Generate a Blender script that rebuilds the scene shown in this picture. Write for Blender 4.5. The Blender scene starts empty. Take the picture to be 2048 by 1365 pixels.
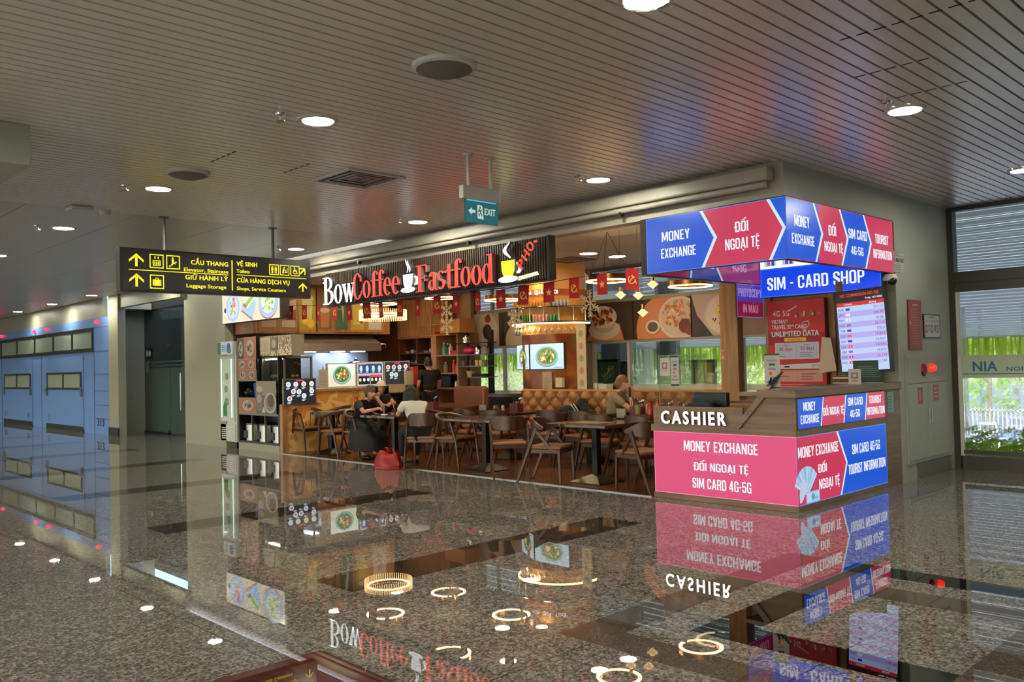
import bpy, bmesh, math, random
from mathutils import Vector, Matrix
random.seed(7)
sc = bpy.context.scene
COL = sc.collection
PI = math.pi
V = Vector

# ------------------------------------------------------------------ camera, world, sun, exposure
FPX, YAW, PIT, ROL = 1708.55, 0.803074, 0.0272805, -0.0243781
def cam_axes():
    cy, sy, cp, sp = math.cos(YAW), math.sin(YAW), math.cos(PIT), math.sin(PIT)
    fw = V((-sy*cp, cy*cp, sp)); r = V((cy, sy, 0)); u = r.cross(fw)
    return math.cos(ROL)*r+math.sin(ROL)*u, -math.sin(ROL)*r+math.cos(ROL)*u, fw
R_, U_, F_ = cam_axes()
cd = bpy.data.cameras.new('camera'); cam = bpy.data.objects.new('camera', cd); COL.objects.link(cam)
cd.sensor_width = 36; cd.lens = FPX/2048*36; cd.clip_end = 600
cam.matrix_world = Matrix(((R_.x, U_.x, -F_.x, 0), (R_.y, U_.y, -F_.y, 0), (R_.z, U_.z, -F_.z, 1.5), (0, 0, 0, 1)))
sc.camera = cam
vs = sc.view_settings
vs.view_transform = 'Standard'; vs.look = 'None'; vs.gamma = 1; vs.use_curve_mapping = False; vs.exposure = 0.0
cy = sc.cycles
cy.use_denoising = True; cy.max_bounces = 8; cy.diffuse_bounces = 4; cy.glossy_bounces = 4; cy.transmission_bounces = 6
cy.transparent_max_bounces = 12; cy.sample_clamp_indirect = 4; cy.caustics_reflective = False; cy.caustics_refractive = False
cy.use_light_tree = True; cy.blur_glossy = 0.3

w = bpy.data.worlds.new('sky'); sc.world = w; w.use_nodes = True
nt = w.node_tree; nt.nodes.clear()
sk = nt.nodes.new('ShaderNodeTexSky'); sk.sky_type = 'NISHITA'; sk.sun_disc = False
sk.sun_elevation = math.radians(40); sk.sun_rotation = math.radians(150); sk.air_density = 1.2; sk.dust_density = 2
bg = nt.nodes.new('ShaderNodeBackground'); bg.inputs[1].default_value = .75
wo = nt.nodes.new('ShaderNodeOutputWorld')
nt.links.new(sk.outputs[0], bg.inputs[0]); nt.links.new(bg.outputs[0], wo.inputs[0])
sd = bpy.data.lights.new('sun', 'SUN'); sd.energy = 4.2; sd.angle = 0.01; sd.color = (1, .95, .86)
so = bpy.data.objects.new('sun', sd); COL.objects.link(so); so.location = (0, 40, 30)
so.rotation_euler = (math.radians(48), 0, math.radians(-35))

DOWN_E, WARM_E, RING_E = 250.0, 60.0, 11.0    # glow of the hall downlights, shop downlights, ring tubes

# ------------------------------------------------------------------ helpers
def lin(c):
    return tuple((x/255/12.92 if x/255 <= .04045 else ((x/255+.055)/1.055)**2.4) for x in c[:3])

MATS = {}
def mat(name, col=(200, 200, 200), rough=.5, metal=0., ior=1.45, emit=None, es=0., trans=0., alpha=1., kind=None, sc2=None, col2=None, coat=0.):
    if name in MATS: return MATS[name]
    m = bpy.data.materials.new(name); m.use_nodes = True
    n = m.node_tree; b = n.nodes['Principled BSDF']
    L = n.links.new
    b.inputs['Base Color'].default_value = (*lin(col), 1)
    b.inputs['Roughness'].default_value = rough; b.inputs['Metallic'].default_value = metal
    b.inputs['IOR'].default_value = ior; b.inputs['Transmission Weight'].default_value = trans
    b.inputs['Alpha'].default_value = alpha; b.inputs['Coat Weight'].default_value = coat
    if emit is not None:
        b.inputs['Emission Color'].default_value = (*lin(emit), 1); b.inputs['Emission Strength'].default_value = es
    tc = n.nodes.new('ShaderNodeTexCoord')
    def mp(scale):
        q = n.nodes.new('ShaderNodeMapping'); q.inputs['Scale'].default_value = scale; L(tc.outputs['Object'], q.inputs[0]); return q.outputs[0]
    def ramp(src, stops):
        r = n.nodes.new('ShaderNodeValToRGB'); e = r.color_ramp.elements
        while len(e) < len(stops): e.new(.5)
        for k, (p, c) in enumerate(stops): e[k].position = p; e[k].color = (*lin(c), 1)
        L(src, r.inputs[0]); return r.outputs[0]
    def noise(scale, vec, det=3):
        q = n.nodes.new('ShaderNodeTexNoise'); q.inputs['Scale'].default_value = scale; q.inputs['Detail'].default_value = det; L(vec, q.inputs['Vector']); return q.outputs[0]
    if kind == 'wood':      # grain stretched along one axis
        s = sc2 or (14, 14, 1.2)
        f = noise(1.6, mp(s), 5)
        L(ramp(f, [(.3, col), (.7, col2 or tuple(int(x*.7) for x in col))]), b.inputs['Base Color'])
    if kind == 'speck':     # soft mottling
        f = noise(sc2 or 6, mp((1, 1, 1)), 4)
        L(ramp(f, [(.35, col), (.65, col2)]), b.inputs['Base Color'])
    if kind == 'vein':
        q = n.nodes.new('ShaderNodeTexVoronoi'); q.feature = 'DISTANCE_TO_EDGE'; q.inputs['Scale'].default_value = 3.2
        nz = n.nodes.new('ShaderNodeTexNoise'); nz.inputs['Scale'].default_value = 2.5; L(tc.outputs['Object'], nz.inputs['Vector'])
        mx = n.nodes.new('ShaderNodeMixRGB'); mx.inputs[0].default_value = .35; L(tc.outputs['Object'], mx.inputs[1]); L(nz.outputs['Color'], mx.inputs[2]); L(mx.outputs[0], q.inputs['Vector'])
        L(ramp(q.outputs[0], [(.0, col2), (.05, col2), (.12, col)]), b.inputs['Base Color'])
    if kind == 'granite':
        f1 = n.nodes.new('ShaderNodeTexVoronoi'); f1.inputs['Scale'].default_value = sc2 or 90; L(tc.outputs['Object'], f1.inputs['Vector'])
        f2 = noise(14, mp((1, 1, 1)), 6)
        bw = n.nodes.new('ShaderNodeRGBToBW'); L(f1.outputs['Color'], bw.inputs[0])
        ad = n.nodes.new('ShaderNodeMath'); ad.operation = 'MULTIPLY_ADD'; L(f2, ad.inputs[0]); ad.inputs[1].default_value = .5; L(bw.outputs[0], ad.inputs[2])
        sb = n.nodes.new('ShaderNodeMath'); sb.operation = 'SUBTRACT'; L(ad.outputs[0], sb.inputs[0]); sb.inputs[1].default_value = .25
        c = ramp(sb.outputs[0], [(.15, col), (.5, tuple(int((a+d)/2) for a, d in zip(col, col2))), (.85, col2)])
        # thin dark joints on the 1.035 x 1.05 m slab grid
        sx = n.nodes.new('ShaderNodeSeparateXYZ'); L(tc.outputs['Object'], sx.inputs[0])
        fac = None
        for ax, off, per in ((0, 3.05, 1.035), (1, -2.16, 1.05)):
            a = n.nodes.new('ShaderNodeMath'); a.operation = 'ADD'; L(sx.outputs[ax], a.inputs[0]); a.inputs[1].default_value = off+per*40
            d = n.nodes.new('ShaderNodeMath'); d.operation = 'DIVIDE'; L(a.outputs[0], d.inputs[0]); d.inputs[1].default_value = per
            fr = n.nodes.new('ShaderNodeMath'); fr.operation = 'FRACT'; L(d.outputs[0], fr.inputs[0])
            lt = n.nodes.new('ShaderNodeMath'); lt.operation = 'LESS_THAN'; L(fr.outputs[0], lt.inputs[0]); lt.inputs[1].default_value = .006
            if fac is None: fac = lt.outputs[0]
            else:
                mxx = n.nodes.new('ShaderNodeMath'); mxx.operation = 'MAXIMUM'; L(fac, mxx.inputs[0]); L(lt.outputs[0], mxx.inputs[1]); fac = mxx.outputs[0]
        mi = n.nodes.new('ShaderNodeMixRGB'); L(fac, mi.inputs[0]); L(c, mi.inputs[1]); mi.inputs[2].default_value = (*lin((38, 34, 30)), 1)
        L(mi.outputs[0], b.inputs['Base Color'])
    if kind == 'parquet':
        q = n.nodes.new('ShaderNodeTexBrick'); q.inputs['Scale'].default_value = 1; q.inputs['Brick Width'].default_value = .9; q.inputs['Row Height'].default_value = .12
        q.inputs['Mortar Size'].default_value = .004; q.inputs['Color1'].default_value = (*lin(col), 1); q.inputs['Color2'].default_value = (*lin(col2), 1); q.inputs['Mortar'].default_value = (*lin((30, 18, 10)), 1)
        L(tc.outputs['Object'], q.inputs['Vector']); L(q.outputs[0], b.inputs['Base Color'])
    if kind in ('print', 'glow', 'glowprint'):
        a = n.nodes.new('ShaderNodeAttribute'); a.attribute_name = 'Col'
        if kind == 'print': L(a.outputs['Color'], b.inputs['Base Color'])
        else:
            b.inputs['Base Color'].default_value = (.02, .02, .02, 1)
            L(a.outputs['Color'], b.inputs['Emission Color']); b.inputs['Emission Strength'].default_value = es
    if kind == 'leaf':
        tl = n.nodes.new('ShaderNodeBsdfTranslucent'); tl.inputs[0].default_value = (*lin(tuple(min(255, int(x*1.15)) for x in col2)), 1); mxs = n.nodes.new('ShaderNodeMixShader'); mxs.inputs[0].default_value = .4
        L(b.outputs[0], mxs.inputs[1]); L(tl.outputs[0], mxs.inputs[2]); L(mxs.outputs[0], n.nodes['Material Output'].inputs['Surface'])
        oi = n.nodes.new('ShaderNodeNewGeometry')
        L(ramp(oi.outputs['Random Per Island'], [(0, col), (1, col2)]), b.inputs['Base Color'])
    MATS[name] = m
    return m

def wloc(o):
    p = V((0, 0, 0))
    while o is not None: p = p+o.location; o = o.parent
    return p

class MB:
    """collects shapes; coordinates are world ones when a parent thing is given"""
    def __init__(s, parent=None, local=False):
        s.v = []; s.f = []; s.m = []; s.c = []; s.par = parent; s.o = V((0, 0, 0)) if (local or parent is None) else wloc(parent)
        s.M = None; s.col = (255, 255, 255); s.mi = 0; s.hascol = False
    def add(s, vs_, fs, mi=None, col=None):
        k = len(s.v)
        for p in vs_:
            p = V(p)
            if s.M is not None: p = s.M @ p
            s.v.append(p-s.o)
        for f in fs:
            s.f.append([k+i for i in f]); s.m.append(s.mi if mi is None else mi); s.c.append(col or s.col)
        if col: s.hascol = True
    def box(s, x0, y0, z0, x1, y1, z1, mi=None, col=None):
        P = [(x, y, z) for z in (z0, z1) for y in (y0, y1) for x in (x0, x1)]
        s.add(P, [(0, 2, 3, 1), (4, 5, 7, 6), (0, 1, 5, 4), (2, 6, 7, 3), (0, 4, 6, 2), (1, 3, 7, 5)], mi, col); return s
    def beam(s, a, b, w_, h_, mi=None, up=(0, 0, 1), w2=None, h2=None):
        a, b = V(a), V(b); d = (b-a).normalized(); up = V(up)
        if abs(d.dot(up)) > .98: up = V((0, 1, 0))
        x = d.cross(up).normalized(); y = x.cross(d)
        P = []
        for p, ww, hh in ((a, w_, h_), (b, w2 or w_, h2 or h_)):
            for sx_, sy_ in ((-1, -1), (1, -1), (1, 1), (-1, 1)): P.append(p+x*sx_*ww/2+y*sy_*hh/2)
        s.add(P, [(0, 1, 2, 3), (7, 6, 5, 4), (0, 4, 5, 1), (1, 5, 6, 2), (2, 6, 7, 3), (3, 7, 4, 0)], mi); return s
    def tube(s, pts, r, n=8, mi=None, closed=False, col=None):
        pts = [V(p) for p in pts]; N = len(pts); P = []
        for i, p in enumerate(pts):
            if closed: d = pts[(i+1) % N]-pts[i-1]
            else: d = pts[min(i+1, N-1)]-pts[max(i-1, 0)]
            d.normalize(); up = V((0, 0, 1)) if abs(d.z) < .95 else V((1, 0, 0))
            x = d.cross(up).normalized(); y = x.cross(d); rr = r[i] if isinstance(r, (list, tuple)) else r
            for k in range(n):
                a = 2*PI*k/n; P.append(p+(x*math.cos(a)+y*math.sin(a))*rr)
        F = []
        for i in range(N if closed else N-1):
            j = (i+1) % N
            for k in range(n): F.append((i*n+k, i*n+(k+1) % n, j*n+(k+1) % n, j*n+k))
        if not closed: F.append(tuple(range(n))); F.append(tuple((N-1)*n+k for k in reversed(range(n))))
        s.add(P, F, mi, col); return s
    def lathe(s, prof, c=(0, 0, 0), n=16, mi=None, col=None, a0=0, a1=2*PI, cap=True):
        full = abs(a1-a0-2*PI) < 1e-6; cols = n if full else n+1; P = []; F = []; c = V(c)
        for r, z in prof:
            for k in range(cols):
                a = a0+(a1-a0)*k/n; P.append(c+V((r*math.cos(a), r*math.sin(a), z)))
        for i in range(len(prof)-1):
            for k in range(n):
                k2 = (k+1) % cols
                F.append((i*cols+k, i*cols+k2, (i+1)*cols+k2, (i+1)*cols+k))
        if full and cap and prof[0] != prof[-1]:
            if prof[0][0] > 1e-4: F.append(tuple(reversed(range(cols))))
            if prof[-1][0] > 1e-4: F.append(tuple((len(prof)-1)*cols+k for k in range(cols)))
        s.add(P, F, mi, col); return s
    def ell(s, c, rx, ry, rz, nu=12, nv=8, mi=None, col=None, rot=None):
        c = V(c); P = []; F = []
        for j in range(nv+1):
            t = PI*j/nv
            for i in range(nu):
                a = 2*PI*i/nu; q = V((rx*math.sin(t)*math.cos(a), ry*math.sin(t)*math.sin(a), rz*math.cos(t)))
                if rot is not None: q = rot @ q
                P.append(c+q)
        for j in range(nv):
            for i in range(nu): F.append((j*nu+i, (j+1)*nu+i, (j+1)*nu+(i+1) % nu, j*nu+(i+1) % nu))
        s.add(P, F, mi, col); return s
    def prism(s, pts, o, u, v, d, mi=None, col=None, side=None):
        """polygon pts (a,b) on plane o+a*u+b*v extruded by vector d"""
        o, u, v, d = V(o), V(u), V(v), V(d); n = len(pts)
        P = [o+u*a+v*b for a, b in pts]; P += [p+d for p in P]
        F = [tuple(reversed(range(n))), tuple(range(n, 2*n))]+[(i, (i+1) % n, n+(i+1) % n, n+i) for i in range(n)]
        s.add(P, F[:2], mi, col); k = len(s.v)-2*n
        for f in F[2:]: s.f.append([k+i for i in f]); s.m.append((s.mi if mi is None else mi) if side is None else side); s.c.append(col or s.col)
        return s
    def build(s, name, m, smooth=False, bevel=0, sub=0):
        me = bpy.data.meshes.new(name); me.from_pydata([tuple(p) for p in s.v], [], s.f)
        for x in (m if isinstance(m, (list, tuple)) else [m]): me.materials.append(x)
        me.polygons.foreach_set('material_index', s.m)
        if s.hascol:
            ca = me.color_attributes.new('Col', 'FLOAT_COLOR', 'CORNER'); buf = []
            for f, c in zip(s.f, s.c):
                l = lin(c); buf += [l[0], l[1], l[2], 1.0]*len(f)
            ca.data.foreach_set('color', buf)
        if smooth:
            me.polygons.foreach_set('use_smooth', [True]*len(s.f))
            try: me.set_sharp_from_angle(angle=math.radians(40))
            except Exception: pass
        me.update()
        o = bpy.data.objects.new(name, me); COL.objects.link(o)
        if s.par is not None: o.parent = s.par
        if bevel:
            b = o.modifiers.new('b', 'BEVEL'); b.width = bevel; b.segments = 2; b.limit_method = 'ANGLE'
        if sub:
            b = o.modifiers.new('s', 'SUBSURF'); b.levels = sub; b.render_levels = sub
        return o

def props(o, label=None, cat=None, group=None, kind=None):
    if label: o['label'] = label
    if cat: o['category'] = cat
    if group: o['group'] = group
    if kind: o['kind'] = kind
    return o
def thing(name, label, cat, loc=(0, 0, 0), group=None, rotz=0):
    o = bpy.data.objects.new(name, None); COL.objects.link(o); o.location = loc; o.rotation_euler = (0, 0, rotz); o.empty_display_size = .1
    return props(o, label, cat, group)
def solo(name, mb, m, label, cat, group=None, **k):
    """one-mesh thing with its origin at the base centre"""
    xs = [p.x for p in mb.v]; ys = [p.y for p in mb.v]; zs = [p.z for p in mb.v]
    c = V(((min(xs)+max(xs))/2, (min(ys)+max(ys))/2, min(zs)))
    mb.v = [p-c for p in mb.v]
    o = mb.build(name, m, **k); o.location = c
    return props(o, label, cat, group)
def struct(name, mb, m, parent=None, **k):
    o = mb.build(name, m, **k)
    if parent is None: o['kind'] = 'structure'
    return o
def kids(o): return [c for c in bpy.data.objects if c.parent == o]
TREE = {}
def copy_tree(o, parent=None):
    c = o.copy(); COL.objects.link(c); c.parent = parent
    for ch in kids(o): copy_tree(ch, c)
    return c
def dup(o, loc, rotz, label, cat=None, group=None):
    src = [x for x in kids(o)]
    c = o.copy(); COL.objects.link(c); c.location = loc; c.rotation_euler = (0, 0, rotz)
    for ch in src: copy_tree(ch, c)
    props(c, label, cat, group); return c

# ---- lettering
def _R(x0, y0_, x1, y1_): return [(x0, y0_), (x1, y0_), (x1, y1_), (x0, y1_)]
def _cor(cx, cy_, q, Ro=.17, t=.135):
    o = [math.radians(90*q+18*k) for k in range(6)]
    return [[(cx+Ro*math.cos(o[k]), cy_+Ro*math.sin(o[k])), (cx+Ro*math.cos(o[k+1]), cy_+Ro*math.sin(o[k+1])), (cx+(Ro-t)*math.cos(o[k+1]), cy_+(Ro-t)*math.sin(o[k+1])), (cx+(Ro-t)*math.cos(o[k]), cy_+(Ro-t)*math.sin(o[k]))] for k in range(5)]
def _fr(x0, y0_, x1, y1_, sides='LRTB', rnd='0123', Ro=.17, t=.135):
    P = []; r = {c: Ro for c in rnd}; g = lambda c: r.get(c, 0)
    if 'L' in sides: P.append(_R(x0, y0_+g('2'), x0+t, y1_-g('1')))
    if 'R' in sides: P.append(_R(x1-t, y0_+g('3'), x1, y1_-g('0')))
    if 'T' in sides: P.append(_R(x0+g('1'), y1_-t, x1-g('0'), y1_))
    if 'B' in sides: P.append(_R(x0+g('2'), y0_, x1-g('3'), y0_+t))
    for c, (cx, cy_) in zip('0123', ((x1-Ro, y1_-Ro), (x0+Ro, y1_-Ro), (x0+Ro, y0_+Ro), (x1-Ro, y0_+Ro))):
        if c in rnd: P += _cor(cx, cy_, int(c), Ro, t)
    return P
_hat = lambda x: [[(x-.17, 1.06), (x-.09, 1.06), (x+.0, 1.14), (x, 1.22)], [(x+.17, 1.06), (x, 1.22), (x, 1.14), (x+.09, 1.06)]]
_G = {'A': (.50, [[(0, 0), (.135, 0), (.3, 1), (.17, 1)], [(.365, 0), (.5, 0), (.33, 1), (.2, 1)], _R(.12, .19, .38, .3)]),
 'C': (.44, _fr(0, 0, .44, 1, 'LTB')+[_R(.305, .64, .44, .83), _R(.305, .17, .44, .36)]), 'D': (.45, _fr(0, 0, .45, 1, rnd='03')), 'E': (.35, [_R(0, 0, .135, 1), _R(0, 0, .35, .125), _R(0, .875, .35, 1), _R(0, .44, .32, .56)]),
 'F': (.34, [_R(0, 0, .135, 1), _R(0, .875, .34, 1), _R(0, .44, .31, .56)]), 'G': (.45, _fr(0, 0, .45, 1, 'LTB')+[_R(.315, .66, .45, .83), _R(.315, .0, .45, .52), _R(.24, .41, .45, .52)]),
 'H': (.46, [_R(0, 0, .14, 1), _R(.32, 0, .46, 1), _R(.14, .43, .32, .56)]), 'I': (.14, [_R(0, 0, .14, 1)]),
 'M': (.60, [_R(0, 0, .125, 1), _R(.475, 0, .6, 1), [(0, 1), (.35, .18), (.25, .18), (.0, .8)][::-1] if 0 else [(.02, 1), (.25, .12), (.35, .12), (.17, 1)], [(.43, 1), (.25, .12), (.35, .12), (.58, 1)]]),
 'N': (.47, [_R(0, 0, .125, 1), _R(.345, 0, .47, 1), [(.0, 1), (.33, 0), (.47, 0), (.14, 1)]]), 'O': (.45, _fr(0, 0, .45, 1)), 'P': (.43, _fr(0, .4, .43, 1, rnd='03')+[_R(0, 0, .135, .6)]),
 'R': (.45, _fr(0, .42, .44, 1, rnd='03')+[_R(0, 0, .135, .6), [(.31, 0), (.45, 0), (.42, .45), (.28, .45)]]),
 'S': (.43, [_R(0, .66, .135, .83), _R(.17, .875, .26, 1), _R(.295, .68, .43, .83), _R(.295, .17, .43, .34), _R(.17, 0, .26, .125), _R(0, .17, .135, .32), [(0, .68), (.0, .56), (.295, .3), (.43, .34), (.43, .44), (.135, .70)]]+_cor(.17, .83, 1)+_cor(.26, .83, 0)+_cor(.17, .17, 2)+_cor(.26, .17, 3)),
 'T': (.40, [_R(0, .875, .4, 1), _R(.13, 0, .27, .9)]), 'U': (.45, _fr(0, 0, .45, 1, 'LRB', '23')), 'X': (.47, [[(0, 0), (.14, 0), (.46, 1), (.32, 1)], [(.33, 0), (.47, 0), (.15, 1), (.01, 1)]]),
 'Y': (.46, [_R(.16, 0, .3, .45), [(.16, .45), (.3, .45), (.14, 1), (0, 1)], [(.16, .42), (.3, .42), (.46, 1), (.32, 1)]]), '-': (.22, [_R(0, .4, .22, .52)]),
 '4': (.46, [_R(.24, 0, .375, 1), _R(0, .19, .46, .31), [(0, .31), (.12, .31), (.34, 1), (.22, 1)]]), '5': (.43, [_R(0, .46, .13, 1), _R(0, .875, .4, 1), _R(0, .17, .135, .3), _R(0, .49, .2, .6)]+_fr(0, 0, .43, .62, 'RTB', '023'))}
_G['Đ'] = (.45, _G['D'][1]+[_R(-.07, .44, .2, .55)]); _G['Ổ'] = (.45, _G['O'][1]+_hat(.225)+[_R(.34, 1.17, .42, 1.32), _R(.34, 1.25, .5, 1.33)]); _G['Ạ'] = (.50, _G['A'][1]+[_R(.19, -.22, .31, -.09)])
_G['Ệ'] = (.35, _G['E'][1]+_hat(.18)+[_R(.12, -.22, .24, -.09)]); _G['À'] = (.50, _G['A'][1]+[[(.1, 1.22), (.22, 1.22), (.32, 1.06), (.22, 1.06)]])
_tc = {}
def text_mesh(s_, extrude=0.0):
    key = (s_, extrude)
    if key in _tc: return _tc[key]
    c = bpy.data.curves.new('t', 'FONT'); c.body = s_; c.resolution_u = 3; c.offset = 0.012; c.extrude = extrude; c.space_character = 1.06
    o = bpy.data.objects.new('t', c); me = bpy.data.meshes.new_from_object(o)
    r = ([tuple(v.co) for v in me.vertices], [tuple(p.vertices) for p in me.polygons])
    bpy.data.objects.remove(o); bpy.data.curves.remove(c); bpy.data.meshes.remove(me)
    _tc[key] = r; return r
CAPH = max(v[1] for v in text_mesh('H')[0])

class Art:
    """flat printed artwork: coloured shapes stacked in thin layers, in the (u,v) axes of a panel"""
    def __init__(s, parent, o, u, v, mb=None, step=.0002, base=None):
        s.mb = mb or MB(parent); s.o = V(o); s.u = V(u).normalized(); s.v_ = V(v).normalized(); s.n = s.u.cross(s.v_); s.k = 0; s.step = step
    def pt(s, x, y): return s.o+s.u*x+s.v_*y+s.n*(s.k*s.step)
    clip = None
    def poly(s, pts, col):
        if s.clip:
            x0, y0, x1, y1 = s.clip
            for ax, lim, sg_ in ((0, x0, 1), (0, x1, -1), (1, y0, 1), (1, y1, -1)):
                out = []
                for i in range(len(pts)):
                    a, b = pts[i-1], pts[i]; da, db = (a[ax]-lim)*sg_, (b[ax]-lim)*sg_
                    if (da < 0) != (db < 0): t = da/(da-db); out.append((a[0]+(b[0]-a[0])*t, a[1]+(b[1]-a[1])*t))
                    if db >= 0: out.append(b)
                pts = out
                if len(pts) < 3: return s
        s.k += 1; s.mb.add([s.pt(*p) for p in pts], [tuple(range(len(pts)))], 0, col); return s
    def rect(s, x0, y0, x1, y1, col): return s.poly([(x0, y0), (x1, y0), (x1, y1), (x0, y1)], col)
    def ell(s, cx, cy_, rx, ry, col, n=22, a0=0, a1=2*PI, rot=0):
        ca, sa = math.cos(rot), math.sin(rot)
        P = []
        for i in range(n):
            a = a0+(a1-a0)*i/(n if a1-a0 > 6.28 else n-1); x, y = rx*math.cos(a), ry*math.sin(a); P.append((cx+x*ca-y*sa, cy_+x*sa+y*ca))
        return s.poly(P, col)
    def text(s, t, x, y, h, col, w_=None, al='c', bold=0.0, rot=0):
        bold *= .42
        vs_, fs = text_mesh(t); s.k += 1
        xs = [p[0] for p in vs_]; x0, x1 = min(xs), max(xs); sy = h/CAPH
        sx = ((w_-2*bold)/(x1-x0)) if w_ else sy*.8
        W = (x1-x0)*sx; ox = {'c': -W/2, 'l': 0, 'r': -W}[al]; ca, sa = math.cos(rot), math.sin(rot)
        for b in ((-bold, 0, bold) if bold else (0,)):
            P = []; s.k += .25
            for p in vs_:
                a, c = (p[0]-x0)*sx+ox+b, p[1]*sy; P.append(s.pt(x+a*ca-c*sa, y+a*sa+c*ca))
            s.mb.add(P, fs, 0, col)
        return s
    def cond(s, t, x, y, h, col, w_):
        """heavy condensed capitals, centred on x, w_ wide"""
        tot = sum(.26 if c == ' ' else _G[c][0]+.075 for c in t)-.075; sx = w_/tot; cx = x-w_/2; s.k += 1
        for c in t:
            if c == ' ': cx += .26*sx; continue
            for pl in _G[c][1]:
                ar = sum(pl[i-1][0]*pl[i][1]-pl[i][0]*pl[i-1][1] for i in range(len(pl)))
                if ar < 0: pl = pl[::-1]
                s.mb.add([s.pt(cx+a*sx, y+b*h) for a, b in pl], [tuple(range(len(pl)))], 0, col)
            cx += (_G[c][0]+.075)*sx
        return s
    def line(s, x0, y0, x1, y1, t, col):
        d = V((x1-x0, y1-y0)).normalized()*t/2; return s.poly([(x0+d.y, y0-d.x), (x1+d.y, y1-d.x), (x1-d.y, y1+d.x), (x0-d.y, y0+d.x)], col)
    def scrib(s, x0, y0, x1, y1, rows, col, rnd=None):
        """rows of small unreadable print"""
        rr = rnd or random
        for i in range(rows):
            yy = y1-(i+.5)*(y1-y0)/rows; h = (y1-y0)/rows*.38
            s.rect(x0, yy-h/2, x0+(x1-x0)*rr.uniform(.6, 1), yy+h/2, col)
        return s
    def food(s, cx, cy_, rx, ry, cols, n=40, sz=.12, rim=(235, 238, 240), seed=1, inner=None):
        rr = random.Random(seed)
        s.ell(cx, cy_, rx, ry, rim, 30); s.ell(cx, cy_, rx*.84, ry*.84, inner or tuple(int(c*.93) for c in rim), 26)
        for i in range(n):
            a = rr.uniform(0, 2*PI); q = math.sqrt(rr.random())*.6
            s.ell(cx+rx*q*math.cos(a), cy_+ry*q*math.sin(a), rx*sz*rr.uniform(.5, 1.3), ry*sz*rr.uniform(.4, 1), rr.choice(cols), 7, rot=rr.uniform(0, 3))
        return s
    def build(s, name, m): return s.mb.build(name, m)

def letters3d(parent, t, o, u, v, h, w_, depth, m, bold=0, name='letter', squeeze=1.):
    """one extruded part per letter; o is the lower left corner of the word"""
    o, u, v = V(o), V(u).normalized(), V(v).normalized(); n = u.cross(v)
    full = text_mesh(t)[0]; x0 = min(p[0] for p in full); x1 = max(p[0] for p in full); sx = w_/(x1-x0); sy = h/CAPH
    for i, ch in enumerate(t):
        if ch == ' ': continue
        before = text_mesh(t[:i]+ch)[0]; me = text_mesh(ch, .5)
        xm = max(p[0] for p in me[0]); shift = max(p[0] for p in before)-xm
        mb = MB(parent); xc = (min(p[0] for p in me[0])+xm)/2
        for b in ((-bold, bold) if bold else (0,)):
            for f in me[1]:
                fr_ = all(abs(me[0][i][2]-.5) < .01 for i in f)
                mb.add([o+u*((xc+(me[0][i][0]-xc)*squeeze+shift-x0)*sx+b)+v*me[0][i][1]*sy+n*(me[0][i][2]+.5)*depth for i in f], [tuple(range(len(f)))], 0 if fr_ else 1)
        mb.build(name, [m, M_side])

# ---- materials
M_print = mat('printed_sheet', kind='print', rough=.45)
M_glow = mat('backlit_print', kind='glow', rough=.25, es=1.0)
M_glow2 = mat('bright_backlit_print', kind='glow', rough=.25, es=1.15)
M_dim = mat('dim_backlit_print', kind='glow', rough=.15, es=.6)
M_black = mat('black_plastic', (18, 18, 20), .35)
M_dark = mat('dark_metal', (52, 50, 50), .35, .6)
M_side = mat('letter_side', (120, 112, 108), .5)
M_alu = mat('grey_aluminium', (120, 118, 112), .35, .8)
M_steel = mat('brushed_steel', (150, 150, 148), .28, 1.0)
M_white = mat('white_paint', (205, 205, 198), .5)
M_cream = mat('cream_wall_panel', (150, 148, 130), .45)
M_beam = mat('grey_beige_beam', (158, 152, 138), .4)
M_wall = mat('pale_grey_wall', (164, 168, 156), .55)
M_chrome = mat('chrome', (210, 210, 210), .12, 1.0)
M_gold = mat('gilded_metal', (190, 140, 80), .25, 1.0)
M_wood = mat('honey_wood', (178, 136, 92), .4, kind='wood', col2=(146, 104, 64))
M_woodd = mat('dark_wood', (92, 56, 34), .38, kind='wood', col2=(60, 36, 22))
M_chair = mat('walnut_chair_wood', (78, 48, 30), .36, kind='wood', col2=(50, 30, 19), sc2=(20, 20, 3))
M_table = mat('glossy_brown_tabletop', (80, 50, 33), .16, kind='wood', col2=(42, 27, 18), sc2=(10, 2, 10), coat=.5)
M_leather = mat('tan_leather', (132, 88, 56), .38)
M_kwood = mat('grey_brown_laminate', (140, 114, 94), .45, kind='wood', col2=(112, 90, 72), sc2=(1.2, 1.2, 16))
M_glass = mat('clear_glass', (235, 245, 240), .02, trans=1.0, ior=1.1, alpha=.35)
M_panel = mat('wood_slat_panel', (168, 112, 60), .5)
M_granite = mat('speckled_granite', (78, 73, 68), .012, ior=1.7, kind='granite', col2=(168, 160, 150), sc2=80)
M_gbrown = mat('dark_brown_granite', (56, 47, 41), .012, ior=1.7, kind='granite', col2=(84, 70, 60), sc2=120)
M_ggrey = mat('grey_brown_granite', (78, 68, 60), .012, ior=1.7, kind='granite', col2=(108, 96, 84), sc2=120)
M_gblack = mat('black_granite', (12, 12, 13), .01, ior=1.75)
M_gred = mat('red_granite', (74, 34, 26), .012, ior=1.7, kind='granite', col2=(112, 56, 42), sc2=120)
M_parq = mat('parquet_boards', (126, 76, 42), .25, kind='parquet', col2=(98, 56, 30))
M_slat = mat('brushed_ceiling_slat', (236, 232, 220), .28, .2)
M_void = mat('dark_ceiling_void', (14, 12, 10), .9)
M_cpan = mat('smooth_ceiling_panel', (208, 204, 190), .32, .3)
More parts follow.
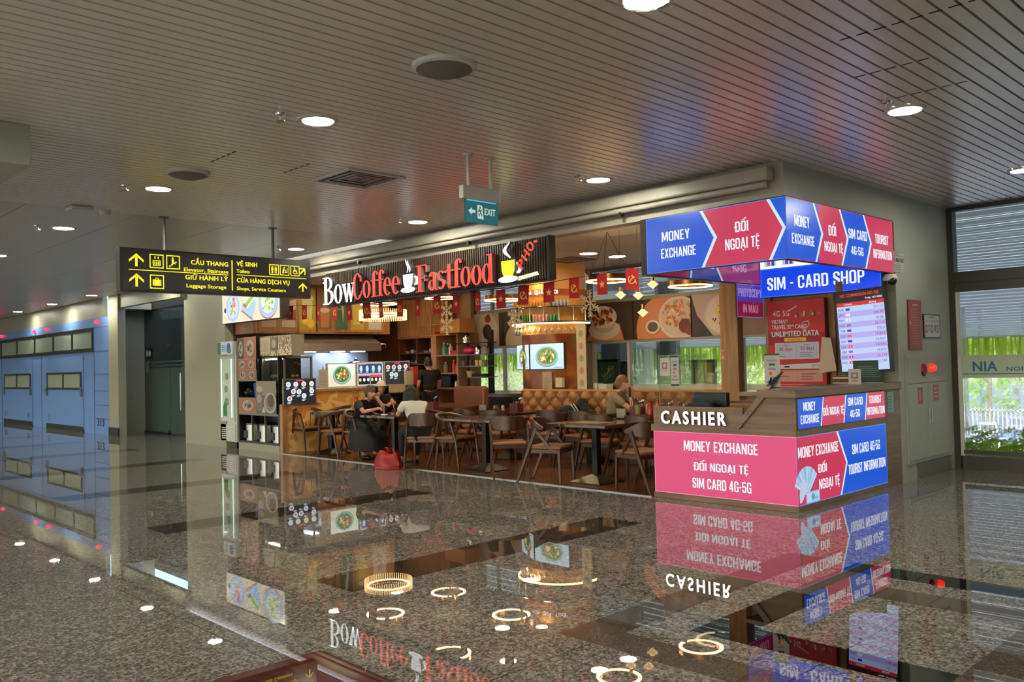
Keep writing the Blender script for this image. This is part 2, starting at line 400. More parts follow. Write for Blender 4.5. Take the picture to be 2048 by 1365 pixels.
M_lamp = mat('lamp_diffuser', (255, 250, 235), .4, emit=(250, 248, 226), es=DOWN_E)
M_lampw = mat('warm_lamp_diffuser', (255, 240, 210), .4, emit=(255, 236, 204), es=WARM_E)
M_ring = mat('warm_ring_light', (255, 230, 190), .4, emit=(255, 214, 156), es=RING_E)
M_redled = mat('red_led', (255, 30, 40), .4, emit=(255, 30, 50), es=6)
M_skin = mat('skin', (196, 144, 118), .5)
M_skin2 = mat('pale_skin', (206, 156, 132), .5)
M_hair = mat('dark_hair', (18, 13, 11), .6)
M_red = mat('red_plastic', (176, 28, 24), .35)
# ------------------------------------------------------------------ FLOOR
def floor():
    xs = {-45, 6, -15.95, -4.062, -3.3, -3.03, -2.78, -2.52, -1.47, -1.2, -4.05, -3.0}
    ys = {-7, 16, 7.66, 11.95, 3.2, 6.35, 3.48, 3.74, 4.0, 4.27, 5.1, 5.83, 6.1, 5.3, 5.58, 1.4, 2.43}
    bands = [-5.42, -8.5, -11.53, -14.6, -17.65, -20.72, -23.8, -26.85]
    for b in bands: xs.add(b); xs.add(b+.5)
    xs, ys = sorted(xs), sorted(ys)
    mb = MB()
    def pick(x, y):
        if 7.66 < y < 11.95 and -15.95 < x < -4.062: return 5
        if y > 7.66: return 0
        for b in bands:
            if b < x < b+.5 and 3.2 < y < 6.35: return 1
        if -4.05 < x < -3.0 and 1.4 < y < 2.43: return 4
        if -2.78 < x < -2.52 and 4.0 < y < 5.1: return 3
        if -2.78 < x < -1.47 and 4.0 < y < 4.27: return 3
        if x > -2.78 and 5.83 < y < 6.1: return 3
        if -2.78 < x < -2.52 and 5.1 < y < 5.83: return 2
        if -2.52 < x < -1.47 and 5.3 < y < 5.58: return 2
        if x > -1.47 and 4.0 < y < 5.58: return 2
        if -3.3 < x < -3.03 and 3.48 < y < 6.1: return 2
        if x > -3.3 and 3.48 < y < 3.74: return 2
        return 0
    for i in range(len(xs)-1):
        for j in range(len(ys)-1):
            a, b, c, d = xs[i], xs[i+1], ys[j], ys[j+1]
            mb.add([(a, c, 0), (b, c, 0), (b, d, 0), (a, d, 0)], [(0, 1, 2, 3)], pick((a+b)/2, (c+d)/2))
    struct('floor', mb, [M_granite, M_gbrown, M_ggrey, M_gblack, M_gred, M_parq])
    e = MB().box(-13.99, 7.635, 0, -5.76, 7.66, .012); struct('trim_1', e, M_steel)
floor()

# ------------------------------------------------------------------ CEILING
CZ = 3.41
def ceiling():
    mb = MB(); x = -10.46
    holes = []
    while x < 5.9:
        y1 = 7.6 if x < -4.1 else 11.9
        mb.box(x, -6.9, CZ, x+.0865, y1, CZ+.022, 0)
        x += .1032
    mb.box(-10.5, -6.9, CZ+.10, 6, 7.66, CZ+.12, 1); mb.box(-4.06, 7.66, CZ+.10, 6, 11.9, CZ+.12, 1)
    y = -6.9
    # smooth wide panels further along the hall
    while y < 7.5:
        mb.box(-44.9, y, CZ, -10.47, min(y+1.19, 7.42), CZ+.02, 2); y += 1.2
    mb.box(-44.9, -6.9, CZ+.1, -10.47, 7.5, CZ+.12, 1)
    # the little cross cuts where slats were cut for access panels
    for (sx_, sy_, n) in ((-7.02, 3.42, 5), (-7.02, 4.15, 5), (-2.1, 5.75, 5), (-2.1, 6.45, 5), (-5.27, .9, 6), (-1.55, 5.0, 8), (-1.2, 4.2, 7)):
        for k in range(n): mb.box(sx_-k*.1032, sy_, CZ-.002, sx_-k*.1032+.07, sy_+.012, CZ+.001, 1)
    struct('ceiling', mb, [M_slat, M_void, M_cpan])
ceiling()
M_sceil = mat('white_shop_ceiling', (226, 222, 212), .5)
mb = MB()
y = 7.85
while y < 11.85:
    x = -15.9
    while x < -4.4:
        mb.box(x, y, 3.2, min(x+1.19, -4.32), min(y+.59, 11.88), 3.22); x += 1.2
    y += .6
mb.box(-15.95, 7.8, 3.23, -4.31, 11.9, 3.25)
struct('ceiling_shop', mb, M_sceil)

# ------------------------------------------------------------------ WALLS round the hall
m = MB(); m.box(-45, -7.1, 0, 6, -7, .4); m.box(-45, -7.1, 3.1, 6, -7, 3.55)
for k in range(18): m.box(-45+k*3, -7.1, .4, -44.8+k*3, -7, 3.1)  # unseen wall; openings between its posts added to let sky light in
struct('wall_front', m, M_wall)
struct('bounce_ground', MB().box(-90, -70, -.3, 40, -7.1, -.05), mat('bounce_concrete', (190, 186, 176), .8))  # unseen ground added to bounce daylight up onto the hall ceiling
struct('wall_right', MB().box(6, -7, 0, 6.1, 12.2, 3.55), M_wall)
struct('wall_left', MB().box(-45.1, -7, 0, -45, 16, 3.55), M_wall)
# beam over the shop front and past the glass doors
mb = MB(); mb.box(-17.5, 7.62, 3.06, -4.062, 7.8, 3.53)
struct('beam_front', mb, M_beam)
mb = MB()
mb.box(-17.85, 7.62, 0, -16.05, 7.8, 3.06); mb.box(-17.85, 7.62, 3.06, -17.5, 7.8, 3.53)
mb.box(-17.95, 7.62, 0, -17.85, 8.4, 3.53)
struct('wall_partition', mb, M_cream)
# wall between the kiosk and the big window
mb = MB(); mb.box(-4.32, 10.2, 0, -4.062, 11.95, 3.53)
mb.box(-4.32, 7.8, 3.06, -4.062, 10.2, 3.53)
struct('wall_side', mb, M_wall)
mb = MB(); mb.box(-4.07, 10.62, 0, -4.045, 11.72, .19)
struct('baseboard_side', mb, mat('grey_granite_skirting', (96, 94, 90), .3, kind='granite', col2=(130, 128, 122), sc2=120))
struct('wall_kitchen', MB().box(-16.05, 7.8, 0, -15.95, 12.05, 3.53), M_woodd)

# shop back wall: posts, spandrel and window openings
mb = MB()
YB0, YB1 = 11.9, 12.05
mb.box(-15.95, YB0, 0, -13.45, YB1, 3.53, 1)
mb.box(-13.45, YB0, 0, -4.32, YB1, .92, 0)       # under the windows
mb.box(-13.45, YB0, 3.2, -4.32, YB1, 3.53, 0)
mb.box(-13.45, YB0+.02, 1.88, -4.32, YB1, 2.58, 0)
mb.box(-12.0, YB0, .92, -10.25, YB1, 1.88, 0)    # behind the round column
mb.box(-7.45, YB0-.12, 0, -7.18, YB1, 3.2, 2)
mb.box(-5.8, YB0, .92, -4.32, YB1, 1.88, 0)
mb.box(-13.95, YB0-.1, 0, -13.45, YB0, 3.2, 2)
struct('wall_back', mb, [M_cream, M_woodd, M_wood])

def window(n, x0, x1, z0, z1, y, mull=(), m=M_white, tr=(), fw=.05):
    f = MB()
    f.box(x0, y, z0, x0+fw, y+.07, z1); f.box(x1-fw, y, z0, x1, y+.07, z1); f.box(x0+fw, y, z1-fw, x1-fw, y+.07, z1); f.box(x0+fw, y, z0, x1-fw, y+.07, z0+fw)
    for q in mull: f.box(q-fw/2, y, z0+fw, q+fw/2, y+.07, z1-fw)
    for q in tr: f.box(x0+fw, y, q-fw/2, x1-fw, y+.07, q+fw/2)
    o = struct('window_%d' % n, f, m)
    g = MB(o).box(x0+fw, y+.03, z0+fw, x1-fw, y+.038, z1-fw)
    g.build('pane', M_glass)
    return o
wf = MB
w1 = window(1, -13.1, -12.0, .92, 1.88, 11.93, mull=(-12.62,))
w2 = window(2, -10.25, -7.45, .92, 1.88, 11.93, mull=(-9.42,))
w3 = window(3, -7.18, -5.8, .92, 1.88, 11.93)
w4 = window(4, -13.42, -10.3, 2.58, 3.2, 11.93, mull=(-12.95,), m=M_cream)
w5 = window(5, -10.3, -7.45, 2.58, 3.2, 11.93, m=M_cream)
w6 = window(6, -7.18, -4.34, 2.58, 3.2, 11.93, m=M_cream)
M_frost = mat('frosted_film', (226, 236, 226), .5, alpha=.75)
for o, x0, x1 in ((w2, -9.35, -7.5), (w3, -7.1, -5.85)):
    MB(o).box(x0, 11.955, 1.0, x1, 11.958, 1.1).build('frosted_band', M_frost)
# the big window to the right of the kiosk wall
f = MB()
f.box(-4.062, 11.9, 0, -3.99, 12.05, 3.41); f.box(-3.99, 11.92, 3.36, 6, 12.02, 3.53); f.box(-3.99, 11.9, 2.42, 6, 12.05, 2.56)
f.box(-3.99, 11.92, 2.3, 6, 12.0, 2.42); f.box(-3.97, 11.92, 0, 6, 12.02, .17); f.box(-3.95, 11.9, .2, 6, 11.94, .25); f.box(-2.45, 11.92, .17, -2.37, 12.02, 3.36)
f.box(1.0, 11.92, .17, 1.08, 12.02, 3.36)
w7 = struct('window_7', f, mat('dark_window_frame', (66, 64, 60), .4, .5))
MB(w7).box(-3.99, 11.965, .17, 6, 11.972, 3.36).build('pane', M_glass)
MB(w7).box(-3.95, 11.955, 1.18, 1, 11.96, 1.47).build('frosted_band', mat('pale_green_film', (186, 200, 178), .5, alpha=.85))
a = Art(w7, (-3.95, 11.952, 1.18), (1, 0, 0), (0, 0, 1))
bl = (38, 110, 138)
a.text('NIA', .13, .085, .125, bl, w_=.29, al='l', bold=.006); a.rect(0, .045, 2.8, .055, bl)
a.text('NOI BAI TERMINAL', .52, .085, .055, bl, w_=.92, al='l'); a.build('lettering', M_print)
f = MB(w7)
f.box(-4.0, 11.92, .17, -3.95, 11.96, 2.3); f.build('door_stile', M_white)

# ------------------------------------------------------------------ far left: blue doors, glass doors
M_blue = mat('pale_blue_panel', (100, 138, 200), .45)
mb = MB(); mb.box(-44.9, 7.46, 0, -22.0, 7.62, 2.93, 0)
for z in (2.08, 2.68, .38, .72, 1.08, 1.5):
    mb.box(-23.1, 7.452, z, -22.02, 7.46, z+.012, 1)
for x in (-23.1, -27.6, -32.0): mb.box(x, 7.452, 0, x+.015, 7.46, 2.1, 1)
struct('wall_blue', mb, [M_blue, mat('panel_joint', (60, 74, 100), .6)])
struct('wall_over_blue', MB().box(-44.9, 7.5, 2.93, -22.55, 7.62, 3.53), M_cream)
mb = MB(); mb.box(-21.98, 7.44, 0, -21.35, 7.62, 3.53); mb.box(-21.98, 7.62, 3.07, -21.35, 8.25, 3.53)
mb.box(-22.0, 7.62, 0, -21.98, 8.4, 3.53)
mb.box(-21.35, 7.5, 3.1, -17.85, 7.62, 3.53)
struct('wall_pier', mb, M_cream)
struct('trim_2', MB().box(-22.0, 7.42, 0, -21.33, 7.44, .2), M_dark)
# long window strip above the blue doors
f = MB(); f.box(-40, 7.43, 2.08, -23.12, 7.46, 2.18); f.box(-40, 7.43, 2.6, -23.12, 7.46, 2.7); f.box(-23.2, 7.43, 2.18, -23.12, 7.46, 2.6)
for x in (-24.75, -26.4, -28.2, -30.1, -32.0, -34): f.box(x-.06, 7.43, 2.18, x+.06, 7.46, 2.6)
w8 = struct('window_8', f, M_black)
MB(w8).box(-40, 7.445, 2.18, -23.2, 7.455, 2.6).build('pane', mat('pale_window_pane', (150, 165, 155), .06, ior=1.8))
for k, (x0, x1) in enumerate(((-27.0, -24.0), (-31.6, -28.6))):
    d = struct('door_%d' % (k+1), MB().box(x0-.1, 7.435, .06, x1+.1, 7.458, 2.0), M_blue)
    MB(d).box(x0-.1, 7.43, 0, x1+.1, 7.435, .14).build('kick_plate', M_dark)
    f = MB(d); f.box(x0, 7.42, 1.1, x1, 7.436, 1.16); f.box(x0, 7.42, 1.52, x1, 7.436, 1.58); f.box(x0, 7.42, 1.16, x0+.1, 7.436, 1.52); f.box(x1-.1, 7.42, 1.16, x1, 7.436, 1.52)
    f.box((x0+x1)/2-.06, 7.42, 1.16, (x0+x1)/2+.06, 7.436, 1.52); f.build('window_frame', M_black)
    MB(d).box(x0+.1, 7.426, 1.16, x1-.1, 7.432, 1.52).build('pane', MATS['pale_window_pane'])
    for x in (x0, x1):
        h = MB(d); h.box(x-.04, 7.40, .92, x+.06, 7.42, 1.18); h.box(x-.1, 7.37, 1.08, x+.1, 7.40, 1.11); h.build('handle', M_steel)
    a = Art(d, (x0, 7.433, 0), (1, 0, 0), (0, 0, 1)); a.text(('311', '307')[k], .2, .22, .17, (70, 80, 100)); a.build('number', M_print)
    if k == 1: a = Art(d, (x1, 7.433, 0), (1, 0, 0), (0, 0, 1)); a.text('309', -.3, .22, .17, (70, 80, 100)); a.build('number', M_print)
a = Art(None, (-23.0, 7.45, 0), (1, 0, 0), (0, 0, 1)); a.text('313', .35, .2, .2, (40, 46, 60), w_=.5)
solo('door_number', a.mb, M_print, 'black door number 313 on the blue panel beside the pale pier', 'sign')
for k, (px, z, lb) in enumerate(((-22.8, 2.83, 'red indicator lamp nearest the pier above the blue doors'), (-27.0, 2.83, 'red indicator lamp, right one of the pair in the middle of the blue fascia'), (-28.2, 2.83, 'red indicator lamp, left one of the pair in the middle of the blue fascia'), (-31.9, 2.83, 'red indicator lamp at the left picture edge on the blue fascia'))):
    l = MB(); l.ell((px, 7.43, z), .05, .04, .05, 10, 6); l.lathe([(.06, 0), (.06, .02)], (px, 7.43, z-.01), 12)
    solo('indicator_lamp', l, M_redled, lb, 'lamp', 'red indicator lamps on the blue fascia', smooth=True)

# frameless glass front with doors
M_gdark = mat('frosted_dark_glass', (66, 84, 80), .1, ior=1.5)
M_gclear = mat('smoked_glass', (40, 50, 52), .04, ior=1.6)
g = MB(); g.box(-23.0, 8.28, 0, -17.95, 8.40, .0 + .06); g.box(-21.98, 8.26, 3.07, -17.95, 8.42, 3.3)
d3 = struct('door_3', g, M_dark)
for x0, x1 in ((-21.97, -20.42), (-20.40, -19.42), (-19.40, -17.96)):
    MB(d3).box(x0, 8.30, .06, x1, 8.312, 1.62).build('frosted_glass', M_gdark)
    MB(d3).box(x0, 8.30, 1.62, x1, 8.312, 3.07).build('clear_glass', M_gclear)
    b = MB(d3)
    for z in (1.66, 1.75): b.box(x0, 8.296, z, x1, 8.30, z+.035)
    b.build('stripe', M_gdark)
h = MB(d3); h.tube([(-19.6, 8.22, .62), (-19.6, 8.22, 1.48)], .018); h.tube([(-19.6, 8.22, .75), (-19.6, 8.3, .75)], .012); h.tube([(-19.6, 8.22, 1.35), (-19.6, 8.3, 1.35)], .012); h.build('handle', M_chrome, smooth=True)
for x in (-20.42, -19.42):
    b = MB(d3); b.box(x-.07, 8.28, .03, x+.07, 8.30, .12); b.box(x-.07, 8.28, 2.1, x+.07, 8.30, 2.2); b.build('patch_fitting', M_chrome)
a = Art(None, (-21.9, 8.29, 1.85), (1, 0, 0), (0, 0, 1)); a.rect(0, 0, .42, .28, (16, 16, 18)); a.rect(.08, .07, .12, .22, (230, 230, 220)); a.rect(.16, .07, .2, .22, (230, 230, 220)); a.rect(.12, .13, .16, .16, (230, 230, 220)); a.ell(.3, .14, .06, .07, (230, 230, 220))
a.rect(.0, -.35, .26, -.05, (96, 110, 106))
solo('door_sticker', a.mb, M_print, 'small black notice on the dark glass near the pier', 'sign')
# room behind the dark glass
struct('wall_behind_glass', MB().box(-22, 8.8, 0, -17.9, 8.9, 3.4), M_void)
# boxed bulkhead at the left picture edge
b = MB(); b.box(-11.0, -3, 3.1, -7.16, 1.87, 3.405, 0)
struct('bulkhead_box', b, mat('pale_green_paint', (168, 172, 158), .5))
# ------------------------------------------------------------------ KIOSK
PINK, CRIM, BLU, WHT, EDGE = (218, 56, 114), (198, 44, 84), (0, 80, 208), (240, 246, 255), (205, 232, 250)
KX0, KX1, KY0, KY1 = -5.755, -4.062, 7.707, 10.19
kio = thing('service_kiosk', 'wood and backlit L-shaped cashier and money exchange counter on the right', 'counter', (-4.9, 8.6, 0))
k = MB(kio)
k.box(KX0-.02, KY0, 0, KX1, KY0+.04, .06); k.box(KX0-.03, KY0-.01, .728, KX1, KY0+.3, .8)
k.box(KX0, KY0, .8, -4.64, KY0+.03, 1.0); k.box(KX1-.05, KY0+.04, 0, KX1, KY1, .06)
k.box(KX1-.35, KY0+.3, .728, KX1+.005, KY1, .795)
k.box(KX0, KY0+.04, .06, KX1-.05, KY0+.07, .728); k.box(KX1-.04, KY0+.07, .06, KX1-.02, KY1, .728)
k.box(KX1-.04, 9.77, .06, KX1, KY1, 1.1); k.box(KX1-.04, KY0+.03, .795, KX1-.02, 9.77, 1.1)
k.prism([(-4.7, .8), (KX1, .8), (KX1, 1.12), (-4.40, 1.12)], (0, KY0, 0), (1, 0, 0), (0, 0, 1), (0, .03, 0))
k.box(KX0, KY0+.3, 0, KX0+.03, 9.9, .98); k.box(KX0+.03, 9.3, .8, -4.9, 9.9, .98)
k.box(KX0+.03, KY0+.03, .8, -4.6, KY0+.5, .82)
k.build('carcass', M_kwood)
k = MB(kio); k.box(-4.46, KY0-.03, 1.105, KX1+.02, KY0+.35, 1.185); k.box(-4.5, KY0+.35, 1.105, KX1+.02, KY1+.02, 1.185); k.box(-4.66, KY0-.025, 1.12, -4.46, KY0+.2, 1.16)
k.build('worktop', M_kwood, bevel=.004)
k = MB(kio); k.beam((-4.70, KY0-.012, .8), (-4.38, KY0-.012, 1.15), .06, .03, up=(0, 1, 0)); k.build('diagonal_trim', M_kwood)
a = Art(kio, (KX0, KY0-.004, .06), (1, 0, 0), (0, 0, 1)); Wd = KX1-KX0; a.rect(0, 0, Wd, .668, (250, 150, 190)); a.rect(.006, .006, Wd-.003, .662, PINK)
a.cond('MONEY EXCHANGE', .832, .47, .108, WHT, .88)
a.cond('ĐỔI NGOẠI TỆ', .838, .268, .085, WHT, .645)
a.cond('SIM CARD 4G-5G', .84, .08, .108, WHT, .70)
a.build('backlit_panel', M_glow)
a = Art(kio, (KX1+.004, KY0, .06), (0, 1, 0), (0, 0, 1)); L = 9.765-KY0; a.rect(0, 0, L, .668, (90, 150, 250)); a.rect(0, .006, L-.006, .662, BLU)
a.poly([(.003, .006), (.885, .006), (1.04, .325), (.84, .662), (.003, .662)], CRIM)
a.poly([(.885, .004), (.915, .004), (1.07, .325), (.87, .664), (.83, .664), (1.035, .325)], EDGE)
a.cond('MONEY EXCHANGE', .44, .46, .105, WHT, .86); a.cond('ĐỔI', .505, .28, .085, WHT, .18); a.cond('NGOẠI TỆ', .645, .115, .10, WHT, .45)
a.cond('SIM CARD 4G-5G', 1.53, .395, .105, WHT, .70); a.cond('TOURIST INFORMATION', 1.545, .19, .105, WHT, .93)
for i in range(7):   # fan of bank notes held in a hand
    an = math.radians(150-i*17); cx, cz = .17, .11
    x1, z1 = cx+.26*math.cos(an), cz+.26*math.sin(an); nx, nz = -math.sin(an)*.045, math.cos(an)*.045
    a.poly([(cx-nx*.5, cz-nz*.5), (x1-nx, z1-nz), (x1+nx, z1+nz), (cx+nx*.5, cz+nz*.5)], (150, 190, 226) if i % 2 else (178, 208, 232))
    a.line(cx, cz, x1, z1, .006, (90, 120, 160))
a.rect(.14, .01, .42, .12, (140, 184, 224)); a.rect(.155, .02, .405, .11, (176, 206, 230)); a.ell(.28, .065, .035, .035, (110, 140, 180)); a.text('100', .345, .035, .03, (70, 100, 140), w_=.06)
a.poly([(.01, .03), (.05, .03), (.12, .1), (.15, .2), (.11, .26), (.04, .22), (.01, .12)], (190, 196, 220))
a.build('backlit_panel', M_glow)
a = Art(kio, (KX1+.004, KY0, .797), (0, 1, 0), (0, 0, 1)); H_ = .3; a.rect(.02, 0, 2.06, H_, (20, 20, 24)); a.rect(.035, .006, 2.05, H_-.006, CRIM)
for x0, x1, s0 in ((.035, .54, 0), (1.06, 1.565, .04)):
    a.poly([(x0 if s0 == 0 else 1.005, .006), (x1-.03, .006), (x1+.03, H_-.006), (x0 if s0 == 0 else 1.075, H_-.006)], BLU)
for x in (.53, 1.04, 1.555): a.poly([(x-.035, .004), (x-.015, .004), (x+.05, H_-.004), (x+.03, H_-.004)], EDGE)
a.cond('MONEY', .27, .175, .085, WHT, .25); a.cond('EXCHANGE', .275, .05, .085, WHT, .38)
a.cond('ĐỔI NGOẠI TỆ', .79, .105, .08, WHT, .46)
a.cond('SIM CARD', 1.3, .175, .085, WHT, .36); a.cond('4G-5G', 1.28, .05, .08, WHT, .24)
a.cond('TOURIST', 1.80, .175, .085, WHT, .32); a.cond('INFORMATION', 1.81, .05, .085, WHT, .46)
a.build('backlit_panel', M_glow)
M_lett = mat('white_channel_letter', (255, 255, 255), .3, emit=(250, 252, 255), es=1.6)
letters3d(kio, 'CASHIER', (-5.637, KY0-.005, .818), (1, 0, 0), (0, 0, 1), .132, .83, .03, M_lett, bold=.004, squeeze=.8)
a = Art(kio, (KX1+.003, 9.84, .84), (0, 1, 0), (0, 0, 1)); a.rect(0, 0, .17, .24, (120, 170, 160)); a.scrib(.02, .03, .15, .2, 5, (80, 130, 124)); a.build('taped_notice', M_print)
# kiosk back: wooden frame wall, posters, sign panels, screen
bk = thing('kiosk_back_wall', 'wood framed display wall behind the kiosk counter', 'partition', (-5.0, 10.05, 0))
k = MB(bk); k.box(-5.66, 10.02, 0, -5.58, 10.14, 3.05); k.box(-5.58, 10.08, 0, -4.33, 10.14, 2.9); k.box(-4.80, 10.0, 0, -4.72, 10.08, 2.4); k.box(-4.69, 9.98, 0, -4.60, 10.08, 2.4)
k.box(-6.27, 10.0, 0, -6.06, 10.14, 3.2)
k.build('frame', M_wood)
a = Art(bk, (-5.69, 9.985, 2.28), (1, 0, 0), (0, 0, 1)); a.rect(0, 0, 1.55, .36, (40, 110, 250)); a.rect(.012, .012, 1.54, .35, (0, 66, 232))
a.cond('SIM - CARD SHOP', .725, .085, .16, WHT, 1.26); a.build('backlit_panel', M_glow)
a = Art(bk, (-5.69, 9.99, 2.645), (1, 0, 0), (0, 0, 1)); a.rect(0, 0, 1.1, .17, (250, 250, 255))
for i, c in enumerate(((150, 90, 120), (70, 60, 160), (110, 80, 180), (170, 120, 170))):
    a.rect(.06+i*.25, .03, .22+i*.25, .12, (170, 180, 220)); a.rect(.1+i*.25, .035, .14+i*.25, .1, c); a.rect(.16+i*.25, .035, .2+i*.25, .11, (70, 70, 140))
a.build('backlit_panel', M_glow2)
k = MB(bk); k.box(-5.7, 9.99, 2.27, -4.12, 10.08, 2.66); k.box(-5.7, 9.992, 2.66, -4.6, 10.07, 2.82); k.build('light_box', M_dark)
# poster
po = thing('poster_stand', 'red travel SIM card poster standing behind the kiosk counter', 'poster', (-5.15, 9.95, 0))
RED = (206, 44, 52)
k = MB(po); k.box(-5.56, 9.905, 1.0, -4.80, 9.97, 2.22); k.build('board', mat('poster_edge', (120, 40, 40), .5))
a = Art(po, (-5.555, 9.902, 1.0), (1, 0, 0), (0, 0, 1)); a.rect(0, 0, .75, 1.215, RED); a.rect(0, .56, .75, 1.215, (214, 52, 58)); a.rect(0, .66, .75, .8, (170, 30, 44))
a.text('4G', .12, 1.02, .07, WHT, w_=.1); a.text('5G', .25, 1.02, .07, WHT, w_=.09); a.rect(.127, 1.048, .14, 1.056, (214, 52, 58))
a.line(.28, 1.08, .40, 1.14, .012, WHT)
for i in range(12): a.rect(.37+i*.028, .995+(i % 3)*.012, .39+i*.028, 1.03+((i*7) % 5)*.014, ((240, 220, 190), (90, 70, 50), (200, 90, 60), (150, 160, 90))[i % 4])
a.text('VIETNAM', .05, .93, .05, WHT, w_=.22, al='l', bold=.002); a.text('TRAVEL SIM CARD', .05, .86, .05, WHT, w_=.47, al='l', bold=.002)
for x0, y0, x1, y1 in ((.46, .93, .54, .945), (.54, .945, .56, .905), (.56, .905, .5, .835), (.5, .835, .45, .87)): a.line(x0, y0, x1, y1, .008, WHT)
a.text('UNLIMITED DATA', .05, .765, .065, WHT, w_=.63, al='l', bold=.005)
a.rect(.22, .70, .51, .745, (244, 206, 70)); a.text('Prepaid Plans', .365, .712, .02, (150, 90, 20), w_=.18)
a.rect(.09, .48, .67, .685, (240, 228, 240)); a.rect(.1, .49, .66, .675, (202, 214, 240)); a.rect(.378, .5, .381, .66, (120, 120, 160))
a.text('30 days', .235, .585, .045, (190, 60, 90), w_=.18); a.text('30 days', .52, .59, .045, (190, 60, 90), w_=.18); a.text('TOURIST', .52, .645, .014, (90, 90, 120), w_=.08); a.text('TOURIST', .235, .645, .014, (90, 90, 120), w_=.08)
a.scrib(.42, .5, .64, .57, 3, (120, 130, 170)); a.scrib(.14, .505, .28, .53, 1, (120, 130, 170))
a.poly([(.03, .36), (.74, .36), (.745, .46), (.66, .43), (.2, .41), (.06, .42)], (225, 232, 240)); a.rect(.21, .375, .28, .395, (20, 40, 130)); a.text('VIETTEL', .63, .378, .03, (150, 150, 160), w_=.13)
a.rect(.1, .2, .71, .34, (214, 160, 140)); a.rect(.38, .2, .383, .34, (180, 110, 100)); a.scrib(.43, .215, .68, .31, 3, (140, 90, 90)); a.scrib(.15, .25, .3, .28, 1, (140, 90, 90))
a.scrib(.1, .13, .7, .17, 2, (240, 170, 160))
for i in range(3): a.ell(.17+i*.2, .08, .013, .013, WHT, 10); a.rect(.19+i*.2, .073, .29+i*.2, .087, (250, 200, 200))
a.build('print', M_print)
# exchange rate screen, hung a little crooked
sc_ = thing('rate_screen', 'tall exchange rate screen with red header behind the counter', 'screen', (-4.30, 9.85, 1.32))
sc_.rotation_euler = (0, math.radians(-3.0), 0)
LM = MB(); LM.par = sc_; LM.o = V((0, 0, 0)); LM.box(-.31, .0, -.02, .31, .05, .96); LM.build('bezel', M_black)
LM = MB(); LM.par = sc_; LM.box(-.05, .05, .35, .05, .15, .6); LM.build('wall_bracket', M_dark)
a = Art(None, (-.29, -.002, 0), (1, 0, 0), (0, 0, 1)); a.mb.par = sc_
a.rect(0, 0, .58, .94, (8, 8, 16)); a.rect(.01, .01, .57, .82, (186, 206, 246)); a.rect(.01, .775, .57, .82, (206, 34, 44))
a.text('NO COMMISSION-NO FEE', .29, .885, .035, (236, 60, 50), w_=.46, bold=.001); a.text('Today, 16/11/2025', .555, .84, .022, WHT, w_=.2, al='r', bold=.001)
a.text('Currency', .15, .788, .02, WHT, w_=.1); a.text('Buying', .44, .788, .02, WHT, w_=.08)
rates = (('EUR', '30,115', (10, 40, 190)), ('JPY', '166.98', (240, 240, 245)), ('KRW', '16.56', (235, 235, 245)), ('USD', '26,155', (120, 110, 190)), ('THB', '778.5', (40, 50, 150)), ('SGD', '19,853', (230, 80, 90)), ('AUD', '16,927', (20, 40, 160)), ('CAD', '18,476', (220, 50, 60)), ('GBP', '34,025', (110, 110, 190)), ('CHF', '32,174', (220, 20, 60)), ('HKD', '3,340', (210, 30, 60)))
for i, (c_, r_, fc) in enumerate(rates):
    y1 = .772-i*.0625
    if i % 2: a.rect(.01, y1-.0625, .57, y1, (178, 166, 238))
    a.text(c_, .03, y1-.048, .027, (60, 70, 110), w_=.062, al='l'); a.rect(.115, y1-.048, .165, y1-.02, fc); a.ell(.14, y1-.034, .007, .007, (240, 240, 245) if i in (7, 9, 10) else (200, 40, 60) if i in (1, 2) else fc, 8)
    a.text(r_, .555, y1-.048, .029, (180, 40, 130) if i % 2 else (110, 110, 150), w_=.018*len(r_), al='r')
a.build('display', M_glow)
# things on the counter
def card(name, loc, w_, h_, label, cat, art, rz=0, lean=.12):
    t = thing(name, label, cat, loc, rotz=rz)
    m = MB(); m.par = t; m.box(-w_/2, -.004, 0, w_/2, .004, h_); m.box(-w_/2, -.05, 0, w_/2, .05, .006); m.build('stand', M_white)
    a_ = Art(None, (-w_/2, -.006, 0), (1, 0, 0), (0, 0, 1)); a_.mb.par = t; art(a_); a_.build('print', M_print); return t
def cards_art(w_, h_):
    def f(a_):
        a_.rect(0, 0, w_, h_, (176, 172, 168)); a_.rect(0, 0, w_, h_*.06, (38, 40, 48)); a_.rect(0, h_*.95, w_, h_, (38, 40, 48))
        a_.text('NAPAS', w_/2, h_*.78, h_*.05, (40, 50, 90), w_=w_*.6); a_.rect(w_*.3, h_*.66, w_*.7, h_*.72, (50, 60, 100)); a_.text('VISA', w_/2, h_*.54, h_*.055, (30, 50, 120), w_=w_*.5, bold=.001)
        a_.ell(w_*.42, h_*.44, w_*.12, w_*.12, (210, 60, 50), 12); a_.ell(w_*.58, h_*.44, w_*.12, w_*.12, (230, 160, 60), 12)
        a_.text('JCB', w_/2, h_*.29, h_*.055, (40, 60, 110), w_=w_*.35, bold=.001); a_.text('UNIONPAY', w_/2, h_*.18, h_*.045, (60, 60, 80), w_=w_*.8)
    return f
card('card_logo_stand', (-4.38, 7.86, 1.185), .15, .36, 'tall grey bank card logo stand at the near end of the kiosk worktop', 'sign', cards_art(.15, .36), rz=.35)
def qr(a_): a_.rect(0, 0, .13, .17, (196, 180, 176)); a_.rect(.03, .06, .1, .13, (120, 100, 110)); a_.rect(.045, .075, .085, .115, (196, 180, 176)); a_.rect(.03, .03, .1, .04, (120, 80, 90))
card('payment_card_stand', (-4.24, 9.42, 1.185), .13, .17, 'small cream payment card stand left of the dark framed notice', 'sign', qr, rz=.3)
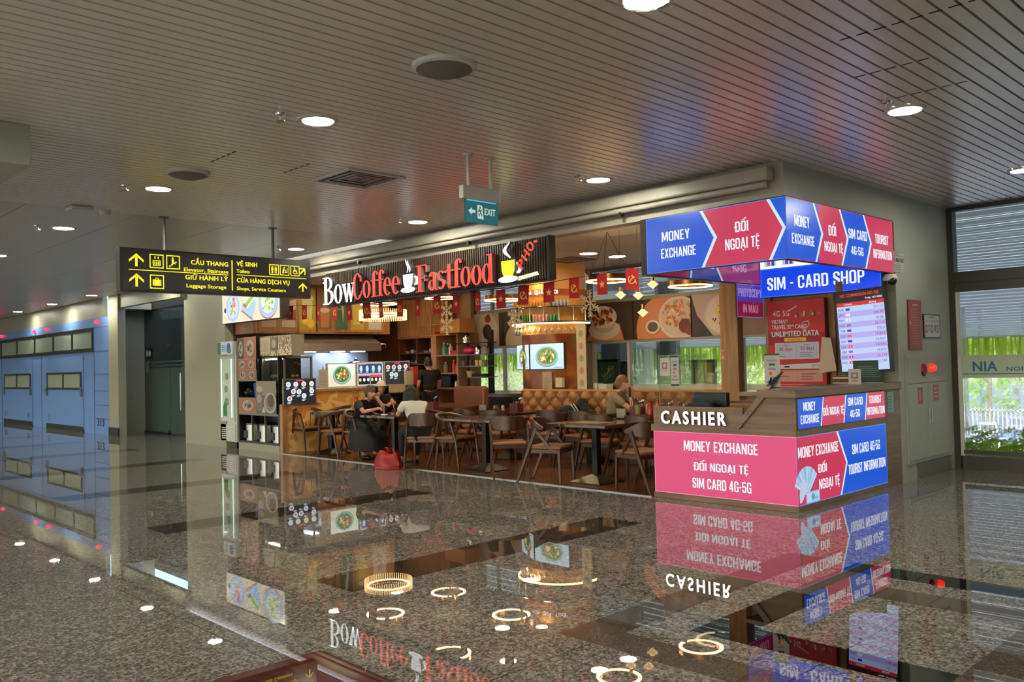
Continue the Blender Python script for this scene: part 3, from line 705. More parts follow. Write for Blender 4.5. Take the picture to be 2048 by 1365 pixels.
def drk(a_): a_.rect(0, 0, .32, .26, (20, 24, 24)); a_.rect(.015, .015, .305, .245, (22, 56, 50)); a_.scrib(.04, .06, .28, .2, 6, (90, 130, 120))
card('framed_notice', (-4.25, 9.8, 1.185), .32, .26, 'dark green framed notice at the far end of the kiosk worktop', 'sign', drk, rz=.5)
m = MB(); m.prism([(-4.62, 1.186), (-4.30, 1.186), (-4.32, 1.19), (-4.62, 1.19)], (0, 8.95, 0), (1, 0, 0), (0, 0, 1), (0, .22, 0))
solo('booklet', m, M_black, 'black booklet lying open on the kiosk worktop', 'booklet')
m = MB(); m.box(-4.56, 9.55, 1.185, -4.36, 9.7, 1.26, 0); m.box(-4.56, 9.55, 1.26, -4.36, 9.7, 1.275, 1); m.box(-4.565, 9.547, 1.2, -4.36, 9.549, 1.24, 1)
solo('card_box', m, [mat('paper_stock', (214, 196, 170), .6), M_woodd], 'low cream card box beside the payment card stand', 'box')
m = MB(); m.prism([(0, 0), (.22, .03), (.16, .42), (.05, .44)], (-4.86, 9.83, 1.3), (1, 0, 0), (0, 0, 1), (0, .005, 0))
solo('paper_sheet', m, MATS['paper_stock'], 'curled beige paper sheet hanging left of the rate screen', 'paper')
m = MB(); m.tube([(-4.44, 7.9, 1.19), (-4.36, 7.8, 1.3)], .006, 6); m.tube([(-4.48, 7.9, 1.19), (-4.36, 7.8, 1.3)], .006, 6); m.beam((-4.40, 7.78, 1.192), (-4.31, 7.9, 1.36), .12, .008)
solo('easel_frame', m, M_black, 'small black easel frame leaning at the near worktop end', 'frame')
# cashier side
t = thing('acrylic_screen', 'clear acrylic counter screen above the white CASHIER letters', 'screen', (-5.2, 7.78, 1.0))
MB(t).box(-5.72, 7.78, 1.0, -5.10, 7.786, 1.56).build('sheet', M_glass)
MB(t).box(-5.10, 7.78, 1.0, -4.98, 7.786, 1.36).build('sheet', M_glass)
e = MB(t); e.box(-5.722, 7.778, 1.0, -5.716, 7.788, 1.56); e.box(-5.72, 7.778, 1.556, -5.10, 7.788, 1.56); e.box(-5.41, 7.778, 1.0, -5.39, 7.80, 1.03); e.build('edge', mat('greenish_edge', (120, 160, 140), .2))
a = Art(None, (-5.70, 7.776, 1.33), (1, 0, 0), (0, 0, 1)); a.rect(0, 0, .135, .2, (190, 176, 172)); a.rect(.03, .08, .1, .15, (120, 110, 116)); a.rect(.045, .095, .085, .135, (190, 176, 172)); a.rect(.03, .06, .1, .066, (130, 120, 120))
solo('notice_sheet', a.mb, M_print, 'grey payment notice taped to the acrylic screen', 'sign')
a = Art(None, (-5.555, 7.776, 1.22), (1, 0, 0), (0, 0, 1)); cards_art(.11, .33)(a)
solo('card_logo_strip', a.mb, M_print, 'narrow bank card logo strip taped to the acrylic screen', 'sign')
t = thing('cash_register', 'black till monitor seen over the CASHIER letters', 'till', (-5.27, 8.1, .82))
m = MB(t); m.box(-5.50, 8.08, .98, -5.06, 8.16, 1.14); m.build('housing', M_black, bevel=.01)
m = MB(t); m.box(-5.48, 7.95, .95, -5.16, 8.08, 1.0); m.box(-5.42, 8.0, .82, -5.14, 8.16, .98); m.build('base', M_black); m = MB(t); m.box(-5.45, 7.93, 1.0, -5.18, 7.99, 1.03); m.build('keypad', mat('slate_plastic', (60, 64, 80), .3))
t = thing('desk_telephone', 'black desk telephone with coiled red cord behind the till', 'telephone', (-4.78, 8.6, .98))
m = MB(t); m.box(-4.85, 8.55, .98, -4.7, 8.75, 1.02); m.build('base', M_black); m = MB(t); m.box(-4.86, 8.62, 1.02, -4.8, 8.68, 1.14); m.build('handset', M_black)
m = MB(t); m.tube([(-4.82+.01*math.cos(i*1.3)+.012*i*.5, 8.55+.01*math.sin(i*1.3), 1.05-.01*i*.4+.01*math.sin(i)) for i in range(30)], .004, 5); m.build('cord', M_red)
m = MB(); m.box(-5.6, 8.5, 0, -4.7, 8.9, .979); solo('inner_desk', m, M_wood, 'plain wooden desk inside the kiosk behind the till', 'desk')

# ------------------------------------------------------------------ overhead kiosk sign
ov = thing('overhead_sign', 'blue and crimson backlit sign box wrapping the corner above the kiosk', 'sign', (-4.9, 8.8, 2.45))
z0, z1 = 2.455, 3.055
k = MB(ov); k.box(-5.71, 7.6, z0-.006, -4.04, 7.66, z1+.01); k.box(-4.1, 7.66, z0-.006, -4.04, 10.1, z1+.01); k.box(-5.78, 7.6, z0-.01, -5.71, 10.05, z1+.01)
k.build('frame', M_dark)
a = Art(ov, (-5.70, 7.598, z0), (1, 0, 0), (0, 0, 1)); a.rect(0, 0, 1.66, .6, (70, 140, 255)); a.rect(.006, .006, 1.66, .594, BLU)
a.poly([(.72, .006), (1.483, .006), (1.655, .3), (1.48, .594), (.71, .594), (.875, .3)], CRIM)
for x in (0, .77): a.poly([(.70+x, .004), (.735+x, .004), (.895+x if x == 0 else 1.66, .3), (.728+x, .596), (.692+x, .596), (.855+x, .3)], EDGE)
a.cond('MONEY', .385, .33, .105, WHT, .36); a.cond('EXCHANGE', .412, .15, .105, WHT, .44)
a.cond('ĐỔI', 1.182, .32, .105, WHT, .15); a.cond('NGOẠI TỆ', 1.18, .15, .11, WHT, .385)
a.build('backlit_panel', M_glow)
a = Art(ov, (-4.038, 7.6, z0), (0, 1, 0), (0, 0, 1)); L = 2.5; a.rect(0, 0, L, .6, CRIM); a.rect(0, .006, .66, .594, BLU)
a.poly([(0, .006), (.58, .006), (.745, .3), (.56, .594), (0, .594)], BLU)
a.poly([(1.17, .006), (1.74, .006), (1.9, .3), (1.73, .594), (1.135, .594), (1.33, .3)], BLU)
for x in (.575, 1.155, 1.735): a.poly([(x-.005, .004), (x+.03, .004), (x+.185, .3), (x+.01, .596), (x-.025, .596), (x+.14, .3)], EDGE)
a.cond('MONEY', .315, .33, .11, WHT, .31); a.cond('EXCHANGE', .33, .155, .1, WHT, .46)
a.cond('ĐỔI', .965, .3, .105, WHT, .17); a.cond('NGOẠI TỆ', .985, .13, .1, WHT, .42)
a.cond('SIM CARD', 1.57, .31, .105, WHT, .46); a.cond('4G-5G', 1.54, .14, .09, WHT, .3)
a.cond('TOURIST', 2.19, .31, .105, WHT, .36); a.cond('INFORMATION', 2.2, .14, .1, WHT, .5)
a.build('backlit_panel', M_glow)
a = Art(ov, (-5.705, 7.76, z0), (0, 1, 0), (0, 0, 1)); a.rect(0, 0, 2.28, .6, (60, 70, 150)); a.rect(0, 0, .63, .6, (150, 40, 70)); a.poly([(1.33, 0), (2.28, 0), (2.28, .6), (1.2, .6), (1.1, .3)], (170, 60, 120))
a.poly([(.66, 0), (.69, 0), (.75, .3), (.62, .6), (.58, .6), (.71, .3)], EDGE); a.poly([(1.33, 0), (1.37, 0), (1.16, .3), (1.24, .6), (1.2, .6), (1.11, .3)], EDGE)
a.text('MONEY', .93, .3, .1, WHT, w_=.26, bold=.01); a.text('EXCHANGE', .96, .14, .1, WHT, w_=.42, bold=.01); a.text('SIM CARD', 1.72, .3, .1, (220, 160, 230), w_=.34, bold=.01); a.text('4G-5G', 1.74, .14, .1, (220, 160, 230), w_=.34, bold=.01)
a.build('backlit_panel', M_dim)
ph = thing('photocopy_sign', 'purple and crimson photocopy sign hanging left of the blue SIM sign', 'sign', (-5.7, 9.7, 2.0))
MB(ph).box(-5.71, 9.4, 2.02, -5.69, 10.03, 2.44).build('board', M_dark)
a = Art(ph, (-5.688, 9.4, 2.02), (0, 1, 0), (0, 0, 1)); a.rect(0, 0, .63, .42, (170, 130, 220)); a.rect(.008, .008, .622, .2, (150, 24, 70)); a.rect(.008, .2, .622, .412, (96, 60, 190))
a.cond('PHOTOCOPY', .315, .26, .105, (190, 160, 240), .56); a.cond('IN MÀU', .315, .06, .105, (220, 140, 170), .36); a.build('backlit_panel', M_dim)

# wall furniture right of the kiosk
a = Art(None, (-4.06, 10.12, 2.47), (0, 1, 0), (0, 0, 1)); a.rect(0, 0, .36, .25, (110, 110, 104)); a.rect(.006, .006, .354, .244, (176, 176, 166)); a.text('ĐẠI MINH PHÁT', .18, .125, .05, (40, 42, 60), w_=.32, bold=.003); a.scrib(.04, .19, .32, .235, 2, (120, 120, 112)); a.scrib(.04, .02, .32, .1, 3, (120, 120, 112))
solo('notice_sheet', a.mb, M_print, 'pale paper notice on the wall right of the overhead sign', 'sign')
t = thing('security_camera', 'white dome security camera below the right end of the overhead sign', 'camera', (-4.02, 10.0, 2.36))
m = MB(t); m.lathe([(.0, .08), (.06, .075), (.085, .03), (.08, 0), (.0, 0)], (-4.05, 10.02, 2.36), 16); m.build('housing', M_white, smooth=True); m = MB(t); m.ell((-4.015, 9.99, 2.355), .05, .05, .05, 14, 10); m.build('dome', M_black, smooth=True)
m = MB(); m.box(-4.06, 10.5, 1.56, -4.045, 10.9, 2.16, 0); m.box(-4.044, 10.53, 1.58, -4.043, 10.87, 2.14, 1)
t = thing('fire_notice', 'tall dull red fire regulation board on the pale wall', 'sign', (-4.05, 10.7, 1.56))
b_ = MB(t); b_.box(-4.06, 10.5, 1.56, -4.045, 10.9, 2.16); b_.build('board', mat('dull_red', (128, 52, 48), .4))
a = Art(t, (-4.044, 10.5, 1.56), (0, 1, 0), (0, 0, 1)); a.rect(.01, .01, .39, .59, (146, 62, 56)); a.scrib(.05, .05, .35, .5, 14, (176, 96, 88)); a.rect(.12, .53, .28, .55, (200, 130, 120)); a.rect(.02, .3, .05, .34, (230, 190, 70)); a.build('print', M_print)
t = thing('evacuation_plan', 'framed evacuation diagram right of the red board', 'sign', (-4.05, 11.2, 1.7))
b_ = MB(t); b_.box(-4.06, 10.97, 1.7, -4.045, 11.5, 2.0); b_.build('frame', M_dark)
a = Art(t, (-4.044, 10.99, 1.715), (0, 1, 0), (0, 0, 1)); a.rect(0, 0, .49, .27, (196, 192, 196)); a.scrib(.1, .235, .38, .26, 1, (120, 60, 70))
for i in range(5): a.ell(.06+i*.09, .2, .014, .014, (90, 70, 110), 8); a.rect(.02+i*.09, .05+.02*(i % 2), .085+i*.09, .15, ((170, 70, 70), (130, 130, 140), (110, 110, 130))[i % 3]); a.rect(.035+i*.09, .08, .06+i*.09, .13, (200, 196, 200))
a.build('print', M_print)
fc = thing('fire_hose_cabinet', 'pale grey fire hose cabinet with a red alarm strip above', 'cabinet', (-4.0, 11.0, .19))
m = MB(fc); m.box(-4.06, 10.36, .2, -4.04, 11.62, 1.49); m.build('body', M_wall)
for x0, x1, hx in ((10.4, 10.98, 10.94), (10.99, 11.58, 11.02)):
    d = MB(fc); d.box(-4.04, x0, .24, -4.028, x1, 1.14); dd = d.build('door', M_wall, bevel=.003)
    h = MB(dd); h.tube([(-4.01, hx, .66), (-4.01, hx, .84)], .008, 6); h.build('handle', M_chrome)
m = MB(fc); m.box(-4.04, 10.4, 1.16, -4.03, 11.58, 1.46); m.build('header', mat('warm_grey_panel', (158, 158, 146), .4))
m = MB(fc); m.M = Matrix.Translation((-4.03, 10.86, 1.31)) @ Matrix.Rotation(PI/2, 4, 'Y'); m.lathe([(.0, .03), (.04, .03), (.075, .02), (.08, 0)], (0, 0, 0), 16); m.build('alarm_bell', mat('dark_red_bell', (120, 16, 14), .4), smooth=True)
m = MB(fc); m.M = Matrix.Translation((-4.03, 11.10, 1.33)) @ Matrix.Rotation(PI/2, 4, 'Y'); m.lathe([(.0, .07), (.03, .06), (.045, .03), (.05, 0)], (0, 0, 0), 14); m.build('alarm_light', mat('glowing_red_lens', (230, 20, 16), .2, emit=(255, 40, 24), es=2.2), smooth=True)
a = Art(fc, (-4.027, 10.4, .2), (0, 1, 0), (0, 0, 1)); a.rect(.25, .7, .40, .9, (150, 50, 44)); a.rect(.29, .74, .33, .87, (200, 120, 110)); a.rect(.74, .72, .92, .92, (150, 60, 50)); a.scrib(.76, .75, .9, .89, 3, (210, 140, 130)); a.build('label', M_print)
# ------------------------------------------------------------------ CEILING FIXTURES
def area(name, loc, size, e, col, parent, spot=False):
    l = bpy.data.lights.new(name, 'AREA'); l.shape = 'DISK'; l.size = size; l.energy = e; l.color = col
    o = bpy.data.objects.new(name, l); COL.objects.link(o); o.parent = parent; o.location = V(loc)-wloc(parent); return o
def mk_down(loc):
    t = thing('downlight', '', 'ceiling light', loc)
    m = MB(t); c = V(loc)
    m.lathe([(.125, -.012), (.15, -.01), (.152, 0), (.12, 0)], c, 24, cap=False); m.build('trim_ring', M_white, smooth=True)
    m = MB(t); m.lathe([(0, -.006), (.12, -.006)], c, 24); m.build('diffuser', M_lamp)
    return t
spots = [(-5.69, 3.48, 'large ceiling downlight right of the yellow arrows, nearest the camera on the left half'), (-8.84, 3.5, 'ceiling downlight above the left end of the hanging yellow sign'),
 (-11.94, 3.5, 'ceiling downlight left of the white access point'), (-15.2, 3.5, 'ceiling downlight at the left picture edge'), (-5.74, 6.85, 'ceiling downlight right of the green exit sign'),
 (-2.6, 6.83, 'ceiling downlight above the right end of the overhead kiosk sign'), (-8.9, 6.92, 'ceiling downlight left of the green exit sign, above the word Fastfood'), (-12.03, 6.92, 'ceiling downlight above the word Bow'),
 (-21.8, 7.0, 'ceiling downlight in front of the pale pier'), (-24.9, 7.0, 'ceiling downlight over the blue doors, right of two'), (-2.66, 10.09, 'ceiling downlight at the right picture edge'),
 (-2.69, 3.64, 'ceiling downlight cut by the top picture edge'), (-28.2, 7.0, 'ceiling downlight over the blue doors, left of two'), (-15.1, 6.9, 'ceiling downlight behind the hanging yellow sign'), (-18.3, 6.9, 'ceiling downlight before the dark glass doors'),
 (-18.4, 3.5, None), (-21.6, 3.5, None), (-28, 3.5, None), (.5, 3.6, None), (-5.7, .1, None), (-2.6, .1, None), (-8.9, .1, None), (-12, .1, None), (-5.7, -3.3, None), (-12, -3.3, None), (.5, .1, None), (1, 8, None), (-18, -.5, None), (-24, .5, None), (-8.9, -3.3, None), (-2.6, -3.3, None), (.5, -3.3, None), (-15.2, .1, None), (-15.2, -3.3, None), (-18.5, -3.3, None), (-25, 3.5, None), (3.6, 3.6, None), (3.6, .1, None), (3.6, 6.8, None), (.5, 6.8, None)]  # unlabelled ones are unseen, added for more ambient light
d0 = None
for x, y, lb in spots:
    if d0 is None: d0 = mk_down((x, y, CZ)); d = d0; props(d, lb, 'ceiling light', 'round downlights in the hall ceiling')
    else: d = dup(d0, (x, y, CZ), 0, lb or 'added round ceiling downlight outside the picture', 'ceiling light', 'round downlights in the hall ceiling')
    # lamps share one light datablock through the copies
def speaker_(x, y, lb, r):
    t = thing('ceiling_speaker', lb, 'speaker', (x, y, CZ)); c = V((x, y, CZ))
    m = MB(t); m.lathe([(r*.9, -.03), (r, -.02), (r*1.03, 0)], c, 28, cap=False); m.build('rim', M_white, smooth=True)
    m = MB(t); m.lathe([(0, -.07), (r*.5, -.06), (r*.9, -.03)], c, 28); m.build('grille', mat('grey_mesh', (120, 114, 104), .7), smooth=True)
speaker_(-4.14, 3.456, 'large round ceiling speaker at top centre', .2)
speaker_(-7.96, 3.437, 'flat round white ceiling speaker beside the access panel', .2)
t = thing('air_vent', 'square ceiling air diffuser left of the exit sign', 'vent', (-7.2, 4.86, CZ))
for i, s in enumerate((.34, .26, .18, .1)):
    m = MB(t); z = CZ-.012+.004*i
    for a_ in ((-s, -s, s, -s+.04), (-s, s-.04, s, s), (-s, -s+.04, -s+.04, s-.04), (s-.04, -s+.04, s, s-.04)): m.box(-7.2+a_[0], 4.86+a_[1], z-.006, -7.2+a_[2], 4.86+a_[3], z+.01)
    m.build('frame' if i == 0 else 'vane', M_white if i == 0 else M_alu)
m = MB(t); m.box(-7.52, 4.54, CZ-.003, -6.88, 5.18, CZ+.0); m.build('backing', M_dark)
def sprink(x, y, lb):
    m = MB(); m.lathe([(.0, .0), (.045, .0), (.04, -.012), (.012, -.02), (.012, -.045), (.03, -.05), (.03, -.054), (.0, -.054)], (x, y, CZ), 12)
    solo('sprinkler_head', m, M_chrome, lb, 'sprinkler', 'ceiling sprinkler heads', smooth=True)
for x, y, lb in ((-5.72, 3.18, 'ceiling sprinkler left of the large downlight near the camera'), (-8.89, 3.19, 'ceiling sprinkler above the left end of the yellow sign'), (-5.75, 6.55, 'ceiling sprinkler right of the exit sign'), (-8.87, 6.59, 'ceiling sprinkler left of the exit sign'), (-2.61, 6.5, 'ceiling sprinkler above the overhead kiosk sign'), (-12.0, 6.6, 'ceiling sprinkler behind the yellow sign pole'), (-11.95, 3.2, 'ceiling sprinkler left of the white access point')): sprink(x, y, lb)
m = MB(); m.M = Matrix.Translation((-10.34, 3.2, CZ-.05)); m.box(-.12, -.12, 0, .12, .12, .05); solo('wifi_access_point', m, M_white, 'square white access point on the ceiling', 'access point', bevel=.02)
m = MB(); m.lathe([(0, -.06), (.05, -.055), (.06, -.03), (.07, 0)], (-10.41, 3.5, CZ), 14); solo('smoke_detector', m, M_white, 'small round smoke detector beside the access point', 'smoke detector', smooth=True)
# exit sign
t = thing('exit_sign', 'green emergency exit sign hanging from two rods', 'sign', (-5.77, 5.2, 2.86))
for y in (5.07, 5.34):
    m = MB(t); m.tube([(-5.77, y, 3.1), (-5.77, y, CZ)], .015, 8); m.lathe([(.05, 0), (.04, -.015), (.0, -.015)], (-5.77, y, CZ), 12); m.build('rod', M_white, smooth=True)
m = MB(t); m.box(-5.80, 4.98, 3.0, -5.74, 5.44, 3.12); m.build('housing', M_white, bevel=.006)
m = MB(t); m.box(-5.775, 5.02, 2.79, -5.765, 5.42, 3.0); m.build('plate', mat('exit_green', (24, 92, 96), .3))
GL = (190, 206, 190); a = Art(t, (-5.763, 5.02, 2.79), (0, 1, 0), (0, 0, 1)); a.rect(0, 0, .40, .21, (16, 92, 98)); a.rect(.02, .198, .38, .208, (90, 190, 210))
a.poly([(.035, .105), (.08, .14), (.08, .118), (.12, .118), (.12, .092), (.08, .092), (.08, .07)], GL); a.poly([(.145, .045), (.22, .04), (.205, .165), (.145, .17)], GL)
a.ell(.178, .145, .009, .012, (16, 70, 76), 8); a.line(.165, .13, .185, .1, .014, (16, 70, 76)); a.line(.185, .1, .2, .07, .01, (16, 70, 76)); a.line(.182, .1, .16, .065, .01, (16, 70, 76)); a.line(.17, .125, .2, .118, .008, (16, 70, 76)); a.line(.168, .125, .15, .1, .008, (16, 70, 76))
a.text('EXIT', .3, .085, .06, GL, w_=.135, bold=.003); a.build('pictogram', M_glow)
# wayfinding sign
YEL = (255, 240, 40)
ws = thing('wayfinding_sign', 'long black hanging sign with glowing yellow arrows and text', 'sign', (-10.42, 4.93, 2.48))
y0, y1, zb, zt = 3.66, 6.20, 2.48, 3.0
m = MB(ws); m.box(-10.54, y0, zb, -10.41, y1, zb+.02); m.box(-10.54, y0, zt-.02, -10.41, y1, zt); m.box(-10.54, y0, zb+.02, -10.41, y0+.02, zt-.02); m.box(-10.54, y1-.02, zb+.02, -10.41, y1, zt-.02); m.box(-10.53, y0+.02, zb+.02, -10.42, y1-.02, zt-.02); m.build('frame', M_dark)
for y in (4.2, 5.66):
    m = MB(ws); m.tube([(-10.45, y, zt), (-10.45, y, CZ)], .02, 8); m.lathe([(.06, 0), (.05, -.012), (0, -.012)], (-10.45, y, CZ), 12); m.build('pole', M_alu, smooth=True)
a = Art(ws, (-10.409, y0, zb), (0, 1, 0), (0, 0, 1)); W, Hh = y1-y0, zt-zb
a.rect(.02, .02, W-.02, Hh-.02, (16, 13, 8))
def arrow(cx, cz, s, an=0):
    ca, sa = math.cos(an), math.sin(an)
    def P(x, y): return (cx+x*ca-y*sa, cz+x*sa+y*ca)
    a.poly([P(-.16*s, -.8*s), P(.16*s, -.8*s), P(.16*s, .5*s), P(-.16*s, .5*s)], YEL)
    a.poly([P(0, .95*s), P(.95*s, .1*s), P(.95*s, -.25*s), P(0, .6*s), P(-.95*s, -.25*s), P(-.95*s, .1*s)], YEL)
def icon(cx, cz, s, kind):
    a.rect(cx-s, cz-s, cx+s, cz+s, YEL); a.rect(cx-s*.85, cz-s*.85, cx+s*.85, cz+s*.85, (16, 13, 8))
    R = lambda x0, y0_, x1, y1_: a.rect(cx+x0*s, cz+y0_*s, cx+x1*s, cz+y1_*s, YEL)
    if kind == 'lift':
        R(-.55, -.65, .55, .15); a.rect(cx-.42*s, cz-.55*s, cx+.42*s, cz+.05*s, (16, 13, 8))
        for q in (-.25, 0, .25): R(q-.07, -.5, q+.07, -.05)
        R(-.3, .35, -.15, .7); R(.15, .35, .3, .7)
    if kind == 'stair':
        for q in range(4): R(-.6+q*.28, -.65+q*.2, -.3+q*.28, -.5+q*.2)
        R(-.2, -.2, .1, .45); a.ell(cx-.05*s, cz+.6*s, .13*s, .13*s, YEL, 10); a.line(cx, cz, cx+.35*s, cz-.25*s, .12*s, YEL)
    if kind == 'bag':
        R(-.6, -.55, .6, .3); a.rect(cx-.45*s, cz-.5*s, cx-.4*s, cz+.25*s, (16, 13, 8)); a.rect(cx+.4*s, cz-.5*s, cx+.45*s, cz+.25*s, (16, 13, 8)); R(-.25, .3, -.15, .55); R(.15, .3, .25, .55); R(-.25, .48, .25, .55)
    if kind == 'wc':
        for q in (-.38, .38): a.ell(cx+q*s, cz+.5*s, .15*s, .15*s, YEL, 10); R(q-.2, -.15, q+.2, .32); R(q-.14, -.7, q-.02, -.1); R(q+.02, -.7, q+.14, -.1)
        R(-.04, -.7, .04, .65)
    if kind == 'baby':
        a.ell(cx-.1*s, cz+.5*s, .15*s, .15*s, YEL, 10); a.line(cx-.35*s, cz-.65*s, cx-.2*s, cz+.3*s, .3*s, YEL); a.line(cx-.2*s, cz+.2*s, cx+.3*s, cz-.15*s, .12*s, YEL); R(0, -.45, .6, -.3); R(.5, -.45, .6, .4)
    if kind == 'chair':
        a.ell(cx-.1*s, cz+.6*s, .14*s, .14*s, YEL, 10); a.ell(cx, cz-.2*s, .45*s, .45*s, YEL, 20); a.ell(cx, cz-.2*s, .32*s, .32*s, (16, 13, 8), 20); R(-.18, -.1, -.02, .42); R(-.18, -.15, .35, -.02); a.line(cx+.3*s, cz-.1*s, cx+.55*s, cz-.6*s, .12*s, YEL)
arrow(.19, .37, .09); arrow(.19, .13, .09); icon(.43, .375, .085, 'lift'); icon(.63, .375, .085, 'stair'); icon(.43, .125, .085, 'bag')
a.text('CẦU THANG', 1.34, .365, .055, YEL, w_=.49, al='r', bold=.004); a.text('Elevator, Staircase', 1.34, .275, .045, YEL, w_=.58, al='r', bold=.002)
a.rect(.1, .253, 1.34, .262, YEL); a.text('GIỮ HÀNH LÝ', 1.335, .175, .055, YEL, w_=.56, al='r', bold=.004); a.text('Luggage Storage', 1.31, .075, .045, YEL, w_=.52, al='r', bold=.002)
a.rect(1.385, .06, 1.40, .45, YEL)
a.text('VỆ SINH', 1.455, .385, .055, YEL, w_=.29, al='l', bold=.004); a.text('Toilets', 1.455, .295, .045, YEL, w_=.18, al='l', bold=.002); a.rect(1.455, .262, 2.47, .271, YEL)
a.text('CỬA HÀNG DỊCH VỤ', 1.455, .17, .055, YEL, w_=.76, al='l', bold=.004); a.text('Shops, Service Counters', 1.455, .07, .045, YEL, w_=.70, al='l', bold=.002)
icon(1.985, .365, .07, 'wc'); icon(2.14, .365, .07, 'baby'); icon(2.295, .365, .07, 'chair'); arrow(2.41, .365, .062, -PI/4); arrow(2.41, .14, .068)
a.build('backlit_panel', M_glow2)
# shutter tube along the shop front
t = thing('shutter_housing', 'long grey roller shutter housing under the ceiling above the shop', 'shutter', (-9, 7.52, 3.18))
m = MB(t); m.box(-13.6, 7.46, 3.22, -4.15, 7.6, 3.36); m.build('housing', M_beam, bevel=.02)
m = MB(t); m.tube([(-13.6, 7.53, 3.19), (-4.2, 7.53, 3.19)], .035, 10); m.build('tube', M_beam, smooth=True)
for x in (-6.0, -8.6, -11.2): m = MB(t); m.box(x, 7.5, 3.12, x+.03, 7.56, 3.2); m.build('hook', M_dark)
# ------------------------------------------------------------------ SHOP SIGN
M_signred = mat('red_lit_letter', (220, 50, 44), .35, emit=(255, 82, 66), es=1.0)
M_signwht = mat('white_lit_letter', (240, 245, 255), .3, emit=(232, 242, 255), es=1.25)
M_signyel = mat('yellow_lit_letter', (250, 250, 40), .3, emit=(246, 250, 30), es=1.2)
M_signred2 = mat('red_glow_letter', (214, 70, 62), .35, emit=(255, 90, 74), es=.7)  # a weaker glow is put into these letters and accents
sg = thing('shop_sign', 'long dark ribbed sign board with glowing letters above the shop front', 'sign', (-9.65, 7.6, 2.55))
SX0, SX1, SZ0, SZ1 = -12.2, -7.12, 2.54, 3.06
m = MB(sg); m.box(SX0, 7.56, SZ0, SX1, 7.615, SZ1, 0)
x = SX0+.01
while x < SX1-.02: m.box(x, 7.545, SZ0, x+.022, 7.56, SZ1, 1); x += .044
m.build('ribbed_board', [mat('sign_board_black', (16, 12, 10), .6), mat('brown_rib', (74, 56, 44), .45)])
m = MB(sg); m.box(SX0, 7.60, SZ0-.03, SX1, 7.62, SZ0); m.box(SX1, 7.5, SZ0-.02, SX1+.03, 7.62, SZ1); m.build('edge_profile', M_dark)
m = MB(sg); m.tube([(-11.0, 7.58, SZ0-.05), (-7.6, 7.58, SZ0-.05)], .008, 6); m.build('cable', M_black)
def R(x0, y0_, x1, y1_): return [(x0, y0_), (x1, y0_), (x1, y1_), (x0, y1_)]
def RING(cx, cy_, rx, ry, ts, tt, a0=0, a1=360, n=20):
    o, i = [], []
    for k in range(n+1):
        a = math.radians(a0+(a1-a0)*k/n); o.append((cx+rx*math.cos(a), cy_+ry*math.sin(a))); i.append((cx+(rx-ts)*math.cos(a), cy_+(ry-tt)*math.sin(a)))
    return [[o[k], o[k+1], i[k+1], i[k]] for k in range(n)]
GLY = {
 'B': (.47, [R(.07, 0, .18, 1), R(0, 0, .25, .035), R(0, .965, .25, 1)]+RING(.2, .76, .2, .24, .1, .035, -90, 90)+RING(.2, .265, .25, .265, .11, .035, -90, 90)),
 'o': (.34, RING(.165, .34, .165, .35, .095, .03)),
 'w': (.47, [[(0, .66), (.12, .66), (.2, 0), (.14, 0)], [(.14, 0), (.2, 0), (.26, .6), (.22, .6)], [(.2, .66), (.3, .66), (.36, 0), (.31, 0)], [(.31, 0), (.36, 0), (.46, .66), (.42, .66)], R(-.02, .64, .15, .67), R(.36, .64, .48, .67)]),
 'C': (.42, RING(.21, .5, .21, .53, .12, .035, 45, 315)+[R(.32, .68, .38, .92), [(.3, .1), (.37, .12), (.39, .32), (.36, .32)]]),
 'f': (.25, [R(.07, 0, .17, .82), R(0, .62, .25, .66), R(.0, 0, .24, .03)]+RING(.19, .82, .12, .2, .1, .04, 60, 180)+[R(.22, .86, .29, .97)]),
 'e': (.32, RING(.155, .34, .155, .35, .09, .03, 0, 315)+[R(.08, .36, .3, .4)]),
 'F': (.42, [R(.07, 0, .19, 1), R(0, .96, .4, 1), R(.35, .72, .4, 1), R(.19, .49, .32, .53), R(.29, .38, .32, .62), R(0, 0, .26, .035)]),
 'a': (.33, [R(.18, .05, .28, .5), R(.26, 0, .33, .05)]+RING(.16, .5, .12, .18, .09, .035, 0, 170)+RING(.15, .19, .14, .19, .085, .03, 60, 300)),
 's': (.28, RING(.13, .5, .12, .18, .07, .035, 30, 250)+RING(.12, .18, .13, .18, .07, .035, -150, 80)+[[(.05, .44), (.14, .36), (.2, .26), (.12, .3)]]),
 't': (.25, [R(.07, .05, .17, .88), R(0, .62, .24, .66)]+RING(.17, .12, .1, .13, .09, .03, 180, 320)),
 'd': (.36, RING(.14, .34, .145, .35, .09, .03)+[R(.21, 0, .31, 1), R(.15, .965, .31, 1), R(.31, 0, .36, .035)]),
}
def serif_word(t, x0, z0, h, width, m):
    tot = sum(GLY[c][0] for c in t); sx = width/tot; x = x0
    for c in t:
        mb = MB(sg)
        for poly in GLY[c][1]:
            ar = sum(poly[i][0]*poly[(i+1) % len(poly)][1]-poly[(i+1) % len(poly)][0]*poly[i][1] for i in range(len(poly)))
            if ar < 0: poly = poly[::-1]
            mb.prism([(px*sx, py*h) for px, py in poly], (x, 7.485, z0), (1, 0, 0), (0, 0, 1), (0, .05, 0), side=1)
        mb.build('letter', [m, M_side]); x += GLY[c][0]*sx
serif_word('Bow', -12.19, 2.545, .44, .92, M_signwht)
serif_word('Coffee', -11.32, 2.575, .385, 1.24, M_signred)
serif_word('Fastfood', -9.70, 2.56, .38, 1.64, M_signred)
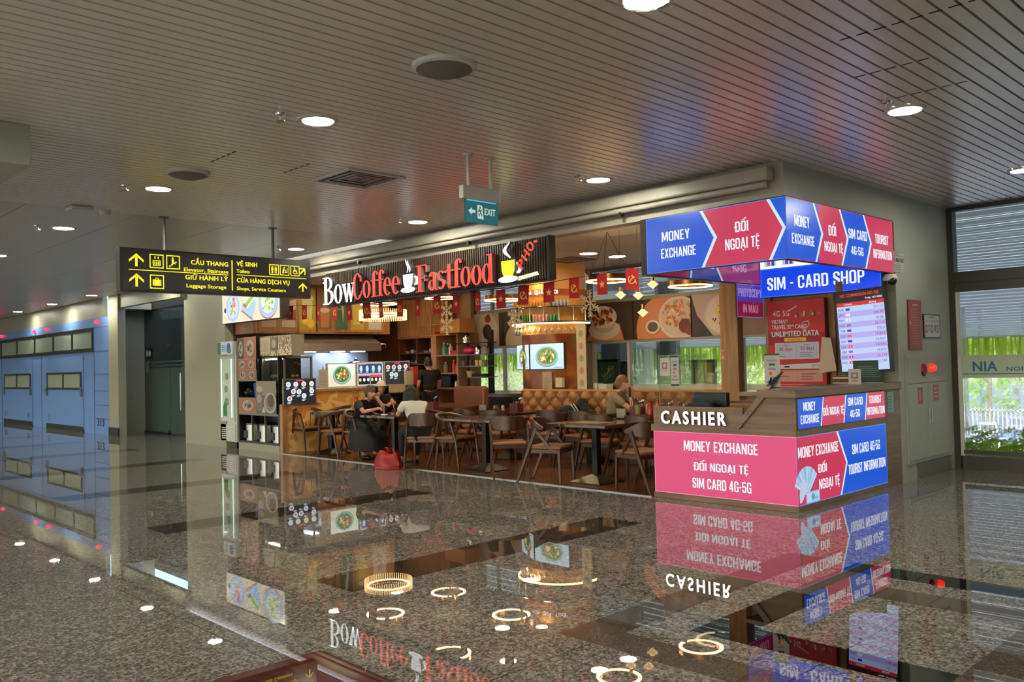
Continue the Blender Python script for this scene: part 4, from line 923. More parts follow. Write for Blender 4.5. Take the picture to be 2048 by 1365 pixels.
def cup(cx, z, s, mcup, msau, msteam, steam):
    m = MB(sg); m.prism([(-.13*s, .3*s), (.13*s, .3*s), (.12*s, .16*s), (.07*s, .07*s), (-.07*s, .07*s), (-.12*s, .16*s)], (cx, 7.47, z), (1, 0, 0), (0, 0, 1), (0, .06, 0), side=1); m.build('cup', [mcup, M_side])
    m = MB(sg)
    for pl in RING(.15*s, .19*s, .06*s, .07*s, .02*s, .02*s, -90, 90, 8): m.prism(pl, (cx, 7.48, z), (1, 0, 0), (0, 0, 1), (0, .04, 0))
    m.prism([(.19*s*math.cos(q*PI/9), .05*s+.045*s*math.sin(q*PI/9)) for q in range(18)], (cx, 7.465, z), (1, 0, 0), (0, 0, 1), (0, .05, 0), side=1); m.build('saucer', [msau, M_side])
    m = MB(sg)
    for w_ in steam:
        pts = []
        for i in range(13):
            u = i/12; pts.append((w_[0]*s+w_[2]*s*math.sin(u*PI*1.6+w_[3]), .33*s+u*w_[1]*s, w_[4]*s*math.sin(PI*min(1, u*.85+.12))))
        for i in range(12):
            a_, b_2 = pts[i], pts[i+1]; m.prism([(a_[0]-a_[2], a_[1]), (a_[0]+a_[2], a_[1]), (b_2[0]+b_2[2], b_2[1]), (b_2[0]-b_2[2], b_2[1])], (cx, 7.47, z), (1, 0, 0), (0, 0, 1), (0, .05, 0), side=1)
    m.build('steam', [msteam, M_side])
cup(-9.87, 2.565, .9, M_signwht, M_signwht, M_signwht, [(-.02, .22, .03, 0, .022), (.03, .2, .03, .5, .018)])
cup(-7.78, 2.53, .95, M_signyel, M_signwht, M_signwht, [(0, .22, .06, 2.2, .035)])
m = MB(sg); m.beam((-7.62, 7.49, 2.56), (-7.27, 7.49, 2.60), .02, .02); m.beam((-7.62, 7.49, 2.585), (-7.28, 7.49, 2.62), .02, .02); m.build('chopsticks', mat('pale_lit_sticks', (240, 240, 200), .4, emit=(236, 238, 190), es=.9))
th = math.radians(50)
for i, ch in enumerate('PHO'):
    px, pz = -7.52+.13*i*math.cos(th), 2.67+.13*i*math.sin(th)
    letters3d(sg, ch, (px, 7.49, pz), (math.cos(th), 0, math.sin(th)), (-math.sin(th), 0, math.cos(th)), .12, .10, .03, M_signred2, bold=.004)
m = MB(sg)
m.beam((-7.44, 7.475, 2.955), (-7.42, 7.475, 2.985), .025, .02, up=(0, 1, 0)); m.beam((-7.31, 7.475, 3.0), (-7.26, 7.475, 3.0), .022, .02, up=(0, 1, 0)); m.build('accent', M_signred2)

# left menu light box
lb = thing('menu_light_box', 'cream backlit menu board with three plates of food at the left end of the shop', 'light box', (-15, 7.62, 2.43))
m = MB(lb); m.box(-16.13, 7.62, 2.43, -13.82, 7.75, 3.03); m.box(-13.82, 7.6, 2.43, -13.74, 7.75, 3.05); m.build('frame', M_dark)
a = Art(lb, (-16.12, 7.615, 2.44), (1, 0, 0), (0, 0, 1)); a.rect(0, 0, 2.29, .58, (236, 226, 200)); a.rect(.03, .03, 2.26, .55, (232, 218, 184))
a.ell(.12, .25, .07, .075, (240, 240, 240)); a.ell(.12, .25, .045, .055, (40, 44, 80))
a.ell(.45, .29, .29, .27, (170, 195, 245), 30); a.ell(.45, .29, .22, .22, (196, 214, 250), 30)
rr = random.Random(3)
for i in range(26): a.ell(.45+rr.uniform(-.11, .11), .30+rr.uniform(-.14, .16), .035, .03, rr.choice(((236, 90, 80), (240, 130, 90), (220, 70, 70), (150, 190, 110), (250, 220, 200))), 7)
a.poly([(.8, .2), (1.25, .0), (1.4, .3), (1.3, .56), (.9, .5)], (158, 202, 250)); a.poly([(.8, .2), (1.25, .0), (1.27, .03), (.82, .23)], (190, 90, 90))
a.poly([(.88, .3), (1.05, .24), (1.36, .4), (1.33, .52), (1.2, .57), (.9, .46)], (226, 238, 190)); a.poly([(.95, .32), (1.05, .28), (1.33, .44), (1.28, .5)], (140, 190, 90)); a.poly([(.88, .3), (1.0, .24), (1.05, .28), (.92, .36)], (196, 90, 80))
a.ell(1.86, .30, .36, .31, (196, 100, 80), 30); a.ell(1.86, .32, .36, .30, (168, 196, 250), 30); a.ell(1.86, .34, .26, .24, (222, 236, 190), 26)
for i in range(40): a.ell(1.86+rr.uniform(-.18, .18), .34+rr.uniform(-.18, .18), .025, .02, rr.choice(((130, 180, 90), (200, 220, 150), (90, 150, 80), (230, 236, 210))), 7)
a.build('backlit_panel', M_glow2)

# fridge
fr = thing('drinks_fridge', 'tall narrow white drinks fridge at the left end of the shop', 'fridge', (-15.98, 7.9, 0))
FW = mat('fridge_white', (196, 200, 196), .35)
m = MB(fr); m.box(-16.3, 7.64, .12, -15.64, 8.2, 2.0); m.build('cabinet', FW, bevel=.01)
m = MB(fr); m.prism([(0, 0), (.66, 0), (.66, .26), (.05, .26)], (-16.3, 7.58, 1.82), (1, 0, 0), (0, 0, 1), (0, .1, 0)); m.build('header', FW)
a = Art(fr, (-16.3, 7.577, 1.82), (1, 0, 0), (0, 0, 1)); a.rect(.02, .01, .64, .25, (200, 212, 220)); a.rect(.02, .01, .16, .25, (50, 120, 70)); a.ell(.5, .13, .09, .1, (70, 90, 180)); a.ell(.56, .08, .05, .06, (60, 150, 90)); a.scrib(.2, .06, .42, .2, 4, (90, 120, 170)); a.build('header_print', M_print)
m = MB(fr); m.box(-16.27, 7.615, .52, -15.67, 7.64, 1.80); dr = m.build('door', FW)
m = MB(dr); m.box(-16.2, 7.61, .6, -15.74, 7.615, 1.74); m.build('glass', mat('fridge_glass', (170, 186, 170), .05, ior=1.7, emit=(150, 170, 150), es=.25))
m = MB(dr); m.box(-16.21, 7.605, .6, -16.18, 7.61, 1.74); m.box(-15.78, 7.605, .6, -15.75, 7.61, 1.74); m.build('light_strip', mat('cool_strip', (220, 255, 240), .4, emit=(200, 245, 225), es=1.2))
a = Art(dr, (-16.16, 7.607, .6), (1, 0, 0), (0, 0, 1)); a.poly([(.02, .02), (.2, .02), (.16, .4), (.02, .2)], (40, 120, 60))
for i, q in enumerate((.3, .55, .8)): a.ell(.2-.04*(i % 2), q, .07, .07, (120, 116, 100), 14); a.ell(.2-.04*(i % 2), q, .045, .045, (150, 146, 130), 12)
a.build('door_print', M_print)
m = MB(fr); m.box(-16.28, 7.62, .14, -15.66, 7.64, .46)
for i in range(6): m.box(-16.22, 7.612, .18+i*.04, -15.72, 7.62, .2+i*.04)
m.build('grille', FW)
for x in (-16.22, -15.74):
    for y in (7.7, 8.1): m = MB(fr); m.box(x-.03, y-.03, 0, x+.03, y+.03, .12); m.build('foot', M_black)

# black shelf cabinet with food prints and pots
cb_ = thing('display_cabinet', 'tall black cabinet with food prints above and steel pots below', 'cabinet', (-14.8, 7.9, 0))
m = MB(cb_); m.box(-15.6, 7.66, 0, -14.02, 8.1, .13, 1); m.box(-15.6, 7.66, .13, -15.56, 8.1, 2.14, 0); m.box(-15.6, 8.08, .13, -14.02, 8.12, 1.76, 0); m.box(-14.06, 7.66, .13, -14.02, 8.1, 1.76, 0); m.box(-14.84, 7.66, 1.3, -14.80, 8.1, 1.76, 0)
m.box(-15.56, 7.66, .13, -14.06, 8.08, .17, 0); m.box(-15.56, 7.66, .66, -14.06, 8.08, .70, 2); m.box(-15.56, 7.66, .98, -14.84, 8.08, 1.0, 0); m.box(-15.56, 7.66, 1.3, -14.84, 8.08, 1.32, 2); m.box(-15.6, 7.66, 1.72, -14.84, 8.1, 2.14, 0)
m.box(-15.07, 7.66, .17, -15.05, 7.70, .66, 2); m.box(-14.56, 7.66, .17, -14.54, 7.70, .66, 2)
m.build('carcass', [M_black, M_cream, M_alu])
a = Art(cb_, (-15.56, 7.655, .7), (1, 0, 0), (0, 0, 1)); TC = (156, 102, 72)
def tile(x0, y0_, x1, y1_, bgc, seed):
    a.rect(x0, y0_, x1, y1_, (170, 140, 110)); a.rect(x0+.008, y0_+.008, x1-.008, y1_-.008, bgc)
    a.food((x0+x1)/2, (y0_+y1_)/2, (x1-x0)*.3, (y1_-y0_)*.36, ((120, 70, 50), (90, 60, 40), (150, 130, 110), (70, 50, 40)), 12, .25, (176, 168, 158), seed)
tile(0, 0, .72, .28, TC, 1)
tile(0, .62, .36, .82, TC, 2); tile(.36, .62, .74, .82, TC, 3); tile(0, .82, .36, 1.02, TC, 4); tile(.36, .82, .74, 1.02, TC, 5); tile(0, 1.02, .28, 1.42, (70, 58, 48), 6); tile(.28, 1.02, .76, 1.44, TC, 7)
a.rect(.74, .0, 1.5, .6, (96, 88, 80)); a.rect(.74, .34, 1.5, .6, (140, 130, 118)); a.ell(1.27, .2, .23, .19, (176, 170, 162)); a.ell(1.27, .2, .18, .15, (130, 124, 118)); a.ell(1.3, .24, .12, .12, (96, 66, 48)); a.rect(.78, .05, .98, .45, (120, 104, 90)); a.ell(.88, .45, .11, .06, (176, 166, 150)); a.ell(.86, .28, .1, .08, (150, 150, 144)); a.poly([(.95, .02), (1.1, .02), (1.04, .14)], (190, 180, 168))
a.build('print', M_print)
for k_, x in enumerate((-15.32, -14.80, -14.28)):
    t = thing('stock_pot', ('steel electric stock pot in the left bay of the black cabinet', 'steel electric stock pot in the middle bay of the black cabinet', 'steel electric stock pot in the right bay of the black cabinet')[k_], 'pot', (x, 7.84, .17), 'steel stock pots in the cabinet')
    m = MB(t); m.lathe([(.0, 0), (.17, 0), (.17, .3), (.16, .3)], (x, 7.86, .17), 20); m.build('body', M_steel, smooth=True)
    m = MB(t); m.lathe([(.178, 0), (.178, .03), (.1, .05), (0, .055)], (x, 7.86, .47), 20); m.build('lid', M_black, smooth=True)
    m = MB(t); m.box(x-.12, 7.68, .22, x+.02, 7.695, .36); m.build('control_panel', M_black)
m = MB(); m.lathe([(0, 0), (.13, 0), (.15, .24), (.155, .24), (.155, .26), (.0, .27)], (-15.0, 7.84, 1.0), 20); solo('plastic_bin', m, mat('blue_plastic', (40, 60, 150), .35), 'blue plastic tub with lid on the black cabinet shelf', 'tub', smooth=True)
m = MB(); rr = random.Random(4)
for i in range(18): m.ell((-15.35+rr.uniform(-.14, .14), 7.85+rr.uniform(-.1, .1), 1.08+rr.uniform(-.04, .06)), .06, .05, .04, 8, 6)
solo('vegetable_bag', m, mat('dark_green', (30, 44, 30), .5), 'dark green bag of vegetables left of the blue tub', 'bag', smooth=True)
# mirror mosaic box with papers on top right
t = thing('mosaic_box', 'shiny mirror mosaic panel with taped papers under the wooden cabinets', 'panel', (-14.2, 7.8, 1.76))
m = MB(t); m.box(-14.82, 7.72, 1.76, -13.6, 7.95, 2.13, 0)
rr = random.Random(9)
for i in range(30):
    for j in range(9):
        if rr.random() < .75: m.box(-14.82+i*.04+.004, 7.712-rr.random()*.004, 1.765+j*.04, -14.82+i*.04+.036, 7.72, 1.8+j*.04, 1)
m.build('panel', [M_cream, mat('pearl_mosaic', (206, 184, 150), .15, .7)])
a = Art(t, (-14.8, 7.705, 1.76), (1, 0, 0), (0, 0, 1)); a.rect(.04, .03, .42, .34, (190, 178, 160)); a.scrib(.08, .08, .38, .3, 8, (150, 140, 124)); a.rect(.42, .1, .68, .33, (120, 106, 92)); a.ell(.55, .22, .08, .08, (180, 170, 150)); a.build('paper', M_print)
# glass food case on the counter
gc = thing('food_display_case', 'glass food display case with lit shelves of fruit and buns', 'display case', (-14.0, 8.0, 1.14))
m = MB(gc)
X0, X1, Y0, Y1, Z0, Z1 = -14.76, -13.92, 7.72, 8.3, 1.16, 1.74
for x in (X0, X1-.03):
    for y in (Y0, Y1-.03): m.box(x, y, Z0, x+.03, y+.03, Z1)
m.box(X0, Y0, Z1-.03, X1, Y1, Z1); m.box(X0, Y0, Z0, X1, Y1, Z0+.03); m.build('frame', M_alu)
for q in (1.34, 1.53): m = MB(gc); m.box(X0+.03, Y0+.04, q, X1-.03, Y1-.04, q+.008); m.build('shelf', M_glass)
m = MB(gc); m.box(X0+.1, Y0+.03, Z1-.05, X1-.1, Y0+.06, Z1-.032); m.build('light_strip', mat('warm_strip', (255, 240, 200), .4, emit=(255, 240, 200), es=26))
m = MB(gc); m.box(X0+.03, Y0+.004, Z0+.03, X1-.03, Y0+.01, Z1-.03); m.box(X1-.012, Y0+.03, Z0+.03, X1-.006, Y1-.03, Z1-.03); m.build('glass', M_glass)
rr = random.Random(5); M_bun = mat('golden_bun', (222, 160, 70), .5); M_apple = mat('green_apple', (110, 140, 60), .3); M_br = mat('brown_roast', (110, 60, 36), .45)
for k_ in range(6):
    m = MB(); x = -14.2+.08*(k_ % 3); m.ell((x-.0, 7.95+.09*(k_//3), 1.385), .045, .045, .034, 10, 6); solo('bread_bun', m, M_bun, 'golden bun on the middle shelf of the glass food case', 'bun', 'golden buns in the food case', smooth=True)
for k_ in range(5):
    m = MB(); m.ell((-14.66+.085*k_, 7.9+.05*(k_ % 2), 1.385), .04, .04, .038, 10, 8); solo('green_apple', m, M_apple, 'green fruit on the middle shelf of the glass food case, left part', 'fruit', 'green fruit in the food case', smooth=True)
m = MB()
for i in range(22): m.ell((-14.15+rr.uniform(-.12, .12), 8.0+rr.uniform(-.1, .1), 1.58+rr.uniform(0, .07)), .04, .035, .03, 7, 5)
solo('roast_pile', m, M_br, 'heap of dark roasted food on the top shelf of the glass case', 'food', smooth=True)
# counter
M_marble = mat('honey_marble', (206, 150, 82), .3, kind='vein', col2=(232, 190, 126))
ct = thing('marble_counter', 'honey coloured marble fronted service counter', 'counter', (-14.2, 9.0, 0))
m = MB(ct); m.box(-14.8, 8.13, 0, -13.92, 9.45, 1.08); m.box(-14.0, 7.67, 0, -13.93, 8.13, .88); m.build('marble_front', M_marble)
m = MB(ct); m.box(-14.0, 7.66, 0, -13.90, 7.76, .86); m.box(-13.96, 7.66, .855, -13.88, 8.45, .875); m.build('corner_post', M_wood)
m = MB(ct); m.box(-14.85, 7.72, 1.08, -13.87, 9.5, 1.13); m.build('worktop', M_wood, bevel=.004)
c2 = thing('open_shelf_counter', 'low open counter with glass ledge below the menu screens', 'counter', (-14.2, 10.0, 0))
m = MB(c2); m.box(-14.8, 9.5, 0, -13.92, 10.55, .62, 0); m.box(-14.8, 9.5, .80, -13.9, 10.55, .83, 1); m.box(-14.8, 9.5, 1.10, -13.9, 10.55, 1.14, 1); m.box(-14.82, 9.5, .83, -14.78, 10.55, 1.10, 0); m.box(-14.8, 10.5, .62, -13.92, 10.55, 1.1, 0); m.box(-14.8, 9.5, .62, -14.76, 10.5, .8, 0)
m.build('frame', [M_woodd, M_steel])
rr = random.Random(12)
for i in range(6):
    m = MB(); x, y = -14.05-.2*(i % 2), 9.62+.16*i; m.lathe([(.0, 0), (.04, 0), (.08, .05), (.085, .055), (.07, .05), (.0, .012)], (x, y, .83), 14)
    solo('serving_bowl', m, M_white if i % 2 else M_steel, 'small round bowl on the ledge of the open counter', 'bowl', 'bowls on the open counter ledge', smooth=True)
# menu screens on the counter (facing the tables)
def menu(name, y0, y1, z0_, z1_, fn, label, xm=-13.905, fm=M_alu):
    t = thing(name, label, 'menu screen', (xm, (y0+y1)/2, z0_), rotz=0)
    m = MB(t); m.box(xm-.05, y0-.02, z0_-.02, xm, y1+.02, z1_+.02); m.build('frame', fm)
    a_ = Art(t, (xm+.001, y0, z0_), (0, 1, 0), (0, 0, 1)); fn(a_, y1-y0, z1_-z0_); a_.build('display', M_glow2); return t
def dishes(a_, W, H, pts, r, bgc=(22, 24, 32)):
    a_.rect(0, 0, W, H, bgc); a_.rect(W*.38, H*.93, W*.62, H*.98, (240, 60, 130)); rr = random.Random(int(W*1000))
    for i, (x, y) in enumerate(pts):
        a_.ell(x*W, y*H, r, r, rr.choice(((230, 240, 255), (235, 250, 245), (250, 235, 220))), 16); a_.ell(x*W, y*H, r*.6, r*.6, rr.choice(((200, 190, 110), (150, 190, 150), (220, 120, 90), (190, 210, 230))), 12)
        a_.rect(x*W-r*.9, y*H-r*1.5, x*W+r*.7, y*H-r*1.25, (200, 225, 250)); a_.rect(x*W-r*.9, y*H-r*1.85, x*W+r*.2, y*H-r*1.65, (190, 215, 240))
menu('menu_screen', 7.68, 8.3, .89, 1.32, lambda a_, W, H: dishes(a_, W, H, ((.12, .8), (.36, .8), (.62, .8), (.88, .8), (.28, .5), (.46, .48), (.88, .5), (.62, .3), (.15, .2)), .048), 'black menu screen of small dishes at the corner of the marble counter', xm=-13.84)
def bowlpic(a_, W, H):
    a_.rect(0, 0, W, H, (226, 220, 190)); a_.rect(0, H*.5, W, H, (222, 240, 214)); a_.rect(0, H*.85, W, H, (240, 255, 240))
    a_.ell(W*.5, H*.5, .2, .17, (96, 140, 130), 30); a_.food(W*.5, H*.53, .19, .17, ((70, 120, 50), (190, 60, 40), (236, 196, 60), (240, 240, 220), (40, 90, 50), (110, 150, 60), (220, 120, 60)), 60, .13, (150, 190, 176), 8, inner=(80, 120, 60))
menu('menu_light_board', 8.62, 9.22, 1.16, 1.58, bowlpic, 'square backlit picture of a green bowl standing on the marble counter', fm=M_white)
def m2(a_, W, H):
    a_.rect(0, 0, W, H, (196, 200, 208)); a_.rect(.02, H*.52, W-.02, H-.02, (54, 72, 96)); a_.rect(.02, .02, W*.48, H*.46, (20, 22, 28)); a_.rect(W*.5, .02, W-.02, H*.46, (24, 26, 30)); a_.rect(.02, H*.41, W*.48, H*.47, (220, 120, 200)); a_.rect(W*.52, H*.36, W-.02, H*.47, (226, 70, 90)); a_.rect(.03, H*.92, W*.35, H*.97, (210, 120, 210))
    for i in range(4): a_.ell(W*(.14+.24*i), H*.74, .035, .06, (190, 225, 250), 12); a_.rect(W*(.08+.24*i), H*.56, W*(.19+.24*i), H*.6, (170, 200, 220))
    for i in range(6): a_.ell(W*(.1+.155*i), H*.25, .028, .035, ((236, 220, 120), (250, 245, 230), (240, 240, 250))[i % 3], 10)
menu('menu_screen', 9.27, 9.86, 1.16, 1.6, m2, 'blue and black drinks menu screen right of the green bowl picture', fm=M_white)
menu('menu_screen', 9.92, 10.5, 1.16, 1.6, lambda a_, W, H: dishes(a_, W, H, ((.12, .78), (.36, .78), (.6, .78), (.86, .8), (.26, .45), (.44, .43)), .048, (40, 44, 46)), 'menu screen with six dishes, nearest the standing cook', fm=M_white)
a = Art(None, (-13.88, 8.40, 1.15), (0, 1, 0), (0, 0, 1)); a.rect(0, 0, .2, .34, (196, 190, 170)); a.poly([(.07, .34), (.12, .34), (.1, .44)], (210, 205, 190)); a.scrib(.02, .05, .18, .3, 9, (164, 156, 136)); a.rect(-.02, -.012, .24, 0, (250, 210, 200))
solo('menu_card', a.mb, M_print, 'tall cream menu card left of the green bowl picture', 'card')
t = thing('paper_basket', 'wire basket of cream papers in front of the right menu screen', 'basket', (-13.8, 10.15, .98))
m = MB(t); m.box(-13.84, 9.95, 1.0, -13.76, 10.3, 1.14); m.build('papers', mat('cream_card', (200, 190, 160), .6)); m = MB(t); m.box(-13.86, 9.93, .98, -13.74, 10.32, 1.0); m.build('tray', M_steel)
m = MB(); m.box(-13.84, 10.33, 1.14, -13.76, 10.5, 1.42); solo('napkin_holder', m, mat('cream_card2', (196, 188, 166), .6), 'cream card holder by the cook at the counter end', 'holder')
m = MB(); m.box(-13.86, 10.50, 1.14, -13.76, 10.62, 1.5, 0)
solo('leaflet_rack', m, mat('orange_leaflets', (196, 74, 40), .5), 'orange and green leaflet rack at the counter end', 'rack')

# ---- wooden wall cabinets with drink pictures, hood, steel back
uc = thing('wall_cabinet', 'long honey wood wall cabinet with drink pictures above the kitchen', 'cabinet', (-15.5, 9.3, 2.22))
m = MB(uc); m.box(-15.95, 7.8, 2.22, -15.22, 11.0, 3.19); m.build('carcass', M_wood)
pics = [(7.95, 8.3, (150, 110, 84)), (8.38, 8.72, (120, 90, 70)), (8.80, 9.15, (150, 150, 60)), (9.22, 9.53, (122, 96, 72)), (9.62, 9.92, (62, 96, 72)), (10.0, 10.32, (186, 160, 70)), (10.42, 10.78, (170, 160, 144))]
for i, (ya, yb, c_) in enumerate(pics):
    m = MB(uc); m.box(-15.22, ya-.05, 2.25, -15.205, yb+.05, 3.15); d = m.build('door', M_wood, bevel=.003)
    a = Art(d, (-15.203, ya, 2.3), (0, 1, 0), (0, 0, 1)); W = yb-ya; H = .8; a.rect(0, 0, W, H, c_)
    if i == 2: a.ell(W*.5, .62, .13, .1, (220, 210, 230)); a.poly([(W*.25, .1), (W*.75, .1), (W*.85, .6), (W*.15, .6)], (200, 205, 150)); a.ell(W*.35, .2, .09, .1, (222, 180, 50)); a.ell(W*.7, .12, .08, .09, (226, 190, 60)); a.ell(W*.35, .2, .05, .06, (236, 214, 110))
    elif i == 3: a.poly([(W*.2, .05), (W*.8, .05), (W*.85, .4), (W*.15, .4)], (170, 130, 90)); a.ell(W*.5, .4, .12, .05, (206, 200, 180)); a.ell(W*.5, .24, .1, .1, (186, 120, 80)); a.poly([(W*.3, .5), (W*.7, .5), (W*.6, .78), (W*.4, .78)], (120, 150, 80))
    elif i == 4: a.poly([(W*.3, .8), (W*.6, .8), (W*.7, .4), (W*.62, .15), (W*.55, .4)], (206, 214, 206)); a.rect(W*.15, .42, W*.6, .44, (180, 200, 190))
    elif i == 5: a.rect(W*.2, .15, W*.75, .6, (206, 176, 70)); a.rect(W*.2, .12, W*.75, .16, (200, 206, 180)); a.ell(W*.5, .7, .1, .05, (226, 220, 190)); a.ell(W*.8, .2, .04, .06, (70, 90, 40))
    elif i == 6: a.rect(.02, .02, W-.02, H-.02, (196, 190, 186)); a.ell(W*.5, .2, .09, .04, (150, 146, 150)); a.ell(W*.5, .4, .07, .12, (180, 170, 170))
    else: a.rect(.02, .04, W-.02, .18, (186, 170, 150)); a.poly([(0, .3), (W, .4), (W, .6), (0, .5)], (196, 180, 160)); a.poly([(0, .2), (W, .25), (W, .3), (0, .28)], (150, 74, 54))
    a.build('print', M_print)
hd = thing('extractor_hood', 'long stainless steel extractor hood above the kitchen', 'hood', (-15.5, 9.8, 1.86))
m = MB(hd); m.prism([(-15.94, 2.2), (-15.5, 2.2), (-15.12, 2.02), (-15.12, 1.86), (-15.94, 1.86)], (0, 8.75, 0), (1, 0, 0), (0, 0, 1), (0, 1.95, 0)); m.build('canopy', mat('hood_steel', (190, 186, 178), .32, .75))
for y in (9.2, 9.9, 10.4): m = MB(hd); m.box(-15.7, y-.1, 1.85, -15.45, y+.1, 1.858); m.build('lamp', mat('hood_fill_glow', (240, 248, 255), .4, emit=(230, 242, 255), es=42))  # glowing plates added under the hood to brighten the dark kitchen
m = MB(hd); m.tube([(-15.14, 10.72, 2.0), (-15.1, 10.8, 2.0), (-15.1, 10.8, 1.9)], .01, 6); m.build('pipe', M_chrome)
m = MB(); m.box(-15.94, 8.4, 1.0, -15.92, 10.9, 1.84); solo('steel_backsplash', m, mat('blue_steel', (176, 190, 206), .4, .5), 'brushed steel splashback behind the stoves under the hood', 'panel')
t = thing('stove_bench', 'steel kitchen bench with burners behind the counter', 'bench', (-15.6, 9.6, 0)); m = MB(t); m.box(-15.9, 8.2, 0, -15.3, 10.9, .9); m.build('cabinet', M_steel); m = MB(t); m.box(-15.9, 8.2, .9, -15.28, 10.9, .94); m.build('worktop', M_steel)
t = thing('wok_lid_pot', 'big dark wok with a shiny domed lid on the kitchen bench', 'pot', (-15.5, 10.3, .94))
m = MB(t); m.lathe([(0, 0), (.14, 0), (.3, .5), (.33, .52)], (-15.58, 10.35, .94), 20); m.build('body', M_black, smooth=True); m = MB(t); m.lathe([(.33, 0), (.3, .08), (.18, .17), (.05, .2), (0, .2)], (-15.58, 10.35, 1.46), 20); m.build('lid', M_chrome, smooth=True); m = MB(t); m.ell((-15.58, 10.35, 1.68), .04, .04, .04); m.build('knob', M_black, smooth=True)

# lattice cupboards and shelving on the back wall
lc = thing('lattice_cupboard', 'honey wood cupboard with vertical lattice doors on the back wall', 'cupboard', (-15, 11.6, 2.12))
m = MB(lc); m.box(-15.65, 11.52, 2.12, -13.98, 11.88, 3.19); m.build('carcass', M_wood)
for i in range(4):
    x0 = -15.62+i*.41; m = MB(lc); m.box(x0, 11.5, 2.15, x0+.03, 11.52, 3.17); m.box(x0+.36, 11.5, 2.15, x0+.39, 11.52, 3.17); m.box(x0, 11.5, 2.15, x0+.39, 11.52, 2.18); m.box(x0, 11.5, 2.38, x0+.39, 11.52, 2.40)
    q = x0+.05
    while q < x0+.35: m.box(q, 11.503, 2.18, q+.014, 11.52, 3.15); q += .03
    m.build('door', M_wood)
bs = thing('dish_shelf', 'dark wooden dish shelves below the lattice cupboard', 'shelf', (-15, 11.6, 0))
m = MB(bs)
for x in (-15.62, -14.98, -14.3): m.box(x, 11.52, 0, x+.04, 11.88, 2.12)
for z in (.9, 1.3, 1.54, 1.78): m.box(-15.58, 11.52, z, -14.3, 11.88, z+.02)
m.box(-15.58, 11.86, 0, -14.3, 11.88, 2.12); m.build('frame', M_woodd)
rr = random.Random(21)
for z in (1.32, 1.56, 1.80):
    for i in range(7):
        x = -15.45+i*.165
        if abs(x+14.96) < .06: continue
        m = MB()
        if (i+int(z*10)) % 2: m.lathe([(0, 0), (.035, 0), (.045, .08), (.04, .08), (.03, .01), (0, .01)], (x, 11.66, z), 12); nm, lb_ = 'cup', 'white cup on the dark dish shelves'
        else: m.lathe([(0, 0), (.03, 0), (.07, .045), (.065, .047), (0, .012)], (x, 11.66, z), 14); nm, lb_ = 'bowl', 'white bowl on the dark dish shelves'
        solo(nm, m, M_white, lb_, nm, nm+'s on the dark dish shelves', smooth=True)
bk2 = thing('bookcase', 'tall honey wood open shelf unit right of the cook', 'shelf unit', (-13.7, 11.5, 0))
m = MB(bk2)
m.box(-14.15, 11.28, 0, -13.98, 11.88, 2.16); m.box(-13.32, 11.28, 0, -13.28, 11.88, 2.16)
for z in (.7, 1.02, 1.33, 1.7, 2.13): m.box(-13.98, 11.28, z, -13.32, 11.88, z+.03)
m.box(-13.98, 11.85, 0, -13.32, 11.88, 2.13); m.box(-13.98, 11.29, 0, -13.32, 11.31, .7); m.build('carcass', M_wood)
items = [(-13.86, 1.73, .05, .26, (60, 150, 130), 'teal detergent bottle'), (-13.74, 1.73, .035, .24, (30, 34, 40), 'black bottle'), (-13.65, 1.73, .045, .22, (200, 200, 196), 'white bottle'), (-13.55, 1.36, .04, .26, (200, 60, 50), 'red sauce bottle'), (-13.46, 1.36, .035, .2, (230, 120, 90), 'orange sauce bottle'), (-13.82, 1.36, .05, .22, (150, 150, 140), 'clear grey jar'), (-13.5, 1.05, .03, .14, (220, 220, 220), 'small white bottle')]
for x, z, r, h, c_, lb_ in items:
    t = thing('bottle', lb_+' on the open honey wood shelf unit', 'bottle', (x, 11.4, z))
    m = MB(t); m.lathe([(0, 0), (r, 0), (r, h*.7), (r*.4, h*.85), (r*.4, h*.92)], (x, 11.4, z), 12); m.build('body', mat('c%02x%02x%02x' % c_, c_, .35), smooth=True)
    m = MB(t); m.lathe([(r*.45, 0), (r*.45, h*.1), (0, h*.1)], (x, 11.4, z+h*.9), 10); m.build('cap', M_white, smooth=True)
m = MB(); m.box(-13.58, 11.32, 1.73, -13.38, 11.5, 1.82); m.M = None; solo('red_basket', m, M_red, 'red basket on the open honey wood shelf unit', 'basket', bevel=.01)
m = MB(); m.box(-13.9, 11.34, 1.05, -13.6, 11.6, 1.3); solo('black_case', m, M_black, 'black box on a lower shelf of the honey wood unit', 'box', bevel=.01)
m = MB(); m.box(-13.62, 11.1, 2.165, -13.0, 11.5, 2.44); solo('cardboard_box', m, mat('cardboard', (176, 124, 70), .7), 'brown cardboard box on top of the shelf unit', 'box')
m = MB(); m.box(-14.05, 11.3, 2.165, -13.66, 11.5, 2.25)
for i in range(5): m.ell((-14.0+i*.08, 11.29, 2.2), .03, .02, .03, 8, 6)
solo('red_tray', m, M_red, 'red tray with round ornaments on top of the shelf unit', 'tray', smooth=True)
